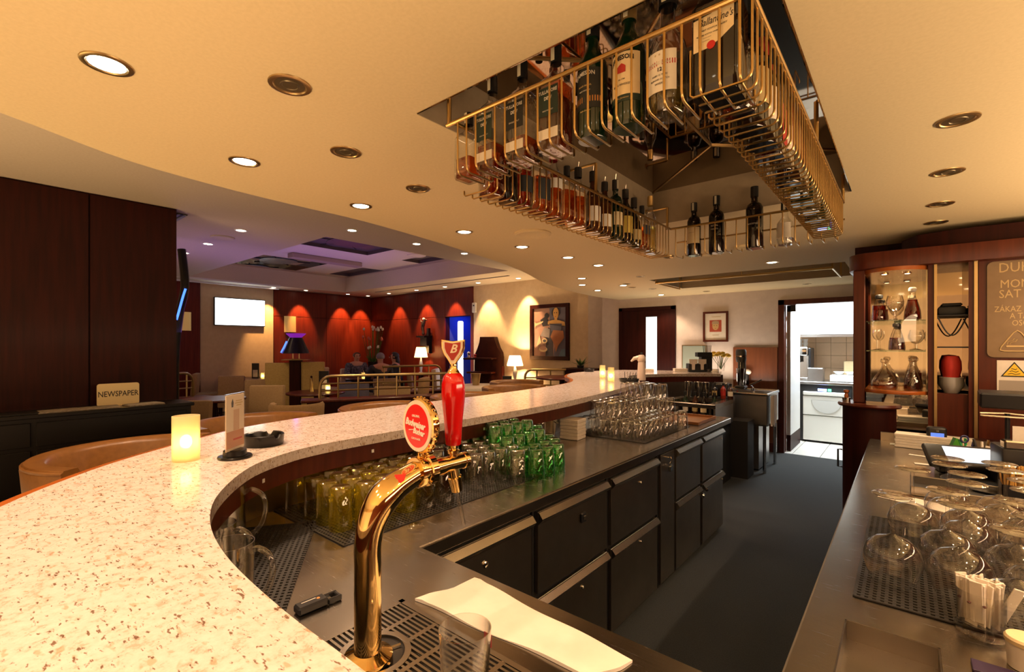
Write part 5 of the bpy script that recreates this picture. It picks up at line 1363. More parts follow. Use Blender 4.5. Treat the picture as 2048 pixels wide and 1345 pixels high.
for k, (px, py, rz) in enumerate([(1968, 868, 0.3), (2005, 855, -0.2)]):
    q = small(px, py, 3.12)
    o = tag(MB().box(-0.07, 0.07, -0.001, 0.001, 0, 0.10).obj('paper_sheet', M_paper, None, 0, loc=(q[0], q[1] + 0.03 * k, ZW + 0.0008)), ['cream receipt sheet leaning behind the till screen', 'second cream sheet standing beside the printer'][k], 'paper'); o.rotation_euler = (-0.25, 0.15, rz)
pn = T('receipt_printer', 'black receipt printer at the right edge beside the till screen', 'printer', small(2052, 905, 2.85), R(8))
MB().box(-0.09, 0.09, -0.08, 0.08, 0, 0.17, bev=0.012, seg=2).obj('body', M_blackp, pn)
MB().box(-0.085, 0.085, -0.085, -0.03, 0.165, 0.20, bev=0.006).obj('hood', M_chrome, pn)
MB().box(-0.06, 0.06, -0.078, -0.076, 0.18, 0.26, bev=0.0).obj('receipt', M_paper, pn)
pn2 = T('pos_arm', 'chrome ring arm and dark keypad in front of the warning sign', 'till arm', small(2015, 800, 3.45))
MB().cyl((0, 0, 0), 0.05, 0.012, 20).tube([(0, 0, 0.01), (0, 0, 0.24)], 0.010, 10).obj('post', M_blackp, pn2)
MB().tube([(-0.10, 0, 0.235), (-0.10, -0.02, 0.225), (0.10, -0.02, 0.225), (0.10, 0.0, 0.235), (0.0, 0.01, 0.24)], 0.005, 8, closed=True).obj('arm_loop', M_chrome, pn2)
MB().box(-0.10, 0.20, 0.0, 0.12, 0.265, 0.345, bev=0.008, rot=Matrix.Rotation(0.1, 4, 'X')).obj('keypad', M_blackp, pn2)

# ================================================================ DISPLAY CABINET WALL
YP = 4.0
S(MB().box(0.34, 1.4, YP, YP + 0.06, 0, 1.955).box(0.295, 0.318, YP - 0.02, YP + 0.06, 0, 1.955).box(0.110, 0.138, YP - 0.02, YP + 0.06, 0, 1.955).box(0.15, 0.295, YP, YP + 0.06, 0.0, 1.144).obj('wall_cabinet', M_mid))
S(MB().box(0.138, 0.152, YP - 0.03, YP + 0.02, 0.86, 1.955).box(0.318, 0.334, YP - 0.03, YP + 0.02, 0.86, 1.955).obj('trim_4', M_oldbrass))
hdr = [(1.4, YP - 0.06), (0.0, YP - 0.10)] + [(-0.17 + 0.13 * math.cos(a), YP + 0.03 + 0.13 * math.sin(a)) for a in [-PI / 2 - 0.1 - k * 0.2 for k in range(8)]] + [(-0.30, YP + 0.5), (1.4, YP + 0.5)]
S(MB().prism(hdr, 1.955, 2.06, bev=0.004).obj('trim_5', M_mid))
hd2 = [(1.4, YP - 0.02), (0.25, YP - 0.04), (0.06, YP + 0.02), (-0.02, YP + 0.18), (-0.02, YP + 0.5), (1.4, YP + 0.5)]
S(MB().prism(hd2, 2.06, 2.16).obj('trim_6', M_dark))
S(MB().box(-0.30, 1.4, YP + 0.5, YP + 0.56, 0, ZB).box(-0.30, -0.275, YP + 0.36, YP + 0.5, 0, 1.955).obj('wall_cabinet_back', M_dark))
# mirror niche between the brass strips
mn = T('mirror_niche', 'narrow mirrored niche with dark shelves between the brass strips', 'niche', (0.2235, YP, 0))
MB().box(-0.072, 0.072, 0.20, 0.205, 1.144, 1.955).obj('mirror', M_smoke, mn)
MB().box(-0.0735, -0.071, -0.015, 0.20, 1.144, 1.955).box(0.071, 0.0735, -0.015, 0.20, 1.144, 1.955).obj('side', M_smoke, mn)
for z in (1.43, 1.63): MB().box(-0.071, 0.071, 0.01, 0.198, z, z + 0.008).obj('shelf', M_blackm, mn)
cl = T('coiled_cable', 'black cable coil and folded cloth on the top shelf of the mirrored niche', 'cable', (0.2235, YP + 0.09, 1.638))
MB().box(-0.066, 0.066, -0.05, 0.05, 0.001, 0.055, bev=0.015, seg=2).box(-0.05, 0.05, -0.045, 0.045, 0.055, 0.075, bev=0.008).obj('cloth', M_blackm, cl)
MB().tube([(-0.066 + 0.132 * k / 16, -0.075, -0.012 - 0.13 * math.sin(PI * k / 16) * 0.9) for k in range(17)], 0.004, 8).obj('cable', M_blackp, cl)
rdv = T('red_reflection', 'red shape on a grey bowl standing in for a reflection in the mirrored niche', 'cloth', (0.2235, YP + 0.09, 1.144))  # solid shape added to imitate a red reflection in the mirror
MB().lathe([(0, 0.10), (0.040, 0.10), (0.050, 0.15), (0.048, 0.20), (0.036, 0.235), (0, 0.24)], 18).obj('bundle', mat('reflected_red', (0.55, 0.03, 0.02), 0.7), rdv)
MB().lathe([(0, 0.0), (0.035, 0.0), (0.062, 0.05), (0.060, 0.10), (0, 0.10)], 18).obj('bowl', mat('grey_bowl', (0.42, 0.40, 0.38), 0.35), rdv)

# base cabinet, post and curved display case
db = T('corner_cabinet', 'round-ended dark wood base cabinet under the glass display case', 'cabinet', (-0.19, YP + 0.03, 0))
MB().lathe([(0, 0.0), (0.150, 0.0), (0.150, 1.03), (0, 1.03)], 36).obj('body', M_dark, db)
MB().lathe([(0, 1.03), (0.172, 1.03), (0.178, 1.040), (0.172, 1.055), (0, 1.055)], 36).obj('top', M_mid, db)
MB().tube([(-0.148, -0.04, 0.72), (-0.172, -0.045, 0.72), (-0.172, -0.045, 0.60), (-0.148, -0.04, 0.60)], 0.006, 8).obj('handle', M_blackp, db)
cup = T('pepper_mill', 'small wooden pepper mill in a steel cup on the round cabinet top', 'mill', (-0.315, YP - 0.0, 1.0555))
MB().lathe([(0, 0), (0.022, 0), (0.025, 0.028), (0, 0.028)], 16).obj('cup', M_chrome, cup)
MB().lathe([(0.012, 0.028), (0.014, 0.045), (0.009, 0.056), (0.018, 0.068), (0.017, 0.080), (0, 0.085)], 16).obj('mill', M_trimwood, cup)
dc = T('display_case', 'lit curved glass display case with decanters on glass shelves', 'display case', (0, YP, 0))
ccx, crr = -0.055, 0.163
front = [(-0.212, 0.0)] + [(-0.052 + 0.16 * math.sin(a), 0.045 - 0.15 * math.cos(a)) for a in [-1.2 + 2.4 * k / 12 for k in range(13)]] + [(0.108, 0.0)]
cpoly = front + [(0.108, 0.36), (-0.212, 0.36)]
MB().box(-0.275, -0.212, -0.03, 0.03, 1.056, 1.955, bev=0.004).obj('post', M_mid, dc)
MB().prism(cpoly, 1.130, 1.152, bev=0.003).obj('floor_board', M_trimwood, dc)
MB().prism(cpoly, 1.93, 1.955).obj('top_board', M_trimwood, dc)
MB().box(-0.212, 0.108, 0.35, 0.36, 1.152, 1.93).obj('back_mirror', mat('case_mirror', (0.40, 0.34, 0.25), 0.05, 1.0), dc)
MB().box(0.100, 0.108, 0.0, 0.35, 1.152, 1.93).obj('side_mirror', mat('case_mirror2', (0.40, 0.34, 0.25), 0.05, 1.0), dc)
gp = MB()
lo = [gp.b.verts.new((x, y, 1.152)) for x, y in front]; hi = [gp.b.verts.new((x, y, 1.93)) for x, y in front]
for i in range(len(front) - 1): gp.b.faces.new((lo[i], lo[i + 1], hi[i + 1], hi[i]))
gp.obj('curved_pane', M_pane, dc, 60)
inpoly = [(x * 0.97, y * 0.97 + 0.01) for x, y in front] + [(0.098, 0.345), (-0.205, 0.345)]
shg = thin_glass('shelf_glass', (0.90, 0.95, 0.92), (0.45, 0.62, 0.54), k=0.10, kmax=0.6)
for z in (1.405, 1.605): MB().prism(inpoly, z, z + 0.006).obj('glass_shelf', shg, dc)
for x, y in [(-0.11, 0.06), (0.01, 0.10)]:
    MB().lathe([(0.022, 1.93), (0.022, 1.924), (0.014, 1.926), (0, 1.927)], 16, (x, y, 0)).obj('lamp_ring', M_brass, dc)
    MB().lathe([(0.014, 1.9255), (0, 1.9255)], 14, (x, y, 0)).obj('lamp', M_lampwhite, dc)
    lamp('case_bulb', 'SPOT', (x, y, 1.915), (1.0, 0.72, 0.42), 14, dc, spot_size=R(130), spot_blend=0.6, shadow_soft_size=0.014)
MB().lathe([(0.008, -0.05), (0.008, -0.03), (0.016, -0.025), (0.016, -0.01), (0, -0.008)], 14, M=Matrix.Translation((-0.245, -0.03, 1.19)) @ Matrix.Rotation(PI / 2, 4, 'X') @ Matrix.Rotation(PI, 4, 'X') @ Matrix.Translation((0, 0, 0.05))).obj('knob', M_brass, dc)
# mirror panel under the case
S(MB().box(-0.205, 0.110, YP - 0.005, YP, 0.90, 1.128).obj('trim_7', M_mirror), 'low mirror panel under the display case')
S(MB().box(-0.06, 1.4, CY1_ + 0.005, YP - 0.006, 0.0, 0.885).obj('trim_8', M_dark))
# glassware in the case
def decanter(loc, label, prof, m_, liq=None, lz=0.5, stopper=None, nm='decanter', cat='decanter'):
    t = T(nm, label, cat, loc, random.random())
    MB().lathe(prof, 18).obj('body', m_, t, 40)
    if liq:
        zl = prof[-1][1] * lz
        pl = [(0, 0.006)] + [(r * 0.90, max(z, 0.006)) for r, z in prof if r > 0 and z < zl]
        r_at = [r for r, z in prof if z < zl][-1]
        MB().lathe(pl + [(r_at * 0.9, zl), (0, zl)], 18).obj('liquid', liq, t, 40)
    if stopper:
        zt_, rr_ = prof[-1][1], prof[-1][0]
        MB().lathe([(rr_ * 0.9, zt_), (rr_ * 1.5, zt_ + 0.006), (rr_ * 1.5, zt_ + 0.022), (rr_, zt_ + 0.03), (0, zt_ + 0.031)], 16).obj('stopper', stopper, t, 40)
    return t
M_cut = thin_glass('cut_glass', (0.97, 0.95, 0.90), (0.62, 0.56, 0.46), k=0.12, kmax=0.8, power=1.6, wavy=0.6)
wide = [(0, 0), (0.062, 0), (0.073, 0.02), (0.070, 0.05), (0.050, 0.09), (0.025, 0.125), (0.014, 0.15), (0.014, 0.175)]
cone = [(0, 0), (0.042, 0), (0.046, 0.01), (0.042, 0.06), (0.028, 0.115), (0.015, 0.155), (0.014, 0.185)]
snif = [(0, 0), (0.032, 0), (0.033, 0.004), (0.006, 0.012), (0.005, 0.045), (0.022, 0.055), (0.042, 0.085), (0.043, 0.10), (0.034, 0.135)]
wine = [(0, 0), (0.030, 0), (0.031, 0.003), (0.005, 0.010), (0.004, 0.07), (0.018, 0.082), (0.027, 0.105), (0.025, 0.145)]
decanter((-0.110, YP + 0.04, 1.1525), 'wide low cut-glass decanter with a little brandy on the bottom of the case', wide, M_cut, M_amber, 0.18, M_cut)
decanter((0.035, YP + 0.03, 1.1525), 'tall conical decanter with dark red cognac on the bottom of the case', cone, M_cut, M_cognac, 0.38, M_cut)
decanter((0.045, YP + 0.16, 1.1525), 'dark cognac decanter behind the tall conical decanter', cone, M_cut, M_cognac, 0.6, M_cut)
decanter((-0.15, YP + 0.10, 1.4115), 'small stemmed glass on the middle glass shelf', wine, M_clear, None, nm='stemmed_glass', cat='glass')
decanter((-0.045, YP + 0.08, 1.4115), 'squat bottle of ruby cognac with a black stopper on the middle shelf', cone[:-1], M_clear, M_cognac, 0.55, M_capb, 'bottle', 'bottle')
decanter((0.055, YP + 0.03, 1.4115), 'brandy snifter on the middle glass shelf', snif, M_clear, None, nm='snifter', cat='glass')
decanter((-0.14, YP + 0.12, 1.6115), 'dark amber bottle at the left of the top shelf', cone[:-1], M_clear, M_cognac, 0.7, M_capb, 'bottle', 'bottle')
decanter((-0.055, YP + 0.06, 1.6115), 'big round snifter glowing under the case lamp on the top shelf', [(r * 1.15, z * 1.25) for r, z in snif], M_cut, None, nm='snifter', cat='glass')
decanter((0.035, YP + 0.04, 1.6115), 'tall conical bottle of dark cognac with a white collar on the top shelf', cone, M_clear, M_cognac, 0.72, M_paper, 'bottle', 'bottle')

# etched sign
sgm = noisy('sign_bronze', (0.20, 0.125, 0.060), (0.235, 0.15, 0.075), 8, 0.35)
def rrect(x0, x1, z0, z1, r, n=5):
    out = []
    for cx_, cz_, a0 in [(x1 - r, z1 - r, 0), (x0 + r, z1 - r, PI / 2), (x0 + r, z0 + r, PI), (x1 - r, z0 + r, 1.5 * PI)]:
        out += [(cx_ + r * math.cos(a0 + PI / 2 * k / n), cz_ + r * math.sin(a0 + PI / 2 * k / n)) for k in range(n + 1)]
    return out
XZ = Matrix(((1, 0, 0, 0), (0, 0, -1, 0), (0, 1, 0, 0), (0, 0, 0, 1)))
sn = T('hours_sign', 'bronze opening-hours sign with gold lettering and a smoking triangle', 'sign', (0, YP - 0.001, 0))
MB().prism(rrect(0.375, 0.80, 1.375, 1.945, 0.03), 0.0, 0.008, M=XZ).obj('plate', sgm, sn)
gtx = mat('sign_gold', (0.52, 0.36, 0.15), 0.4)
for body, px, py, sz in [('DUK', 1996, 538, 0.080), ('MON', 1999, 570, 0.068), ('SAT -', 1997, 590, 0.068), ('ZÁKAZ', 1988, 620, 0.047), ('A TA', 2019, 633, 0.047), ('OSO', 2023, 647, 0.047)]:
    q = PX(px, py, y=YP)
    text(body, sz, gtx, sn, (q.x, -0.0082, q.z), align='LEFT', sx=0.78 if sz > 0.05 else 0.72, extrude=0.0003)
tri = [(0.418, 1.412), (0.580, 1.412), (0.499, 1.545)]
def rtri(p, r=0.018):
    c_ = Vector((sum(a for a, _ in p) / 3, sum(b__ for _, b__ in p) / 3)); out = []
    for i in range(3):
        A = Vector(p[i]); Bp = Vector(p[i - 1]); Cn = Vector(p[(i + 1) % 3])
        a = A + (Bp - A).normalized() * r * 1.6; c2 = A + (Cn - A).normalized() * r * 1.6
        out += [a, (a + c2) / 2 * 0.5 + A * 0.5, c2]
    return out
MB().tube([(p.x, -0.009, p.y) for p in rtri(tri)], 0.0035, 6, closed=True).obj('triangle', gtx, sn)
MB().box(0.455, 0.535, -0.0105, -0.0082, 1.436, 1.446).obj('cigarette', gtx, sn)
MB().tube([(0.458, -0.009, 1.452), (0.462, -0.009, 1.468), (0.480, -0.009, 1.473), (0.488, -0.009, 1.488)], 0.0018, 5).tube([(0.470, -0.009, 1.452), (0.474, -0.009, 1.462), (0.492, -0.009, 1.467), (0.500, -0.009, 1.482)], 0.0018, 5).obj('smoke_lines', gtx, sn)
wsn = T('warning_sign', 'white card with a yellow warning triangle below the bronze sign', 'sign', (0, YP - 0.001, 0))
MB().box(0.417, 0.62, -0.003, 0.0, 1.16, 1.358).obj('card', M_paper, wsn)
MB().prism([(0.432, 1.262), (0.545, 1.262), (0.4885, 1.350)], 0.003, 0.0045, M=XZ).obj('triangle_border', M_blackm, wsn)
MB().prism([(0.442, 1.268), (0.535, 1.268), (0.4885, 1.340)], 0.0046, 0.0055, M=XZ).obj('triangle_field', mat('warning_yellow', (0.80, 0.52, 0.03), 0.5), wsn)
for z in (1.278, 1.292, 1.306): MB().tube([(0.462 + (z - 1.278) * 0.5, -0.0058, z), (0.478, -0.0058, z + 0.005), (0.494, -0.0058, z - 0.002), (0.512 - (z - 1.278) * 0.5, -0.0058, z + 0.004)], 0.0017, 5).obj('heat_line', M_blackm, wsn)
MB().box(0.425, 0.60, -0.0035, -0.003, 1.18, 1.24).obj('text_block', mat('grey_print', (0.35, 0.30, 0.25), 0.6), wsn)
# ================================================================ FAR END OF THE BAR
def mat4(axis_a, deg): return Matrix.Rotation(R(deg), 4, axis_a)
# cocktail unit with dark front, just past the worktop
cu2 = T('cocktail_unit', 'steel cocktail station with a dark open front past the end of the worktop', 'bar station', (-1.43, 4.82, 0))
MB().box(-0.55, 0.0, 0.0, 0.012, 0.815, 0.86).box(-0.55, 0.0, 0.55, 0.62, 0.815, 0.86).box(-0.55, -0.48, 0.012, 0.55, 0.815, 0.86).box(-0.07, 0.0, 0.012, 0.55, 0.815, 0.86).obj('top', M_steel, cu2, 0)
MB().tube([(-0.55, 0.0, 0.852), (0.0, 0.0, 0.852)], 0.010, 8).obj('edge_bead', M_steel, cu2)
MB().box(-0.50, -0.05, 0.03, 0.60, 0.66, 0.67).box(-0.50, -0.48, 0.03, 0.55, 0.67, 0.815).box(-0.07, -0.05, 0.03, 0.55, 0.67, 0.815).obj('ice_well', M_steeld, cu2)
MB().box(-0.55, -0.02, 0.05, 0.60, 0.0, 0.66).obj('carcass', M_blackm, cu2)
MB().box(-0.02, 0.0, 0.0, 0.62, 0.62, 0.815).obj('side_plate', M_steelk, cu2)
# bottles and tools standing on it
for i, (x, y, nm_, lab) in enumerate([(-1.90, 5.40, 0, 'steel cocktail shaker, first from the lounge on the far station'), (-1.80, 5.42, 0, 'steel cocktail shaker, second from the lounge on the far station'), (-1.71, 5.40, 0, 'steel mixing tin beside the shakers')]):
    t = T('cocktail_shaker', lab, 'shaker', (x, y, 0.8605), 0, 'steel shakers on the far station')
    MB().lathe([(0, 0), (0.030, 0), (0.044, 0.17), (0.041, 0.17), (0.03, 0.02), (0, 0.01)], 20).obj('tin', M_chrome, t)
M_syr = mat('syrup_red', (0.30, 0.03, 0.015), 0.2)
for i, (x, y, m_, lab) in enumerate([(-1.45, 5.41, M_brownbottle, 'small brown bottle with a pourer on the far station'), (-1.53, 5.43, M_syr, 'small red syrup bottle with a pourer on the far station'), (-1.61, 5.40, M_darkbottle, 'small dark bottle with a pourer on the far station')]):
    bottle((x, y, 0.8605), lab, 0.028, 0.17, 'tall', m_, None, 0, M_capb, [(0.2, 0.5, 1.2, [M_lwhite, M_lred, M_ltan][i])], pourer=True, strip=False)
for i, (x, y, m_, lab) in enumerate([(-1.86, 5.20, M_greenbottle, 'green bottle with a pourer standing in the ice well, first from the lounge'), (-1.76, 5.22, M_brownbottle, 'brown bottle with a pourer standing in the ice well, second from the lounge'), (-1.66, 5.19, M_darkbottle, 'dark bottle with a pourer standing in the ice well, third from the lounge'), (-1.56, 5.22, M_greenbottle, 'green bottle with a pourer standing in the ice well, nearest the sink')]):
    bottle((x, y, 0.6705), lab, 0.033, 0.27, 'tall', m_, None, 0, M_capb, [(0.2, 0.5, 1.2, [M_lwhite, M_ltan, M_lcream, M_lyel][i])], pourer=True, strip=False)
sc_ = T('squeezer_machine', 'black citrus press with chrome arm in the shade of the far counter', 'juicer', (-1.60, 5.62, 0.62))
MB().box(-0.12, 0.12, -0.10, 0.10, 0, 0.25, bev=0.02, seg=2).box(-0.09, 0.09, -0.08, 0.08, 0.25, 0.40, bev=0.03, seg=2).obj('body', M_blackp, sc_)
MB().tube([(-0.1, -0.10, 0.28), (-0.02, -0.13, 0.38), (0.08, -0.10, 0.40)], 0.010, 8).obj('arm', M_chrome, sc_)
MB().box(-0.30, 0.30, -0.12, 0.14, -0.62, 0.0).obj('shelf_block', M_blackm, sc_)
# deep steel sink
sx0, sx1, sy0, sy1 = -1.76, -1.19, 5.87, 6.48
si = T('bar_sink', 'deep freestanding steel sink at the back of the bar', 'sink', ((sx0 + sx1) / 2, (sy0 + sy1) / 2, 0))
hw, hd_ = (sx1 - sx0) / 2, (sy1 - sy0) / 2
MB().box(-hw, hw, -hd_, -hd_ + 0.02, 0.53, 0.885, bev=0.004).box(-hw, -hw + 0.02, -hd_ + 0.02, hd_ - 0.1, 0.53, 0.885).box(hw - 0.02, hw, -hd_ + 0.02, hd_ - 0.1, 0.53, 0.885).box(-hw, hw, hd_ - 0.1, hd_, 0.53, 0.885).box(-hw, hw, -hd_, hd_, 0.53, 0.545).obj('basin', M_steelk, si, 0)
MB().tube([(-hw, -hd_, 0.885), (hw, -hd_, 0.885), (hw, hd_, 0.885), (-hw, hd_, 0.885)], 0.016, 8, closed=True).obj('rim', M_steel, si)
MB().box(-hw + 0.04, hw - 0.10, -hd_ + 0.08, hd_, 0.02, 0.53).obj('cabinet', M_steelk, si)
for x, y in [(hw - 0.03, -hd_ + 0.03), (hw - 0.03, hd_ - 0.03), (-hw + 0.02, -hd_ + 0.10)]: MB().cyl((x, y, 0), 0.018, 0.53, 12).obj('leg', M_chrome, si)
MB().tube([(0.02, 0.22, 0.885), (0.02, 0.22, 0.93), (0.02, 0.10, 0.96), (0.16, 0.02, 1.03)], 0.010, 10).cyl((0.02, 0.22, 0.885), 0.022, 0.03, 14).obj('tap', M_chrome, si)
for k, x in enumerate((-0.18, -0.08, 0.10)): MB().tube([(x, -0.10, 0.60), (x + 0.01, -0.12, 0.90)], 0.012, 8).obj('brush', [M_blackp, M_syr, M_paper][k], si)
tow = MB()
nu = 8
g = [[tow.b.verts.new((0.012 * math.sin(u * 1.7) + (0.018 if side else 0.0), -0.09 + 0.0225 * u, 0.0 - v * 0.085 + (0.02 * math.sin(u) if v == 4 else 0))) for u in range(nu + 1)] for side in (0, 1) for v in (range(5) if side == 0 else range(4, -1, -1))]
for A, B in zip(g, g[1:]):
    for i in range(nu): tow.b.faces.new((A[i], A[i + 1], B[i + 1], B[i]))
tag(tow.obj('hand_towel', M_cloth, None, 60, loc=(sx1 + 0.022, sy0 + 0.16, 0.87)), 'white hand towel hanging over the right side of the sink', 'towel')
# mixers on the sink back
mxr = T('drink_mixer', 'tall grey drink mixer with a steel cup beside the sink tap', 'mixer', (-1.60, 6.42, 0.9015))
MB().box(-0.06, 0.06, -0.06, 0.09, 0, 0.03, bev=0.008).box(-0.045, 0.045, 0.03, 0.09, 0.03, 0.36, bev=0.012).obj('stand', mat('mixer_grey', (0.10, 0.10, 0.095), 0.35), mxr)
MB().lathe([(0.055, 0.33), (0.062, 0.36), (0.062, 0.47), (0.05, 0.49), (0, 0.49)], 20, (0, 0.02, 0)).obj('motor_head', MATS['mixer_grey'], mxr)
MB().lathe([(0.063, 0.395), (0.063, 0.41)], 20, (0, 0.02, 0)).obj('chrome_band', M_chrome, mxr)
MB().lathe([(0, 0.035), (0.036, 0.035), (0.050, 0.25), (0.047, 0.25), (0, 0.05)], 20, (0, -0.01, 0)).obj('cup', M_chrome, mxr)
MB().tube([(0, -0.01, 0.33), (0, -0.01, 0.10)], 0.004, 6).obj('spindle', M_chrome, mxr)
gr = T('coffee_grinder', 'dark coffee grinder with a clear hopper left of the drink mixer', 'grinder', (-1.87, 6.18, 0.62))
MB().box(-0.075, 0.075, -0.09, 0.10, -0.60, 0.36, bev=0.015).box(-0.05, 0.05, -0.12, -0.09, 0.20, 0.28, bev=0.008).obj('body', M_blackp, gr)
MB().lathe([(0.045, 0.36), (0.075, 0.44), (0.075, 0.52), (0.07, 0.525), (0, 0.526)], 18).obj('hopper', M_smokeglass, gr)
# things on the far granite
ZG_ = 1.1005
def onbar(px, D_): # point on the far granite along a pixel column at depth D_
    l = (px - CXP) / FPX * D_; s, c = math.sin(YAW), math.cos(YAW)
    return Vector((-s * D_ + c * l, c * D_ + s * l, ZG_))
q = onbar(1361, 6.1)
t = T('napkin_stack', 'low stack of white napkins on the far granite counter', 'napkins', q, 0.6)
for k in range(3): MB().box(-0.085, 0.085, -0.05, 0.05, 0.0005 + 0.014 * k, 0.0135 + 0.014 * k, bev=0.003).obj('napkin_pack', M_paper, t)
q = onbar(1296, 6.05)
t = T('napkin_stack', 'cream napkin holder behind the pale siphon on the far counter', 'napkins', q, 0.5)
for k in range(2): MB().box(-0.07, 0.07, -0.05, 0.05, 0.0005 + 0.02 * k, 0.0195 + 0.02 * k, bev=0.003).obj('napkin_pack', M_paper, t)
q = onbar(1393, 6.05)
t = T('bar_caddy', 'black bar caddy with white napkin tabs on the far counter', 'caddy', q, 0.65)
MB().box(-0.115, 0.115, -0.06, 0.06, 0, 0.11, bev=0.006).obj('tray', M_blackp, t)
for x in (-0.06, 0.05): MB().prism([(x - 0.055, 0.165), (x - 0.05, 0.11), (x - 0.02, 0.10), (x - 0.018, 0.03), (x + 0.018, 0.03), (x + 0.02, 0.10), (x + 0.05, 0.11), (x + 0.052, 0.165)], 0.062, 0.066, M=Matrix(((1, 0, 0, 0), (0, 0, -1, 0), (0, 1, 0, 0), (0, 0, 0, 1)))).obj('napkin_tab', M_paper, t)
q = onbar(1411, 6.2)
t = T('straw_caddy', 'tall black straw caddy with black straws on the far counter', 'caddy', q, 0.65)
MB().box(-0.07, 0.07, -0.05, 0.05, 0, 0.25, bev=0.004).box(-0.12, 0.07, -0.052, 0.05, 0.19, 0.25, bev=0.004).obj('box', M_blackm, t)
for k in range(6): MB().tube([(-0.02 + 0.016 * k, 0, 0.22), (-0.03 + 0.02 * k, 0.0, 0.34)], 0.004, 6).obj('straw', M_blackp, t)
q = onbar(1442, 6.3)
t = T('flower_vase', 'glass vase of yellow flowers on the far counter', 'flowers', q)
MB().lathe([(0, 0), (0.04, 0), (0.05, 0.08), (0.042, 0.12)], 16).obj('vase', M_clear, t)
fy = noisy('yellow_petal', (0.62, 0.38, 0.02), (0.72, 0.50, 0.05), 20, 0.7); fg = mat('leaf_green', (0.05, 0.14, 0.02), 0.6)
for k in range(12):
    a = k * 2.4; r_ = 0.03 + 0.085 * ((k % 5) / 4)
    h_ = 0.19 + 0.035 * ((k * 7) % 4) / 3
    MB().tube([(0, 0, 0.02), (r_ * math.cos(a), r_ * math.sin(a), h_)], 0.003, 5).obj('stem', fg, t)
    f_ = MB().sphere((r_ * math.cos(a), r_ * math.sin(a), h_ + 0.012), 0.034, 8, 6, (1, 1, 0.65)).obj('blossom', fy, t, 0)
q = onbar(1491, 6.5)
t = T('rolled_napkin', 'pair of rolled white napkins by the wainscot', 'napkins', q)
t.location.z = 0.9
for k in range(2): MB().sphere((0.05 * k - 0.03, 0.02 * k, 0.045 + 0.13), 0.045, 12, 8, (1.1, 0.8, 0.9)).obj('napkin', M_cloth, t)
MB().cyl((-0.01, 0.01, 0), 0.05, 0.135, 16).obj('pot', M_blackm, t)
# board leaning on the wall behind the bar
t = T('notice_board', 'pale green framed glass board leaning behind the bar caddy', 'board', (-2.42, YB - 0.04, 0.02))
MB().box(-0.17, 0.17, -0.01, 0.01, 0.0, 1.415).obj('board', mat('board_green', (0.26, 0.30, 0.25), 0.3), t)
MB().box(-0.18, -0.17, -0.014, 0.012, 0, 1.42).box(0.17, 0.18, -0.014, 0.012, 0, 1.42).box(-0.18, 0.18, -0.014, 0.012, 1.415, 1.428).obj('frame', M_oldbrass, t)
# framed poster
def picture(nm, lab, cat, x0, x1, z0, z1, y, fw, fm, dep=0.03):
    t = T(nm, lab, cat, ((x0 + x1) / 2, y, (z0 + z1) / 2))
    a, c_ = (x1 - x0) / 2, (z1 - z0) / 2
    MB().box(-a, a, -dep, -0.001, c_ - fw, c_, bev=0.003).box(-a, a, -dep, -0.001, -c_, -c_ + fw, bev=0.003).box(-a, -a + fw, -dep, -0.001, -c_ + fw, c_ - fw, bev=0.003).box(a - fw, a, -dep, -0.001, -c_ + fw, c_ - fw, bev=0.003).obj('frame', fm, t)
    return t, a - fw, c_ - fw
def flat(poly, d, m_, t, nm='paint_patch'):
    return MB().prism(poly, d, d + 0.0008, M=XZ).obj(nm, m_, t, 0)
t, a, c_ = picture('framed_poster', 'framed cream poster with a red portrait square on the wall behind the bar', 'poster', -2.298, -1.949, 1.493, 1.934, YB, 0.028, M_mid)
flat([(-a, -c_), (a, -c_), (a, c_), (-a, c_)], 0.012, M_lwhite, t, 'sheet')
flat([(-0.083, -0.075), (0.083, -0.075), (0.083, 0.095), (-0.083, 0.095)], 0.0132, mat('poster_red', (0.42, 0.07, 0.03), 0.6), t, 'print')
flat([(0.045 * math.cos(k * 0.4488), 0.012 + 0.062 * math.sin(k * 0.4488)) for k in range(14)], 0.0142, mat('poster_skin', (0.62, 0.40, 0.15), 0.6), t, 'print')
flat([(-0.05, 0.035), (0.05, 0.035), (0.045, 0.078), (0.0, 0.088), (-0.045, 0.078)], 0.0152, mat('poster_hair', (0.42, 0.30, 0.16), 0.6), t, 'print')
for x in (-0.018, 0.018): flat([(x - 0.008, 0.012), (x + 0.008, 0.012), (x + 0.008, 0.018), (x - 0.008, 0.018)], 0.0154, M_ink, t, 'print')
flat([(-0.015, -0.022), (0.015, -0.022), (0.0, -0.030)], 0.0154, M_inkr, t, 'print')
flat([(-0.055, 0.140), (0.075, 0.140), (0.075, 0.146), (-0.055, 0.146)], 0.0132, M_inkg, t, 'print')
flat([(-0.045, -0.125), (0.045, -0.125), (0.045, -0.119), (-0.045, -0.119)], 0.0132, M_inkg, t, 'print')

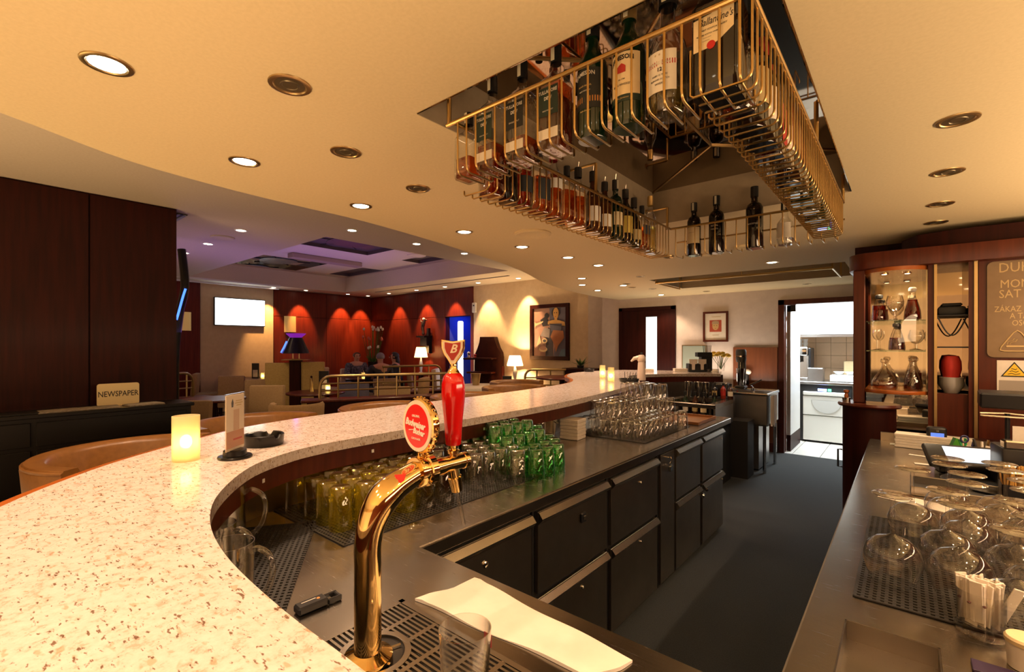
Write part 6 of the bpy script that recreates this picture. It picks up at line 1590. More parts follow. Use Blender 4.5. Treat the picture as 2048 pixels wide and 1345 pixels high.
# ================================================================ KITCHEN
kc = T('kitchen_counter', 'steel kitchen counter seen through the doorway', 'counter', (0, 8.25, 0))
MB().box(-1.7, 1.09, -0.02, 0.62, 0.86, 0.90, bev=0.004).obj('top', M_steelk, kc)
MB().box(-1.7, -1.225, 0.0, 0.6, 0.08, 0.86).obj('side_cabinet', mat('kitchen_beige', (0.42, 0.33, 0.27), 0.5), kc)
MB().box(-1.69, -1.24, -0.012, 0.0, 0.62, 0.84, bev=0.003).box(-1.69, -1.24, -0.012, 0.0, 0.10, 0.60, bev=0.003).obj('front', M_steelk, kc)
MB().box(-0.58, 1.09, 0.0, 0.6, 0.08, 0.86).obj('side_cabinet', M_steelk, kc)
dw = T('dishwasher', 'white under-counter dishwasher with a blue lit display', 'dishwasher', (-0.905, 8.25, 0))
MB().box(-0.318, 0.318, 0.0, 0.58, 0.02, 0.855).obj('housing', M_blackm, dw)
whm = mat('dishwasher_white', (0.78, 0.77, 0.70), 0.3)
MB().box(-0.275, 0.275, -0.03, 0.0, 0.03, 0.40, bev=0.006).obj('lower_panel', whm, dw)
MB().box(-0.275, 0.275, -0.04, 0.0, 0.41, 0.69, bev=0.006).obj('door', whm, dw)
MB().lathe([(0, 0), (0.19, 0), (0.18, 0.012), (0, 0.014)], 24, M=Matrix.Translation((0.02, -0.04, 0.63)) @ Matrix.Rotation(PI / 2, 4, 'X'), a0=PI, a1=2 * PI).obj('grip_recess', mat('grip_grey', (0.60, 0.60, 0.56), 0.4), dw)
MB().box(-0.275, 0.275, -0.055, 0.0, 0.70, 0.755, bev=0.01).obj('handle', whm, dw)
MB().box(-0.09, 0.02, -0.012, 0.0, 0.765, 0.80).obj('display', mat('blue_display', (0.2, 0.3, 1), 0.3, emit=(0.25, 0.35, 1.0), es=6), dw)
MB().box(0.035, 0.075, -0.012, 0.0, 0.765, 0.80).obj('button', mat('green_button', (0.1, 0.8, 0.3), 0.3, emit=(0.1, 0.9, 0.4), es=2.5), dw)
wcb = T('wall_cabinet', 'white kitchen wall cabinets above the tiled splashback', 'cabinet', (-0.15, 8.72, 0))
MB().box(-1.15, 1.2, -0.33, 0.16, 1.60, 2.45).obj('body', M_white, wcb)
for k in range(3): MB().box(-1.145 + k * 0.78, -0.375 + k * 0.78, -0.352, -0.331, 1.605, 2.445, bev=0.003).obj('door', M_white, wcb)
MB().box(-1.15, 1.2, -0.35, -0.30, 1.565, 1.60).obj('light_rail', M_steelk, wcb)
ks = T('kitchen_shelf', 'small kitchen shelf with white boxes beside the wall cabinet', 'shelf', (-1.50, 8.75, 0))
MB().box(-0.16, 0.16, -0.12, 0.14, 1.88, 1.90).box(-0.16, 0.16, -0.12, 0.14, 1.62, 1.64).obj('board', M_panelwood, ks)
for z, x, lab in [(1.9005, 0.03, 'white box on the upper kitchen shelf'), (1.6405, 0.05, 'white box on the lower kitchen shelf')]:
    t = T('storage_box', lab, 'box', (-1.50 + x, 8.74, z)); MB().box(-0.08, 0.08, -0.08, 0.08, 0, 0.19, bev=0.006).obj('body', M_white, t); MB().box(-0.082, 0.082, -0.082, 0.082, 0.19, 0.2, bev=0.003).obj('lid', M_white, t)
cm = T('coffee_machine', 'steel coffee machine with cups on top at the left of the kitchen counter', 'coffee machine', (-1.33, 8.55, 0.9005))
MB().box(-0.20, 0.20, -0.20, 0.16, 0.0, 0.05, bev=0.006).box(-0.20, 0.20, 0.0, 0.16, 0.05, 0.38).box(-0.20, 0.20, -0.22, 0.16, 0.38, 0.52, bev=0.03, seg=3).obj('body', M_chrome, cm)
MB().box(0.20, 0.23, -0.20, 0.16, 0.0, 0.50, bev=0.01).obj('side_panel', M_blackp, cm)
for x in (-0.08, 0.06): MB().cyl((x, -0.12, 0.28), 0.035, 0.10, 14).tube([(x, -0.14, 0.30), (x, -0.26, 0.29)], 0.010, 8).obj('group_head', M_chrome, cm)
for i, (x, y) in enumerate([(-0.12, 0.0), (-0.03, 0.02), (0.06, 0.0), (0.13, 0.03)]):
    t = T('cup_stack', 'white cup on top of the kitchen coffee machine, %s from the left' % ORD[i], 'cup', (-1.33 + x, 8.55 + y, 0.9005 + 0.5202), 0, 'cups on the coffee machine')
    MB().lathe([(0.026, 0), (0.038, 0.06), (0.026, 0.06), (0.038, 0.12), (0, 0.12)], 16).obj('body', M_white, t)
for i, (x, y, w_, d_, h_, m_, lab) in enumerate([(-1.04, 8.42, 0.10, 0.10, 0.20, M_steelk, 'square steel container on the kitchen counter'), (-0.62, 8.50, 0.24, 0.14, 0.10, M_white, 'long white crockery tray on the kitchen counter'), (-0.52, 8.74, 0.20, 0.03, 0.30, M_lcream, 'cream board leaning against the kitchen tiles')]):
    t = T(['container', 'crockery_tray', 'cutting_board'][i], lab, ['container', 'tray', 'board'][i], (x, y, 0.9005))
    MB().box(-w_, w_, -d_, d_, 0, h_, bev=0.008).obj('body', m_, t)
    if i == 1:
        for k in range(3): MB().lathe([(0.03, 0), (0.07, 0.045), (0.065, 0.05), (0, 0.02)], 18, (-0.14 + 0.14 * k, 0, h_)).obj('bowl', M_white, t)
t = T('wall_notice', 'pale notice plate on the kitchen tiles', 'notice', (-0.46, 8.891, 1.29)); MB().box(-0.16, 0.16, -0.008, 0, -0.09, 0.09).obj('plate', mat('notice_grey', (0.55, 0.55, 0.55), 0.5), t)
# ================================================================ THE LOUNGE
def at(px, py, z): return P(px, py, z)
tv = T('television', 'bright white television on the cream end wall', 'television', (XW + 0.07, (3.616 + 4.635) / 2, 2.17))
MB().box(-0.07, -0.01, -0.52, 0.52, -0.305, 0.305, bev=0.006).obj('case', M_blackp, tv)
tsm, n_, b_ = nt('tv_picture')
f = noise(n_, coords(n_, (1, 1, 5)), 3, 3)
n_.links.new(ramp(n_, f, [(0.3, (0.72, 0.86, 1.0)), (0.6, (1, 1, 1))]), b_.inputs['Emission Color']); sock(b_, 'Emission Strength', 3.2); sock(b_, 'Base Color', (0.02, 0.02, 0.02, 1))
MB().box(-0.009, -0.007, -0.505, 0.505, -0.288, 0.288).obj('screen', tsm, tv)
MB().box(-0.008, 0.0, -0.04, 0.04, -0.315, -0.303).obj('logo_bar', M_chrome, tv)
# flat gold wall sconces
gsm = mat('sconce_gold', (0.55, 0.36, 0.13), 0.45, 0.3, emit=(0.9, 0.55, 0.18), es=0.16)
for (px, py), lab in [((580, 649), 'square gold wall sconce on the red panelling right of the television'), ((366, 643), 'square gold wall sconce just past the dark divider')]:
    q = PX(px, py, x=XW + 0.06)
    t = T('wall_sconce', lab, 'wall lamp', (XW + 0.045, q.y, q.z))
    MB().lathe([(0.10, -0.19), (0.10, 0.19)], 16, a0=-1.35, a1=1.35, M=Matrix.Diagonal((0.9, 1.45, 1, 1))).obj('shade', gsm, t)
    MB().box(-0.008, 0.02, -0.05, 0.05, -0.05, 0.05).obj('bracket', M_brass, t)
# tan screens with a dark lamp between them
SCR = 7.8
def bycol(px, py, D):
    l = (px - CXP) / FPX * D; s, c = math.sin(YAW), math.cos(YAW)
    return Vector((-s * D + c * l, c * D + s * l, HCAM + (HYP - py) / FPX * D))
ang = YAW + 0.12
scm = noisy('screen_cloth', (0.40, 0.28, 0.09), (0.46, 0.33, 0.11), 40, 0.85)
for (pa_, pb_, top), lab in [((531, 582, 726), 'tall tan upholstered screen left of the black cone lamp'), ((603, 649, 724), 'tall tan upholstered screen right of the black cone lamp')]:
    a = bycol(pa_, top, SCR); b2 = bycol(pb_, top, SCR); mid = (a + b2) / 2; hw = (b2 - a).length / 2
    t = T('booth_screen', lab, 'screen', (mid.x, mid.y, 0), math.atan2(b2.y - a.y, b2.x - a.x))
    MB().box(-hw, hw, -0.03, 0.03, 0.08, mid.z, bev=0.015, seg=2).obj('upholstery', scm, t)
    MB().box(-hw, hw, -0.025, 0.025, 0.0, 0.08).obj('foot_board', M_dark, t)
q = bycol(592, 720, SCR)
t = T('lamp_post', 'dark wooden lamp post with a shelf between the two tan screens', 'post', (q.x, q.y, 0), ang)
MB().box(-0.085, 0.085, -0.07, 0.07, 0, q.z - 0.006, bev=0.004).obj('post', M_dark, t)
MB().box(-0.20, 0.20, -0.10, 0.10, q.z - 0.006, q.z + 0.006).obj('shelf', M_oldbrass, t)
t = T('cone_lamp', 'black cone-shaped table lamp with a violet glowing top', 'lamp', (q.x, q.y, q.z + 0.0065), ang)
for x in (-0.05, 0.05): MB().tube([(x, 0, 0), (x, 0, 0.12)], 0.010, 8).obj('stem', M_oldbrass, t)
MB().box(-0.07, 0.07, -0.03, 0.03, 0.0, 0.008).obj('foot', M_oldbrass, t)
MB().lathe([(0.215, 0.10), (0.21, 0.105), (0.10, 0.36), (0.095, 0.36), (0.205, 0.10)], 28).obj('shade', M_black, t)
MB().lathe([(0.085, 0.36), (0.155, 0.425), (0.15, 0.43), (0, 0.38)], 24).obj('glow_bowl', mat('violet_glow', (0.10, 0.01, 0.14), 0.4, emit=(0.16, 0.012, 0.26), es=1.0), t)
lamp('violet_bulb', 'POINT', (0, 0, 0.50), (0.5, 0.1, 1.0), 2.0, t, shadow_soft_size=0.03)
MB().tube([(-0.216, -0.06, 0.115), (-0.165, -0.085, 0.20), (-0.125, -0.07, 0.30)], 0.010, 8).obj('blue_reflection', mat('blue_glow', (0.05, 0.15, 1), 0.3, emit=(0.05, 0.16, 1.0), es=2.5), t)  # glowing strip imitating the blue reflection on the black shade

# generic furniture
def chair(loc, rz, label, m_=None, h=0.92, w=0.5, tub=False, legs=True, group=None):
    t = T('lounge_chair', label, 'chair', loc, rz, group)
    m_ = m_ or M_fabric
    if tub:
        MB().lathe([(w * 0.40, 0.12), (w * 0.52, 0.16), (w * 0.55, 0.40), (w * 0.58, h - 0.03), (w * 0.54, h), (w * 0.46, h - 0.02), (w * 0.42, 0.42), (w * 0.40, 0.12)], 24, a0=PI * 0.92, a1=PI * 2.08).obj('backrest', m_, t, 60)
        MB().lathe([(0, 0.40), (w * 0.40, 0.40), (w * 0.44, 0.44), (w * 0.40, 0.48), (0, 0.49)], 24).lathe([(w * 0.42, 0.15), (w * 0.42, 0.40)], 24).obj('seat', m_, t, 60)
    else:
        MB().box(-w / 2, w / 2, -w / 2, w / 2, 0.36, 0.48, bev=0.03, seg=2).obj('seat', m_, t)
        MB().box(-w / 2, w / 2, -w / 2 - 0.05, -w / 2 + 0.05, 0.30, h, bev=0.025, seg=2, rot=Matrix.Rotation(-0.08, 4, 'X')).obj('backrest', m_, t)
    for x in (-1, 1):
        for y in (-1, 1): MB().tube([(x * w * 0.40, y * w * 0.40, 0.38), (x * w * 0.43, y * w * 0.43, 0.0)], 0.022, 8, r_end=0.014).obj('leg', M_dark, t)
    return t
def table(loc, r, label, h=0.74, square=False, cloth=False):
    t = T('lounge_table', label, 'table', loc)
    MB().lathe([(0, h - 0.03), (r * 0.98, h - 0.03), (r, h - 0.015), (r * 0.98, h), (0, h)], 32).obj('tabletop', M_mid, t)
    MB().lathe([(0.04, 0.03), (0.03, h - 0.03)], 14).lathe([(0, 0), (r * 0.5, 0), (r * 0.5, 0.02), (0.04, 0.05)], 24).obj('pedestal', M_dark, t)
    if cloth:
        c_ = MB(); ring = []
        prof_ = [(0, h + 0.002), (r * 1.01, h + 0.002), (r * 1.04, h - 0.02), (r * 1.07, h - 0.22)]
        c_.lathe(prof_, 40)
        for v in c_.b.verts:
            if v.co.z < h - 0.1:
                a = math.atan2(v.co.y, v.co.x); k = 1 + 0.05 * math.sin(9 * a); v.co.x *= k; v.co.y *= k
        tag(c_.obj('tablecloth', M_cloth, None, 60, loc=loc), 'white cloth draped over the ' + cloth, 'tablecloth')
    return t
def face(p, tx_, ty_): # rotation so that a chair's front (+y) looks at the target
    return math.atan2(ty_ - p.y, tx_ - p.x) - PI / 2
def menu(loc, label, rz, h=0.22):
    t = T('menu_card', label, 'menu', loc, rz)
    MB().box(-0.075, 0.075, -0.008, 0.008, 0, h, bev=0.002).obj('board', M_blackp, t)
    MB().box(-0.050, 0.050, -0.010, -0.008, 0.02, h * 0.55).obj('sheet', M_paper, t)
    return t
rv0 = Vector((math.cos(YAW), math.sin(YAW), 0)); fv0 = Vector((-math.sin(YAW), math.cos(YAW), 0))
# table by the television
q = at(500, 757, 0.75); tl = Vector((q.x, q.y, 0))
table(tl, 0.55, 'dark round table on the cream wall side below the television', 0.75)
menu(Vector((tl.x, tl.y, 0.7505)) + Vector((0.02, 0.10, 0)), 'black menu board standing on the table below the television', YAW, 0.31)
candle(Vector((tl.x, tl.y, 0.7505)) + Vector((0.22, 0.16, 0)), 'yellow candle on the table below the television', 0.035, 0.12, 0.5, 0.02)
for px, py, lab in [(470, 800, 'beige chair left of the table below the television'), (517, 812, 'beige armchair right of the table below the television'), (480, 762, 'beige chair behind the table below the television')]:
    p = at(px, py, 0.42) if py > 770 else Vector((tl.x - 0.30, tl.y - 0.68, 0)); p.z = 0
    chair(p, face(p, tl.x, tl.y), lab, M_fabric, 0.88, 0.43)
p = bycol(550, 775, 6.6); p.z = 0
chair(p, face(p, p.x - 0.8, p.y + 0.9), 'high-backed tan chair in front of the tall tan screens', noisy('tan_weave', (0.36, 0.24, 0.12), (0.42, 0.29, 0.15), 80, 0.9), 0.90, 0.46)
p = bycol(594, 800, 5.3); p.z = 0
chair(p, YAW + 0.2, 'low beige tub chair beside the wooden rail block', M_fabric, 0.80, 0.50, tub=True)
p = bycol(399, 800, 5.9); p.z = 0
chair(p, YAW + 0.1, 'square brown armchair right of the newspaper console', noisy('brown_weave', (0.20, 0.12, 0.06), (0.24, 0.15, 0.07), 80, 0.9), 0.78, 0.55)
q = at(428, 797, 0.74); table(Vector((q.x, q.y, 0)), 0.38, 'dark round table behind the square brown armchair', 0.74)
q = at(372, 799, 0.7405); table(Vector((q.x - 0.22, q.y - 0.30, 0)), 0.28, 'small round table at the edge of the dark divider', 0.74)
candle(at(377, 799, 0.7405) + Vector((-0.12, -0.14, 0)), 'yellow candle at the edge of the dark divider', 0.035, 0.105, 0.5, 0.02)
q = at(632, 784, 0.74); tb = Vector((q.x, q.y, 0.7405)); table(Vector((q.x, q.y, 0)), 0.42, 'dark round table before the right tan screen', 0.74)
candle(tb + rv0 * 0.14 + fv0 * 0.1, 'yellow candle behind the rounded end of the brass railing', 0.035, 0.11, 0.5, 0.02)
t = T('pepper_grinder', 'slim pale pepper grinder on the table before the right tan screen', 'grinder', tb - rv0 * 0.07); MB().lathe([(0.03, 0), (0.02, 0.08), (0.022, 0.2), (0, 0.22)], 12).obj('body', M_oldbrass, t); MB().sphere((0, 0, 0.225), 0.018, 8, 6).obj('head', M_dark, t)
menu(tb + rv0 * 0.03 + fv0 * 0.22, 'dark menu board on the table before the right tan screen', YAW, 0.30)

# brass railings on wooden bases
def railing(A, B, z0, zt, label, base_label=None, posts=6, rounded=True):
    A = Vector((A.x, A.y, 0)); B = Vector((B.x, B.y, 0))
    d = (B - A); L_ = d.length; rz = math.atan2(d.y, d.x)
    t = T('brass_railing', label, 'railing', (A.x, A.y, z0), rz)
    h = zt - z0
    r = 0.13
    if rounded: pth = [(0, 0, 0.0), (0, 0, h - r)] + [(r - r * math.cos(a), 0, h - r + r * math.sin(a)) for a in [PI / 8, PI / 4, 3 * PI / 8]] + [(r, 0, h), (L_, 0, h)]
    else: pth = [(0, 0, 0), (0, 0, h), (L_, 0, h)]
    MB().tube(pth, 0.020, 10).obj('top_rail', M_rail, t)
    for k in (0.36, 0.66): MB().tube([(0.0, 0, h * k), (L_, 0, h * k)], 0.012, 8).obj('bar', M_rail, t)
    for k in range(1, posts + 1):
        x = L_ * k / posts
        MB().tube([(x - 0.03, 0, 0), (x - 0.03, 0, h)], 0.013, 8).obj('post', M_rail, t)
    if base_label:
        bs = T('rail_base', base_label, 'low wall', (A.x, A.y, 0), rz)
        MB().box(-0.15, L_ + 0.1, -0.10, 0.10, 0, z0 - 0.035).obj('wall_body', M_dark, bs)
        MB().box(-0.22, L_ + 0.12, -0.14, 0.14, z0 - 0.035, z0 - 0.0005, bev=0.008).obj('cap', M_mid, bs)
    return t
M_rail = mat('rail_brass', (0.42, 0.31, 0.15), 0.30, 1.0)
RA, RBt = at(640, 752, 1.05), at(905, 752, 1.03)
RA = bycol(640, 752, 5.95); RBt = bycol(905, 745, 6.6)
railing(RA, RBt, 0.765, 1.05, 'brass railing with a rounded end in front of the seated guests', 'dark wooden low wall carrying the rounded brass railing', 7)
r1, r2 = bycol(765, 735, 8.3), bycol(882, 730, 9.0)
railing(r2, r1, 0.60, 1.06, 'second brass railing further back beside the lit table lamp', 'dark wooden low wall under the second brass railing', 4)
r1, r2 = bycol(1050, 738, 8.0), bycol(1132, 736, 7.9)
railing(r1, r2, 0.62, 1.03, 'brass railing with a rounded end below the painting', 'dark wooden low wall below the painting', 3)
r1, r2 = bycol(386, 745, 7.2), bycol(352, 750, 7.0)
railing(r1, r2, 0.66, 1.02, 'brass railing end showing past the dark divider', 'dark low wall past the dark divider', 2)

# armchairs around the guests' table
GD = 10.2
tc2 = bycol(735, 755, GD); tcen = Vector((tc2.x, tc2.y, 0))
table(tcen, 0.50, 'dark round table of the three seated guests', 0.74)
rv = Vector((math.cos(YAW), math.sin(YAW), 0)); fv = Vector((-math.sin(YAW), math.cos(YAW), 0))
p1_ = tcen - rv * 0.44 + fv * 0.58
p2_ = tcen + rv * 0.66 + fv * 0.10
p3_ = tcen + rv * 0.47 - fv * 0.62
chair(p1_, face(p1_, tcen.x, tcen.y), 'cream armchair with the man in the dark checked shirt', M_cream, 0.90, 0.55)
chair(p2_, face(p2_, tcen.x, tcen.y), 'dark armchair under the dark-haired woman', M_fabric, 0.80, 0.5)
chair(p3_, face(p3_, tcen.x, tcen.y), 'dark armchair under the grey-haired guest', M_fabric, 0.78, 0.5)
p = bycol(656, 745, 10.6); p.z = 0; chair(p, face(p, tcen.x, tcen.y), 'empty cream armchair left of the seated man', M_cream, 0.93, 0.58)
p = bycol(846, 745, 10.2); p.z = 0; chair(p, face(p, tcen.x, tcen.y), 'empty cream armchair right of the guests, by the table lamp', M_cream, 0.93, 0.60)
p = bycol(712, 770, 7.9); p.z = 0; chair(p, face(p, p.x, p.y + 1), 'bluish grey chair seen through the brass railing', noisy('blue_weave', (0.10, 0.10, 0.17), (0.13, 0.13, 0.21), 60, 0.9), 0.82, 0.5, tub=True)
p = bycol(790, 790, 7.6); p.z = 0; chair(p, face(p, p.x - 1, p.y + 1), 'beige chair seen through the brass railing', M_fabric, 0.80, 0.55)
candle(tcen + Vector((0.03, -0.12, 0.7405)), 'small candle on the table of the seated guests', 0.035, 0.11, 0.6, 0.022)
t = T('beer_glass', 'tall beer glass before the seated man', 'glass', tcen - rv * 0.13 + Vector((0, 0, 0.7405))); MB().lathe([(0, 0), (0.03, 0), (0.036, 0.17)], 16).obj('body', M_clear, t); MB().lathe([(0, 0.005), (0.028, 0.005), (0.032, 0.10), (0, 0.10)], 14).obj('beer', M_amber, t)

# ---------------------------------------------------------------- people
def skin_mesh(verts, edges, rad, sub=1):
    me = bpy.data.meshes.new('sk'); me.from_pydata([v for v in verts], edges, [])
    o = bpy.data.objects.new('sk', me); COL.objects.link(o)
    md = o.modifiers.new('skin', 'SKIN'); md.use_smooth_shade = True
    for i, sv in enumerate(me.skin_vertices[0].data):
        r_ = rad[i]; sv.radius = r_ if isinstance(r_, tuple) else (r_, r_)
        sv.use_root = (i == 0)
    sm_ = o.modifiers.new('sub', 'SUBSURF'); sm_.levels = sub; sm_.render_levels = sub
    dg = bpy.context.evaluated_depsgraph_get()
    out = bpy.data.meshes.new_from_object(o.evaluated_get(dg))
    bpy.data.objects.remove(o)
    return out
M_skin = mat('skin', (0.50, 0.25, 0.15), 0.55)
def person(loc, rz, label, shirt, hair, lean=0.0, hair_long=False, bald=False, turn=0.0):
    t = T('person', label, 'person', loc, rz)
    V = []; E_ = []; Rr = []
    def add(p, r_, parent_=None):
        V.append(Vector(p)); Rr.append(r_)
        if parent_ is not None: E_.append((parent_, len(V) - 1))
        return len(V) - 1
    L_ = lambda y: y + lean
    pel = add((0, 0, 0.55), (0.15, 0.11)); bel = add((0, 0.01, 0.70), (0.135, 0.10), pel); ch = add((0, L_(0.02), 0.88), (0.16, 0.10), bel)
    uc = add((0, L_(0.02), 0.985), (0.13, 0.085), ch); nk_ = add((0, L_(0.03), 1.065), 0.055, uc); hb = add((0, L_(0.05), 1.13), (0.062, 0.07), nk_); hm = add((0, L_(0.055), 1.19), (0.076, 0.092), hb); ht = add((0, L_(0.045), 1.255), (0.062, 0.075), hm)
    arms = []
    for s_ in (-1, 1):
        sh = add((s_ * 0.185, L_(0.02), 0.985), 0.065, uc); el = add((s_ * 0.25, L_(0.10), 0.76), 0.048, sh); wr = add((s_ * 0.15, 0.34, 0.775), 0.030, el); pm = add((s_ * 0.12, 0.41, 0.775), (0.036, 0.018), wr)
        arms.append((sh, el, wr))
        for k in range(4):
            b0 = add((s_ * (0.14 - 0.018 * k), 0.455 + (0.008, 0.014, 0.010, 0)[k], 0.775), 0.0095, pm); add((s_ * (0.138 - 0.019 * k), 0.487 + (0.008, 0.014, 0.010, 0)[k], 0.766), 0.008, b0)
        th_ = add((s_ * 0.085, 0.415, 0.775), 0.011, wr); add((s_ * 0.07, 0.445, 0.768), 0.009, th_)
    legs_ = []
    for s_ in (-1, 1):
        hp = add((s_ * 0.09, 0.03, 0.53), 0.095, pel); kn = add((s_ * 0.11, 0.42, 0.53), 0.068, hp); an = add((s_ * 0.11, 0.38, 0.10), 0.042, kn); to = add((s_ * 0.12, 0.53, 0.045), 0.036, an)
        legs_.append((hp, kn, an, to))
    me = skin_mesh(V, E_, Rr, 1); me.materials.append(M_skin)
    b_ = bpy.data.objects.new('body', me); b_.parent = t; COL.objects.link(b_)
    # shirt and trousers follow the body a little outside it
    def garment(nm, idx, grow, m_):
        mp = {v: i for i, v in enumerate(idx)}
        ed = [(mp[a], mp[c_]) for a, c_ in E_ if a in mp and c_ in mp]
        rr = [tuple(x + grow for x in Rr[i]) if isinstance(Rr[i], tuple) else Rr[i] + grow for i in idx]
        g_ = skin_mesh([V[i] for i in idx], ed, rr, 1); g_.materials.append(m_)
        o = bpy.data.objects.new(nm, g_); o.parent = t; COL.objects.link(o)
    garment('shirt', [pel, bel, ch, uc, arms[0][0], arms[0][1], arms[0][2], arms[1][0], arms[1][1], arms[1][2]], 0.014, shirt)
    garment('trousers', [pel, legs_[0][0], legs_[0][1], legs_[0][2], legs_[1][0], legs_[1][1], legs_[1][2]], 0.016, M_lnavy)
    hy = L_(0.055)
    for s_ in (-1, 1):
        MB().box(s_ * 0.12 - 0.045, s_ * 0.12 + 0.045, 0.33, 0.58, 0.0, 0.075, bev=0.025, seg=2).obj('shoe', M_black, t)
        MB().sphere((s_ * 0.030, hy + 0.086, 1.198), 0.010, 8, 6).obj('eye', M_ink, t)
        MB().sphere((s_ * 0.078, hy - 0.005, 1.185), 0.022, 8, 6, (0.4, 0.8, 1.2)).obj('ear', M_skin, t)
    MB().prism([(-0.011, 0), (0.011, 0), (0, 0.04)], 0.0, 0.022, M=Matrix.Translation((0, hy + 0.088, 1.158)) @ Matrix(((1, 0, 0, 0), (0, 0, 1, 0), (0, 1, 0, 0), (0, 0, 0, 1)))).obj('nose', M_skin, t)
    MB().box(-0.022, 0.022, hy + 0.076, hy + 0.086, 1.132, 1.139).obj('mouth', M_inkr, t)
    hm_ = MB().sphere((0, 0, 0), 1.0, 18, 12)
    for v in list(hm_.b.verts):
        if v.co.y > 0.35 and v.co.z < (0.75 if bald else 0.55): v.co.y = 0.35
        if v.co.z < -0.45 and not hair_long: v.co.z = -0.45
    bmesh.ops.transform(hm_.b, matrix=Matrix.Translation((0, hy - 0.012, 1.205)) @ Matrix.Diagonal((0.086, 0.100, 0.088 if not bald else 0.074, 1)), verts=hm_.b.verts)
    if hair_long: hm_.sphere((0, hy - 0.075, 1.09), 0.085, 14, 8, (1, 0.6, 1.5))
    hm_.obj('hair', hair, t, 60)
    return t
plaid = noisy('checked_shirt', (0.02, 0.02, 0.03), (0.16, 0.15, 0.18), 30, 0.85, scale=(1, 1, 1))
person(p1_ + Vector((0, 0, 0.0)), face(p1_, tcen.x, tcen.y), 'seated man in a dark checked shirt facing the camera', plaid, mat('hair_brown', (0.10, 0.05, 0.03), 0.7), bald=True)
person(p2_ + Vector((0, 0, 0.0)), face(p2_, tcen.x, tcen.y), 'seated dark-haired woman in black turned to the left', mat('black_top', (0.012, 0.012, 0.012), 0.8), mat('hair_dark', (0.015, 0.010, 0.008), 0.5), lean=0.05, hair_long=True)
person(p3_ + Vector((0, 0, 0.0)), face(p3_, tcen.x, tcen.y), 'seated guest with grey hair seen from behind', mat('dark_top', (0.03, 0.03, 0.035), 0.8), mat('hair_grey', (0.20, 0.18, 0.20), 0.7))

# tall vase of tulips behind the guests
q = bycol(745, 735, 11.9)
t = T('tulip_vase', 'tall arrangement of white and pink tulips behind the seated guests', 'flowers', (q.x, q.y, 0))
MB().box(-0.30, 0.30, -0.20, 0.20, 0, 0.80, bev=0.01).obj('pedestal', M_dark, t)
MB().lathe([(0, 0.80), (0.10, 0.80), (0.12, 1.02), (0.11, 1.02), (0, 0.82)], 20).obj('vase', M_black, t)
tw_ = mat('tulip_white', (0.80, 0.75, 0.66), 0.6); tp_ = mat('tulip_pink', (0.62, 0.16, 0.12), 0.6)
random.seed(3)
for k in range(24):
    tier = 0 if k < 12 else (1 if k < 17 else 2)
    zz = [1.83, 1.57, 1.32][tier] + random.uniform(-0.05, 0.05)
    x = [0.26, 0.26, 0.17][tier] * random.uniform(-1, 1); y = random.uniform(-0.12, 0.12)
    x, y = x * rv.x - y * rv.y, x * rv.y + y * rv.x
    MB().tube([(x * 0.25, y * 0.25, 0.85), (x * 0.6, y * 0.6, (0.85 + zz) / 2), (x, y, zz)], 0.006, 5).obj('stem', fg, t)
    MB().lathe([(0, 0), (0.028, 0.015), (0.032, 0.04), (0.018, 0.075), (0, 0.07)], 10, (x, y, zz)).obj('tulip', tp_ if tier == 1 else tw_, t, 60)
lf = MB()
for k in range(14):
    a = k * 2.4; x, y = 0.17 * math.cos(a), 0.17 * math.sin(a)
    lf.tube([(0, 0, 0.98), (x * 0.6, y * 0.6, 1.10), (x, y, 1.13 + 0.04 * (k % 3))], 0.018, 5, r_end=0.003)
kind(lf.obj('leaves', fg, t), 'stuff')

# table lamps
shm, n_, b_ = nt('lamp_shade')
sock(b_, 'Base Color', (0.85, 0.70, 0.48, 1)); sock(b_, 'Roughness', 0.8)
tl_ = n_.nodes.new('ShaderNodeBsdfTranslucent'); tl_.inputs[0].default_value = (0.95, 0.78, 0.5, 1)
mx_ = n_.nodes.new('ShaderNodeMixShader'); mx_.inputs[0].default_value = 0.6
n_.links.new(b_.outputs[0], mx_.inputs[1]); n_.links.new(tl_.outputs[0], mx_.inputs[2]); n_.links.new(mx_.outputs[0], n_.nodes['Material Output'].inputs['Surface'])
def tlamp(px, ptop, pbot, D, label, power, r=0.16):
    a = bycol(px, ptop, D); z0 = bycol(px, pbot, D).z
    sd = T('side_table', 'small dark side table under the lit lamp ' + label.split(' stem ')[-1].split('glowing ')[-1], 'table', (a.x, a.y, 0))
    MB().box(-0.22, 0.22, -0.22, 0.22, z0 - 0.03, z0 - 0.0005, bev=0.004).obj('tabletop', M_dark, sd)
    for x in (-0.19, 0.19):
        for y in (-0.19, 0.19): MB().box(x - 0.02, x + 0.02, y - 0.02, y + 0.02, 0, z0 - 0.03).obj('leg', M_dark, sd)
    t = T('table_lamp', label, 'lamp', (a.x, a.y, z0))
    h = a.z - z0
    MB().lathe([(0, 0), (0.07, 0), (0.07, 0.02), (0.025, 0.05), (0.045, h * 0.35), (0.02, h * 0.55), (0.012, h * 0.8)], 18).obj('base', M_white, t)
    MB().lathe([(r, h * 0.62), (r * 0.66, h)], 28).obj('shade', shm, t, 60)
    MB().sphere((0, 0, h * 0.80), 0.03, 10, 8).obj('bulb', M_lampwhite, t)
    lamp('bulb_light', 'POINT', (0, 0, h * 0.82), (1.0, 0.66, 0.32), power, t, shadow_soft_size=0.04)
tlamp(842, 695, 748, 11.2, 'lit cream table lamp with a white stem beside the guests', 45)
tlamp(1030, 712, 764, 9.25, 'lit cream table lamp glowing against the wall left of the painting', 150)
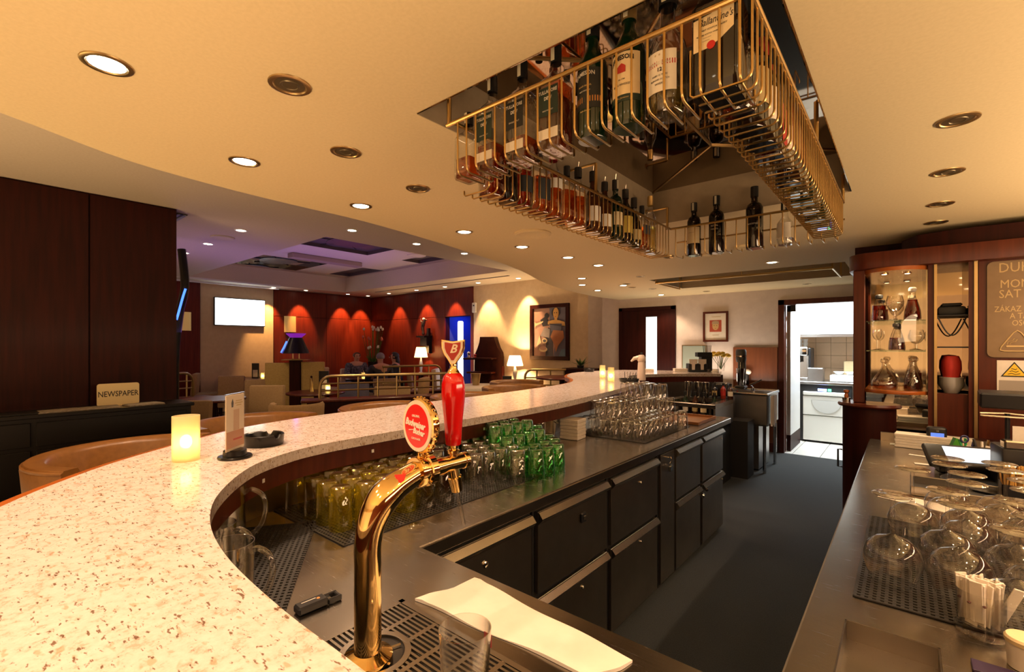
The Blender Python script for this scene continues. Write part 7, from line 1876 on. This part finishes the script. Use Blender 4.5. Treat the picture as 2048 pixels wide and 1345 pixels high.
# sculpture on a black bracket
q = PX(850, 692, y=YW - 0.1)
t = T('wall_bracket', 'black stepped wall bracket on the red panelling', 'bracket', (q.x, YW, q.z))
MB().box(-0.16, 0.14, -0.24, -0.001, 0.20, 0.24).box(-0.10, 0.14, -0.17, -0.001, 0.0, 0.20).box(0.0, 0.14, -0.10, -0.001, -0.18, 0.0).box(0.09, 0.15, -0.12, -0.06, 0.24, 0.42).obj('block', M_black, t)
t = T('figurine', 'small pale dancing figurine on the black wall bracket', 'figurine', (q.x - 0.04, YW - 0.12, q.z + 0.2405))
me = skin_mesh([(0, 0, 0.02), (0.0, 0, 0.10), (-0.03, 0, 0.20), (0.0, 0, 0.30), (0.02, 0, 0.37), (-0.08, 0, 0.34), (0.09, 0, 0.40), (-0.11, 0, 0.42), (0.14, 0, 0.36)], [(0, 1), (1, 2), (2, 3), (3, 4), (3, 5), (3, 6), (5, 7), (6, 8)], [0.05, 0.03, 0.045, 0.04, 0.035, 0.018, 0.018, 0.012, 0.012])
me.materials.append(mat('figure_bronze', (0.10, 0.06, 0.05), 0.25, 0.6)); o = bpy.data.objects.new('figure', me); o.parent = t; COL.objects.link(o)
MB().sphere((0.03, -0.01, 0.40), 0.035, 10, 8).obj('head', M_paper, t)
# luminous white column, blue niche furniture
q = bycol(921, 643, 10.3)
t = T('light_column', 'tall glowing white light column before the blue niche', 'light column', (q.x, q.y, 0))
MB().lathe([(0, 0), (0.12, 0), (0.12, 0.05), (0.07, 0.06)], 20).obj('foot', M_chrome, t)
MB().lathe([(0.06, 0.06), (0.062, q.z - 0.03), (0.05, q.z), (0, q.z + 0.004)], 20).obj('tube', mat('column_white', (1, 1, 1), 0.4, emit=(0.92, 0.95, 1.0), es=2.6), t)
# dark cabinet with flared sides (upright with a keyboard shelf)
D_ = 9.75
def cz(px, py): p = bycol(px, py, D_); return p
c0 = cz(972, 780)
pf = [(-0.175, 1.645), (0.135, 1.645), (0.165, 1.55), (0.22, 1.42), (0.285, 1.32), (0.30, 1.22), (0.30, 0.0), (-0.30, 0.0), (-0.30, 1.05), (-0.29, 1.28), (-0.235, 1.40), (-0.19, 1.53)]
pf = [(x, z - 0.03) for x, z in pf]
t = T('flared_cabinet', 'dark mahogany cabinet with flared curved sides left of the lit table lamp', 'cabinet', (c0.x, c0.y + 0.05, 0), YAW * 0.55)
MB().prism([(x, max(z, 0)) for x, z in pf], 0.0, 0.42, M=XZ @ Matrix.Translation((0, 0, -0.42)), bev=0.006).obj('body', M_dark, t)
MB().box(-0.42, 0.20, -0.32, -0.001, 1.145, 1.18, bev=0.006).obj('shelf', M_dark, t)
MB().box(-0.36, 0.18, -0.28, -0.001, 0.86, 0.90, bev=0.006).obj('keyboard_shelf', M_mid, t)
MB().box(0.302, 0.315, 0.02, 0.40, 0.05, 1.0).obj('side_panel', M_red, t)  # redder wood here: the light on this side put into its colour
for x, h_, lab in [(-0.34, 0.14, 'small chrome ornament on the shelf of the flared cabinet'), (-0.20, 0.09, 'little red ornament on the shelf of the flared cabinet')]:
    cR, sR = math.cos(YAW * 0.55), math.sin(YAW * 0.55); yy = -0.2
    o = T('ornament', lab, 'ornament', (c0.x + x * cR - yy * sR, c0.y + 0.05 + x * sR + yy * cR, 1.1805)); MB().lathe([(0, 0), (0.04, 0), (0.02, h_ * 0.4), (0.035, h_ * 0.7), (0, h_)], 14).obj('body', M_chrome if h_ > 0.1 else tapdr, o); MB().lathe([(0, 0), (0.05, 0), (0.05, 0.006), (0, 0.006)], 14).obj('foot', M_blackm, o)
t = T('alarm_box', 'small white alarm box high on the cream wall beside the blue niche', 'alarm', (-7.30, YW, 2.28)); MB().box(-0.06, 0.06, -0.05, -0.001, -0.12, 0.10, bev=0.012).obj('case', M_white, t); MB().box(-0.02, 0.02, -0.053, -0.05, 0.02, 0.05).obj('lens', M_blackp, t)

# painting: musician with a trumpet, woman with a violin, horn
t, a, c_ = picture('painting', 'large dark-framed painting of abstract musicians on the cream wall', 'painting', -5.742, -4.82, 1.155, 2.235, YW, 0.075, M_dark, 0.045)
pm_ = {k: noisy('paint_' + k, tuple(x * 0.85 for x in v), v, 9, 0.6) for k, v in {'ground': (0.34, 0.19, 0.14), 'slate': (0.11, 0.10, 0.14), 'navy': (0.05, 0.045, 0.06), 'orange': (0.42, 0.16, 0.06), 'gold': (0.60, 0.33, 0.09), 'cream': (0.55, 0.42, 0.24), 'black': (0.02, 0.016, 0.02), 'grey': (0.23, 0.19, 0.18), 'blue': (0.10, 0.16, 0.22)}.items()}
sx = lambda p: [((x - 0.5) * 2 * a, (0.5 - y) * 2 * c_) for x, y in p]
def ell(cx_, cy_, rx_, ry_, n=18): return [(cx_ + rx_ * math.cos(2 * PI * k / n), cy_ - ry_ * math.sin(2 * PI * k / n)) for k in range(n)]
lay = [('ground', [(0, 1), (1, 1), (1, 0), (0, 0)]), ('slate', [(0.52, 0.55), (1, 0.55), (1, 0.0), (0.50, 0.0)]), ('navy', [(0.38, 1), (0.62, 1), (0.60, 0.45), (0.46, 0.40), (0.40, 0.62)]), ('slate', [(0.62, 1.0), (1, 1.0), (1, 0.5), (0.72, 0.5)]), ('blue', [(0.78, 1.0), (1.0, 1.0), (0.97, 0.84), (0.86, 0.86)]),
       ('grey', [(0.22, 0.58), (0.50, 0.62), (0.52, 0.44), (0.34, 0.40)]), ('black', [(0.30, 0.38), (0.50, 0.36), (0.46, 0.24), (0.36, 0.18), (0.22, 0.24)]), ('black', ell(0.42, 0.16, 0.07, 0.06)), ('black', ell(0.70, 0.10, 0.13, 0.10)), ('gold', ell(0.70, 0.115, 0.085, 0.115)), ('gold', [(0.66, 0.26), (0.74, 0.26), (0.74, 0.18), (0.66, 0.18)]),
       ('gold', [(0.46, 0.34), (0.98, 0.38), (0.96, 0.30), (0.80, 0.26), (0.60, 0.25), (0.46, 0.28)]), ('slate', [(0.56, 0.48), (0.86, 0.48), (0.88, 0.33), (0.56, 0.33)]), ('orange', [(0.70, 0.92), (0.78, 0.78), (0.95, 0.62), (0.92, 0.48), (0.62, 0.46), (0.54, 0.60), (0.66, 0.76)]), ('cream', [(0.10, 0.36), (0.30, 0.30), (0.32, 0.265), (0.10, 0.31), (0.04, 0.28), (0.05, 0.40)]),
       ('cream', [(0.10, 0.80), (0.26, 0.72), (0.20, 0.56), (0.16, 0.66)]), ('cream', ell(0.36, 0.68, 0.085, 0.055)), ('navy', ell(0.36, 0.68, 0.050, 0.028)), ('cream', ell(0.32, 0.86, 0.13, 0.055)), ('ground', ell(0.32, 0.84, 0.10, 0.035)), ('black', [(0.50, 0.34), (0.96, 0.40), (0.96, 0.385), (0.52, 0.325)]), ('black', ell(0.67, 0.105, 0.015, 0.012)), ('black', ell(0.735, 0.105, 0.015, 0.012)), ('orange', ell(0.70, 0.185, 0.025, 0.012))]
for i, (k, p) in enumerate(lay): flat(sx(p), 0.012 + 0.001 * i, pm_[k], t)
# dark cabinet with a plant in front of the pier
a_ = PX(1130, 735, y=7.05); b_2 = PX(1186, 735, y=7.05)
t = T('plant_cabinet', 'dark wooden cabinet against the wall below the painting corner', 'cabinet', ((a_.x + b_2.x) / 2, 7.18, 0))
hw = (b_2.x - a_.x) / 2
MB().box(-hw, hw, -0.16, 0.20, 0, 1.00, bev=0.004).obj('body', M_dark, t); MB().box(-hw - 0.03, hw + 0.03, -0.19, 0.21, 1.00, 1.035, bev=0.004).obj('top', M_dark, t)
t = T('potted_plant', 'small green leafy plant on the dark cabinet', 'plant', ((a_.x + b_2.x) / 2 - 0.02, 7.14, 1.0355))
MB().lathe([(0, 0), (0.05, 0), (0.065, 0.05), (0, 0.045)], 16).obj('pot', M_blackm, t)
pg = noisy('plant_green', (0.05, 0.11, 0.03), (0.09, 0.18, 0.05), 20, 0.5)
for k in range(16):
    a = k * 2.4; L2 = 0.13 + 0.09 * (k % 3) / 2
    MB().prism([(0, -0.006), (L2 * 0.4, -0.022), (L2, 0), (L2 * 0.4, 0.022), (0, 0.006)], 0, 0.002, M=Matrix.Translation((0, 0, 0.045)) @ Matrix.Rotation(a, 4, 'Z') @ Matrix.Rotation(-0.35 - 0.45 * (k % 4) / 3, 4, 'Y')).obj('leaf', pg, t, 0)

# dining tables near the far bend of the bar
q = at(960, 772, 0.74); table(Vector((q.x, q.y, 0)), 0.48, 'round dining table with a white cloth before the flared cabinet', 0.74, cloth='round dining table before the flared cabinet')
p = Vector((q.x - 0.15, q.y - 0.05, 0)) + rv * -0.62; chair(p, face(p, q.x, q.y), 'dark chair left of the cloth-covered dining table', M_fabric, 0.88, 0.46)
t = T('chrome_vase', 'brass ice pail standing on the cloth-covered table', 'pail', (q.x - 0.10, q.y, 0.7435)); MB().lathe([(0, 0), (0.06, 0), (0.085, 0.20), (0.09, 0.205), (0.08, 0.20), (0, 0.02)], 18).obj('pail', M_rail, t); MB().tube([(-0.085, 0, 0.17), (-0.11, 0, 0.16), (-0.11, 0, 0.12), (-0.078, 0, 0.12)], 0.006, 6).obj('handle', M_rail, t)
q = at(1024, 777, 0.74); table(Vector((q.x, q.y, 0)), 0.22, 'small dark table with a black menu near the far bar bend', 0.74)
menu(Vector((q.x, q.y, 0.7405)) - rv * 0.08, 'black menu board on the small table below the glowing table lamp', YAW, 0.20)
candle(Vector((q.x, q.y, 0.7405)) + rv * 0.06 - fv * 0.08, 'small yellow candle beside the black menu below the table lamp', 0.03, 0.07, 0.3, 0.014)
q = at(1120, 766, 0.90); t = T('bar_table', 'round dark high table beside the far bend of the bar', 'table', (q.x - 0.2, q.y + 0.35, 0)); MB().lathe([(0, 0.93), (0.40, 0.93), (0.41, 0.945), (0.40, 0.96), (0, 0.96)], 32).obj('tabletop', M_mid, t); MB().lathe([(0, 0), (0.22, 0), (0.05, 0.05), (0.04, 0.93)], 18).obj('pedestal', M_dark, t)

# ---------------------------------------------------------------- bar stools
def stool(loc, rz, label, r=0.33):
    t = T('bar_stool', label, 'bar stool', loc, rz, 'tan leather tub bar stools')
    MB().lathe([(r * 0.80, 0.70), (r * 0.98, 0.72), (r * 1.02, 0.85), (r * 1.06, 1.015), (r * 1.03, 1.035), (r * 0.88, 1.035), (r * 0.84, 1.015), (r * 0.82, 0.80), (r * 0.80, 0.70)], 30, a0=PI * 0.98, a1=PI * 2.02).obj('backrest', M_tan, t, 60)
    MB().tube([(r * 1.045 * math.cos(a), r * 1.045 * math.sin(a), 1.024) for a in [PI * (0.98 + 1.04 * k / 24) for k in range(25)]], 0.006, 6).obj('piping', M_tan, t)
    MB().lathe([(0, 0.66), (r * 0.80, 0.66), (r * 0.86, 0.70), (r * 0.82, 0.76), (0, 0.78)], 28).obj('seat', M_tan, t, 60)
    MB().lathe([(0, 0), (0.22, 0), (0.22, 0.015), (0.05, 0.04), (0.035, 0.66)], 24).obj('pedestal', M_chrome, t)
    MB().tube([(0.19 * math.cos(a), 0.19 * math.sin(a), 0.28) for a in [2 * PI * k / 20 for k in range(20)]], 0.012, 8, closed=True).obj('foot_ring', M_chrome, t)
    return t
for x, y, tx_, ty_, lab in [(-2.33, 0.50, -1.5, 1.1, 'tan leather bar stool nearest the camera, tucked at the granite curve'), (-2.72, 1.10, -1.7, 1.3, 'second tan leather bar stool, behind the glowing candle'), (-2.66, 1.92, -1.6, 1.95, 'third tan leather bar stool along the straight granite counter'), (-2.72, 2.75, -1.6, 2.7, 'fourth tan leather bar stool along the straight granite counter'), (-2.95, 3.60, -1.8, 3.3, 'fifth tan leather bar stool near the far bend of the bar'), (-3.35, 4.15, -2.4, 4.0, 'sixth tan leather bar stool at the far bend of the bar')]:
    stool((x, y, 0), math.atan2(ty_ - y, tx_ - x) - PI / 2, lab)

# ---------------------------------------------------------------- newspaper console
cn = T('newspaper_console', 'long low black console before the dark divider', 'console', (-5.14, 0.10, 0))
MB().box(-0.19, 0.17, -1.8, 1.30, 0.0, 0.90).obj('body', M_black, cn)
MB().box(-0.19, 0.20, -1.82, 1.32, 0.90, 0.93, bev=0.006).obj('top', M_black, cn)
for a, c_ in [(-1.75, -0.75), (-0.72, 0.28), (0.31, 1.26)]:
    d_ = MB().box(0.17, 0.185, a, c_, 0.06, 0.66, bev=0.004).obj('door', M_black, cn); MB().box(0.185, 0.200, (a + c_) / 2 - 0.06, (a + c_) / 2 + 0.06, 0.60, 0.612).obj('handle', M_blackm, d_)
    MB().box(0.17, 0.185, a, c_, 0.69, 0.87, bev=0.004).obj('drawer', M_black, cn)
q = PX(237, 799, x=-5.18)
t = T('newspaper_sign', 'small gold sign reading NEWSPAPER on the black console', 'sign', (-5.18, q.y, 0.9305))
hw = (PX(279, 799, x=-5.18).y - PX(194, 799, x=-5.18).y) / 2
zt_ = PX(237, 767, x=-5.18).z - 0.93
YZ = Matrix(((0, 0, 1, 0), (1, 0, 0, 0), (0, 1, 0, 0), (0, 0, 0, 1)))
MB().prism(rrect(-hw, hw, 0.0, zt_, 0.02), -0.004, 0.004, M=YZ).obj('plate', mat('sign_brass', (0.62, 0.50, 0.26), 0.35, 0.6), t)
MB().box(-0.04, 0.04, -hw * 0.8, hw * 0.8, 0.0, 0.006).obj('foot', M_oldbrass, t)
text('NEWSPAPER', 0.066, M_ink, t, (0.0046, 0, zt_ * 0.52), rot=(PI / 2, 0, PI / 2), sx=0.74, extrude=0.0003, offset=0.0006)
nwm = noisy('newsprint', (0.30, 0.27, 0.22), (0.48, 0.43, 0.36), 45, 0.9)
for k, (px, pxb, rz, lab) in enumerate([(118, 0, 0.05, 'folded newspaper lying left of the gold sign'), (200, 0, -0.06, 'folded newspaper in front of the gold sign'), (288, 0, 0.12, 'folded newspaper at the right end of the console'), (30, 0, 0.0, 'dark magazine at the left end of the console')]):
    q = PX(px, 805, x=-5.06)
    t = T('newspaper', lab, 'newspaper', (-5.07, q.y, 0.9305 + 0.0), rz)
    MB().box(-0.09, 0.09, -0.125, 0.125, 0.0, 0.006, bev=0.001).obj('pages', nwm if k < 3 else M_blackm, t, 0)
    MB().box(-0.085, 0.088, -0.120, 0.118, 0.0062, 0.011, bev=0.001).obj('pages', nwm if k < 3 else M_blackm, t, 0, loc=(0.004, 0.003, 0))
# dark curved floor lamp peeping past the divider
q = bycol(360, 560, 5.6)
t = T('curved_floor_lamp', 'dark curved floor lamp with a blue neon line past the divider edge', 'lamp', (q.x - 0.12, q.y - 0.02, 0), YAW)
MB().tube(smooth_path([(0, 0, 0.0), (0, 0, 1.2), (0.05, 0, 1.8), (0.12, 0, 2.15), (0.08, 0, 2.6)], 5), 0.045, 10).obj('stem', M_black, t)
MB().lathe([(0, 0), (0.18, 0), (0.18, 0.02), (0.05, 0.04)], 20).obj('foot', M_black, t)
MB().tube(smooth_path([(0.05, -0.04, 1.75), (0.125, -0.05, 2.0), (0.16, -0.045, 2.12)], 5), 0.012, 8).obj('neon_line', MATS['blue_glow'], t)
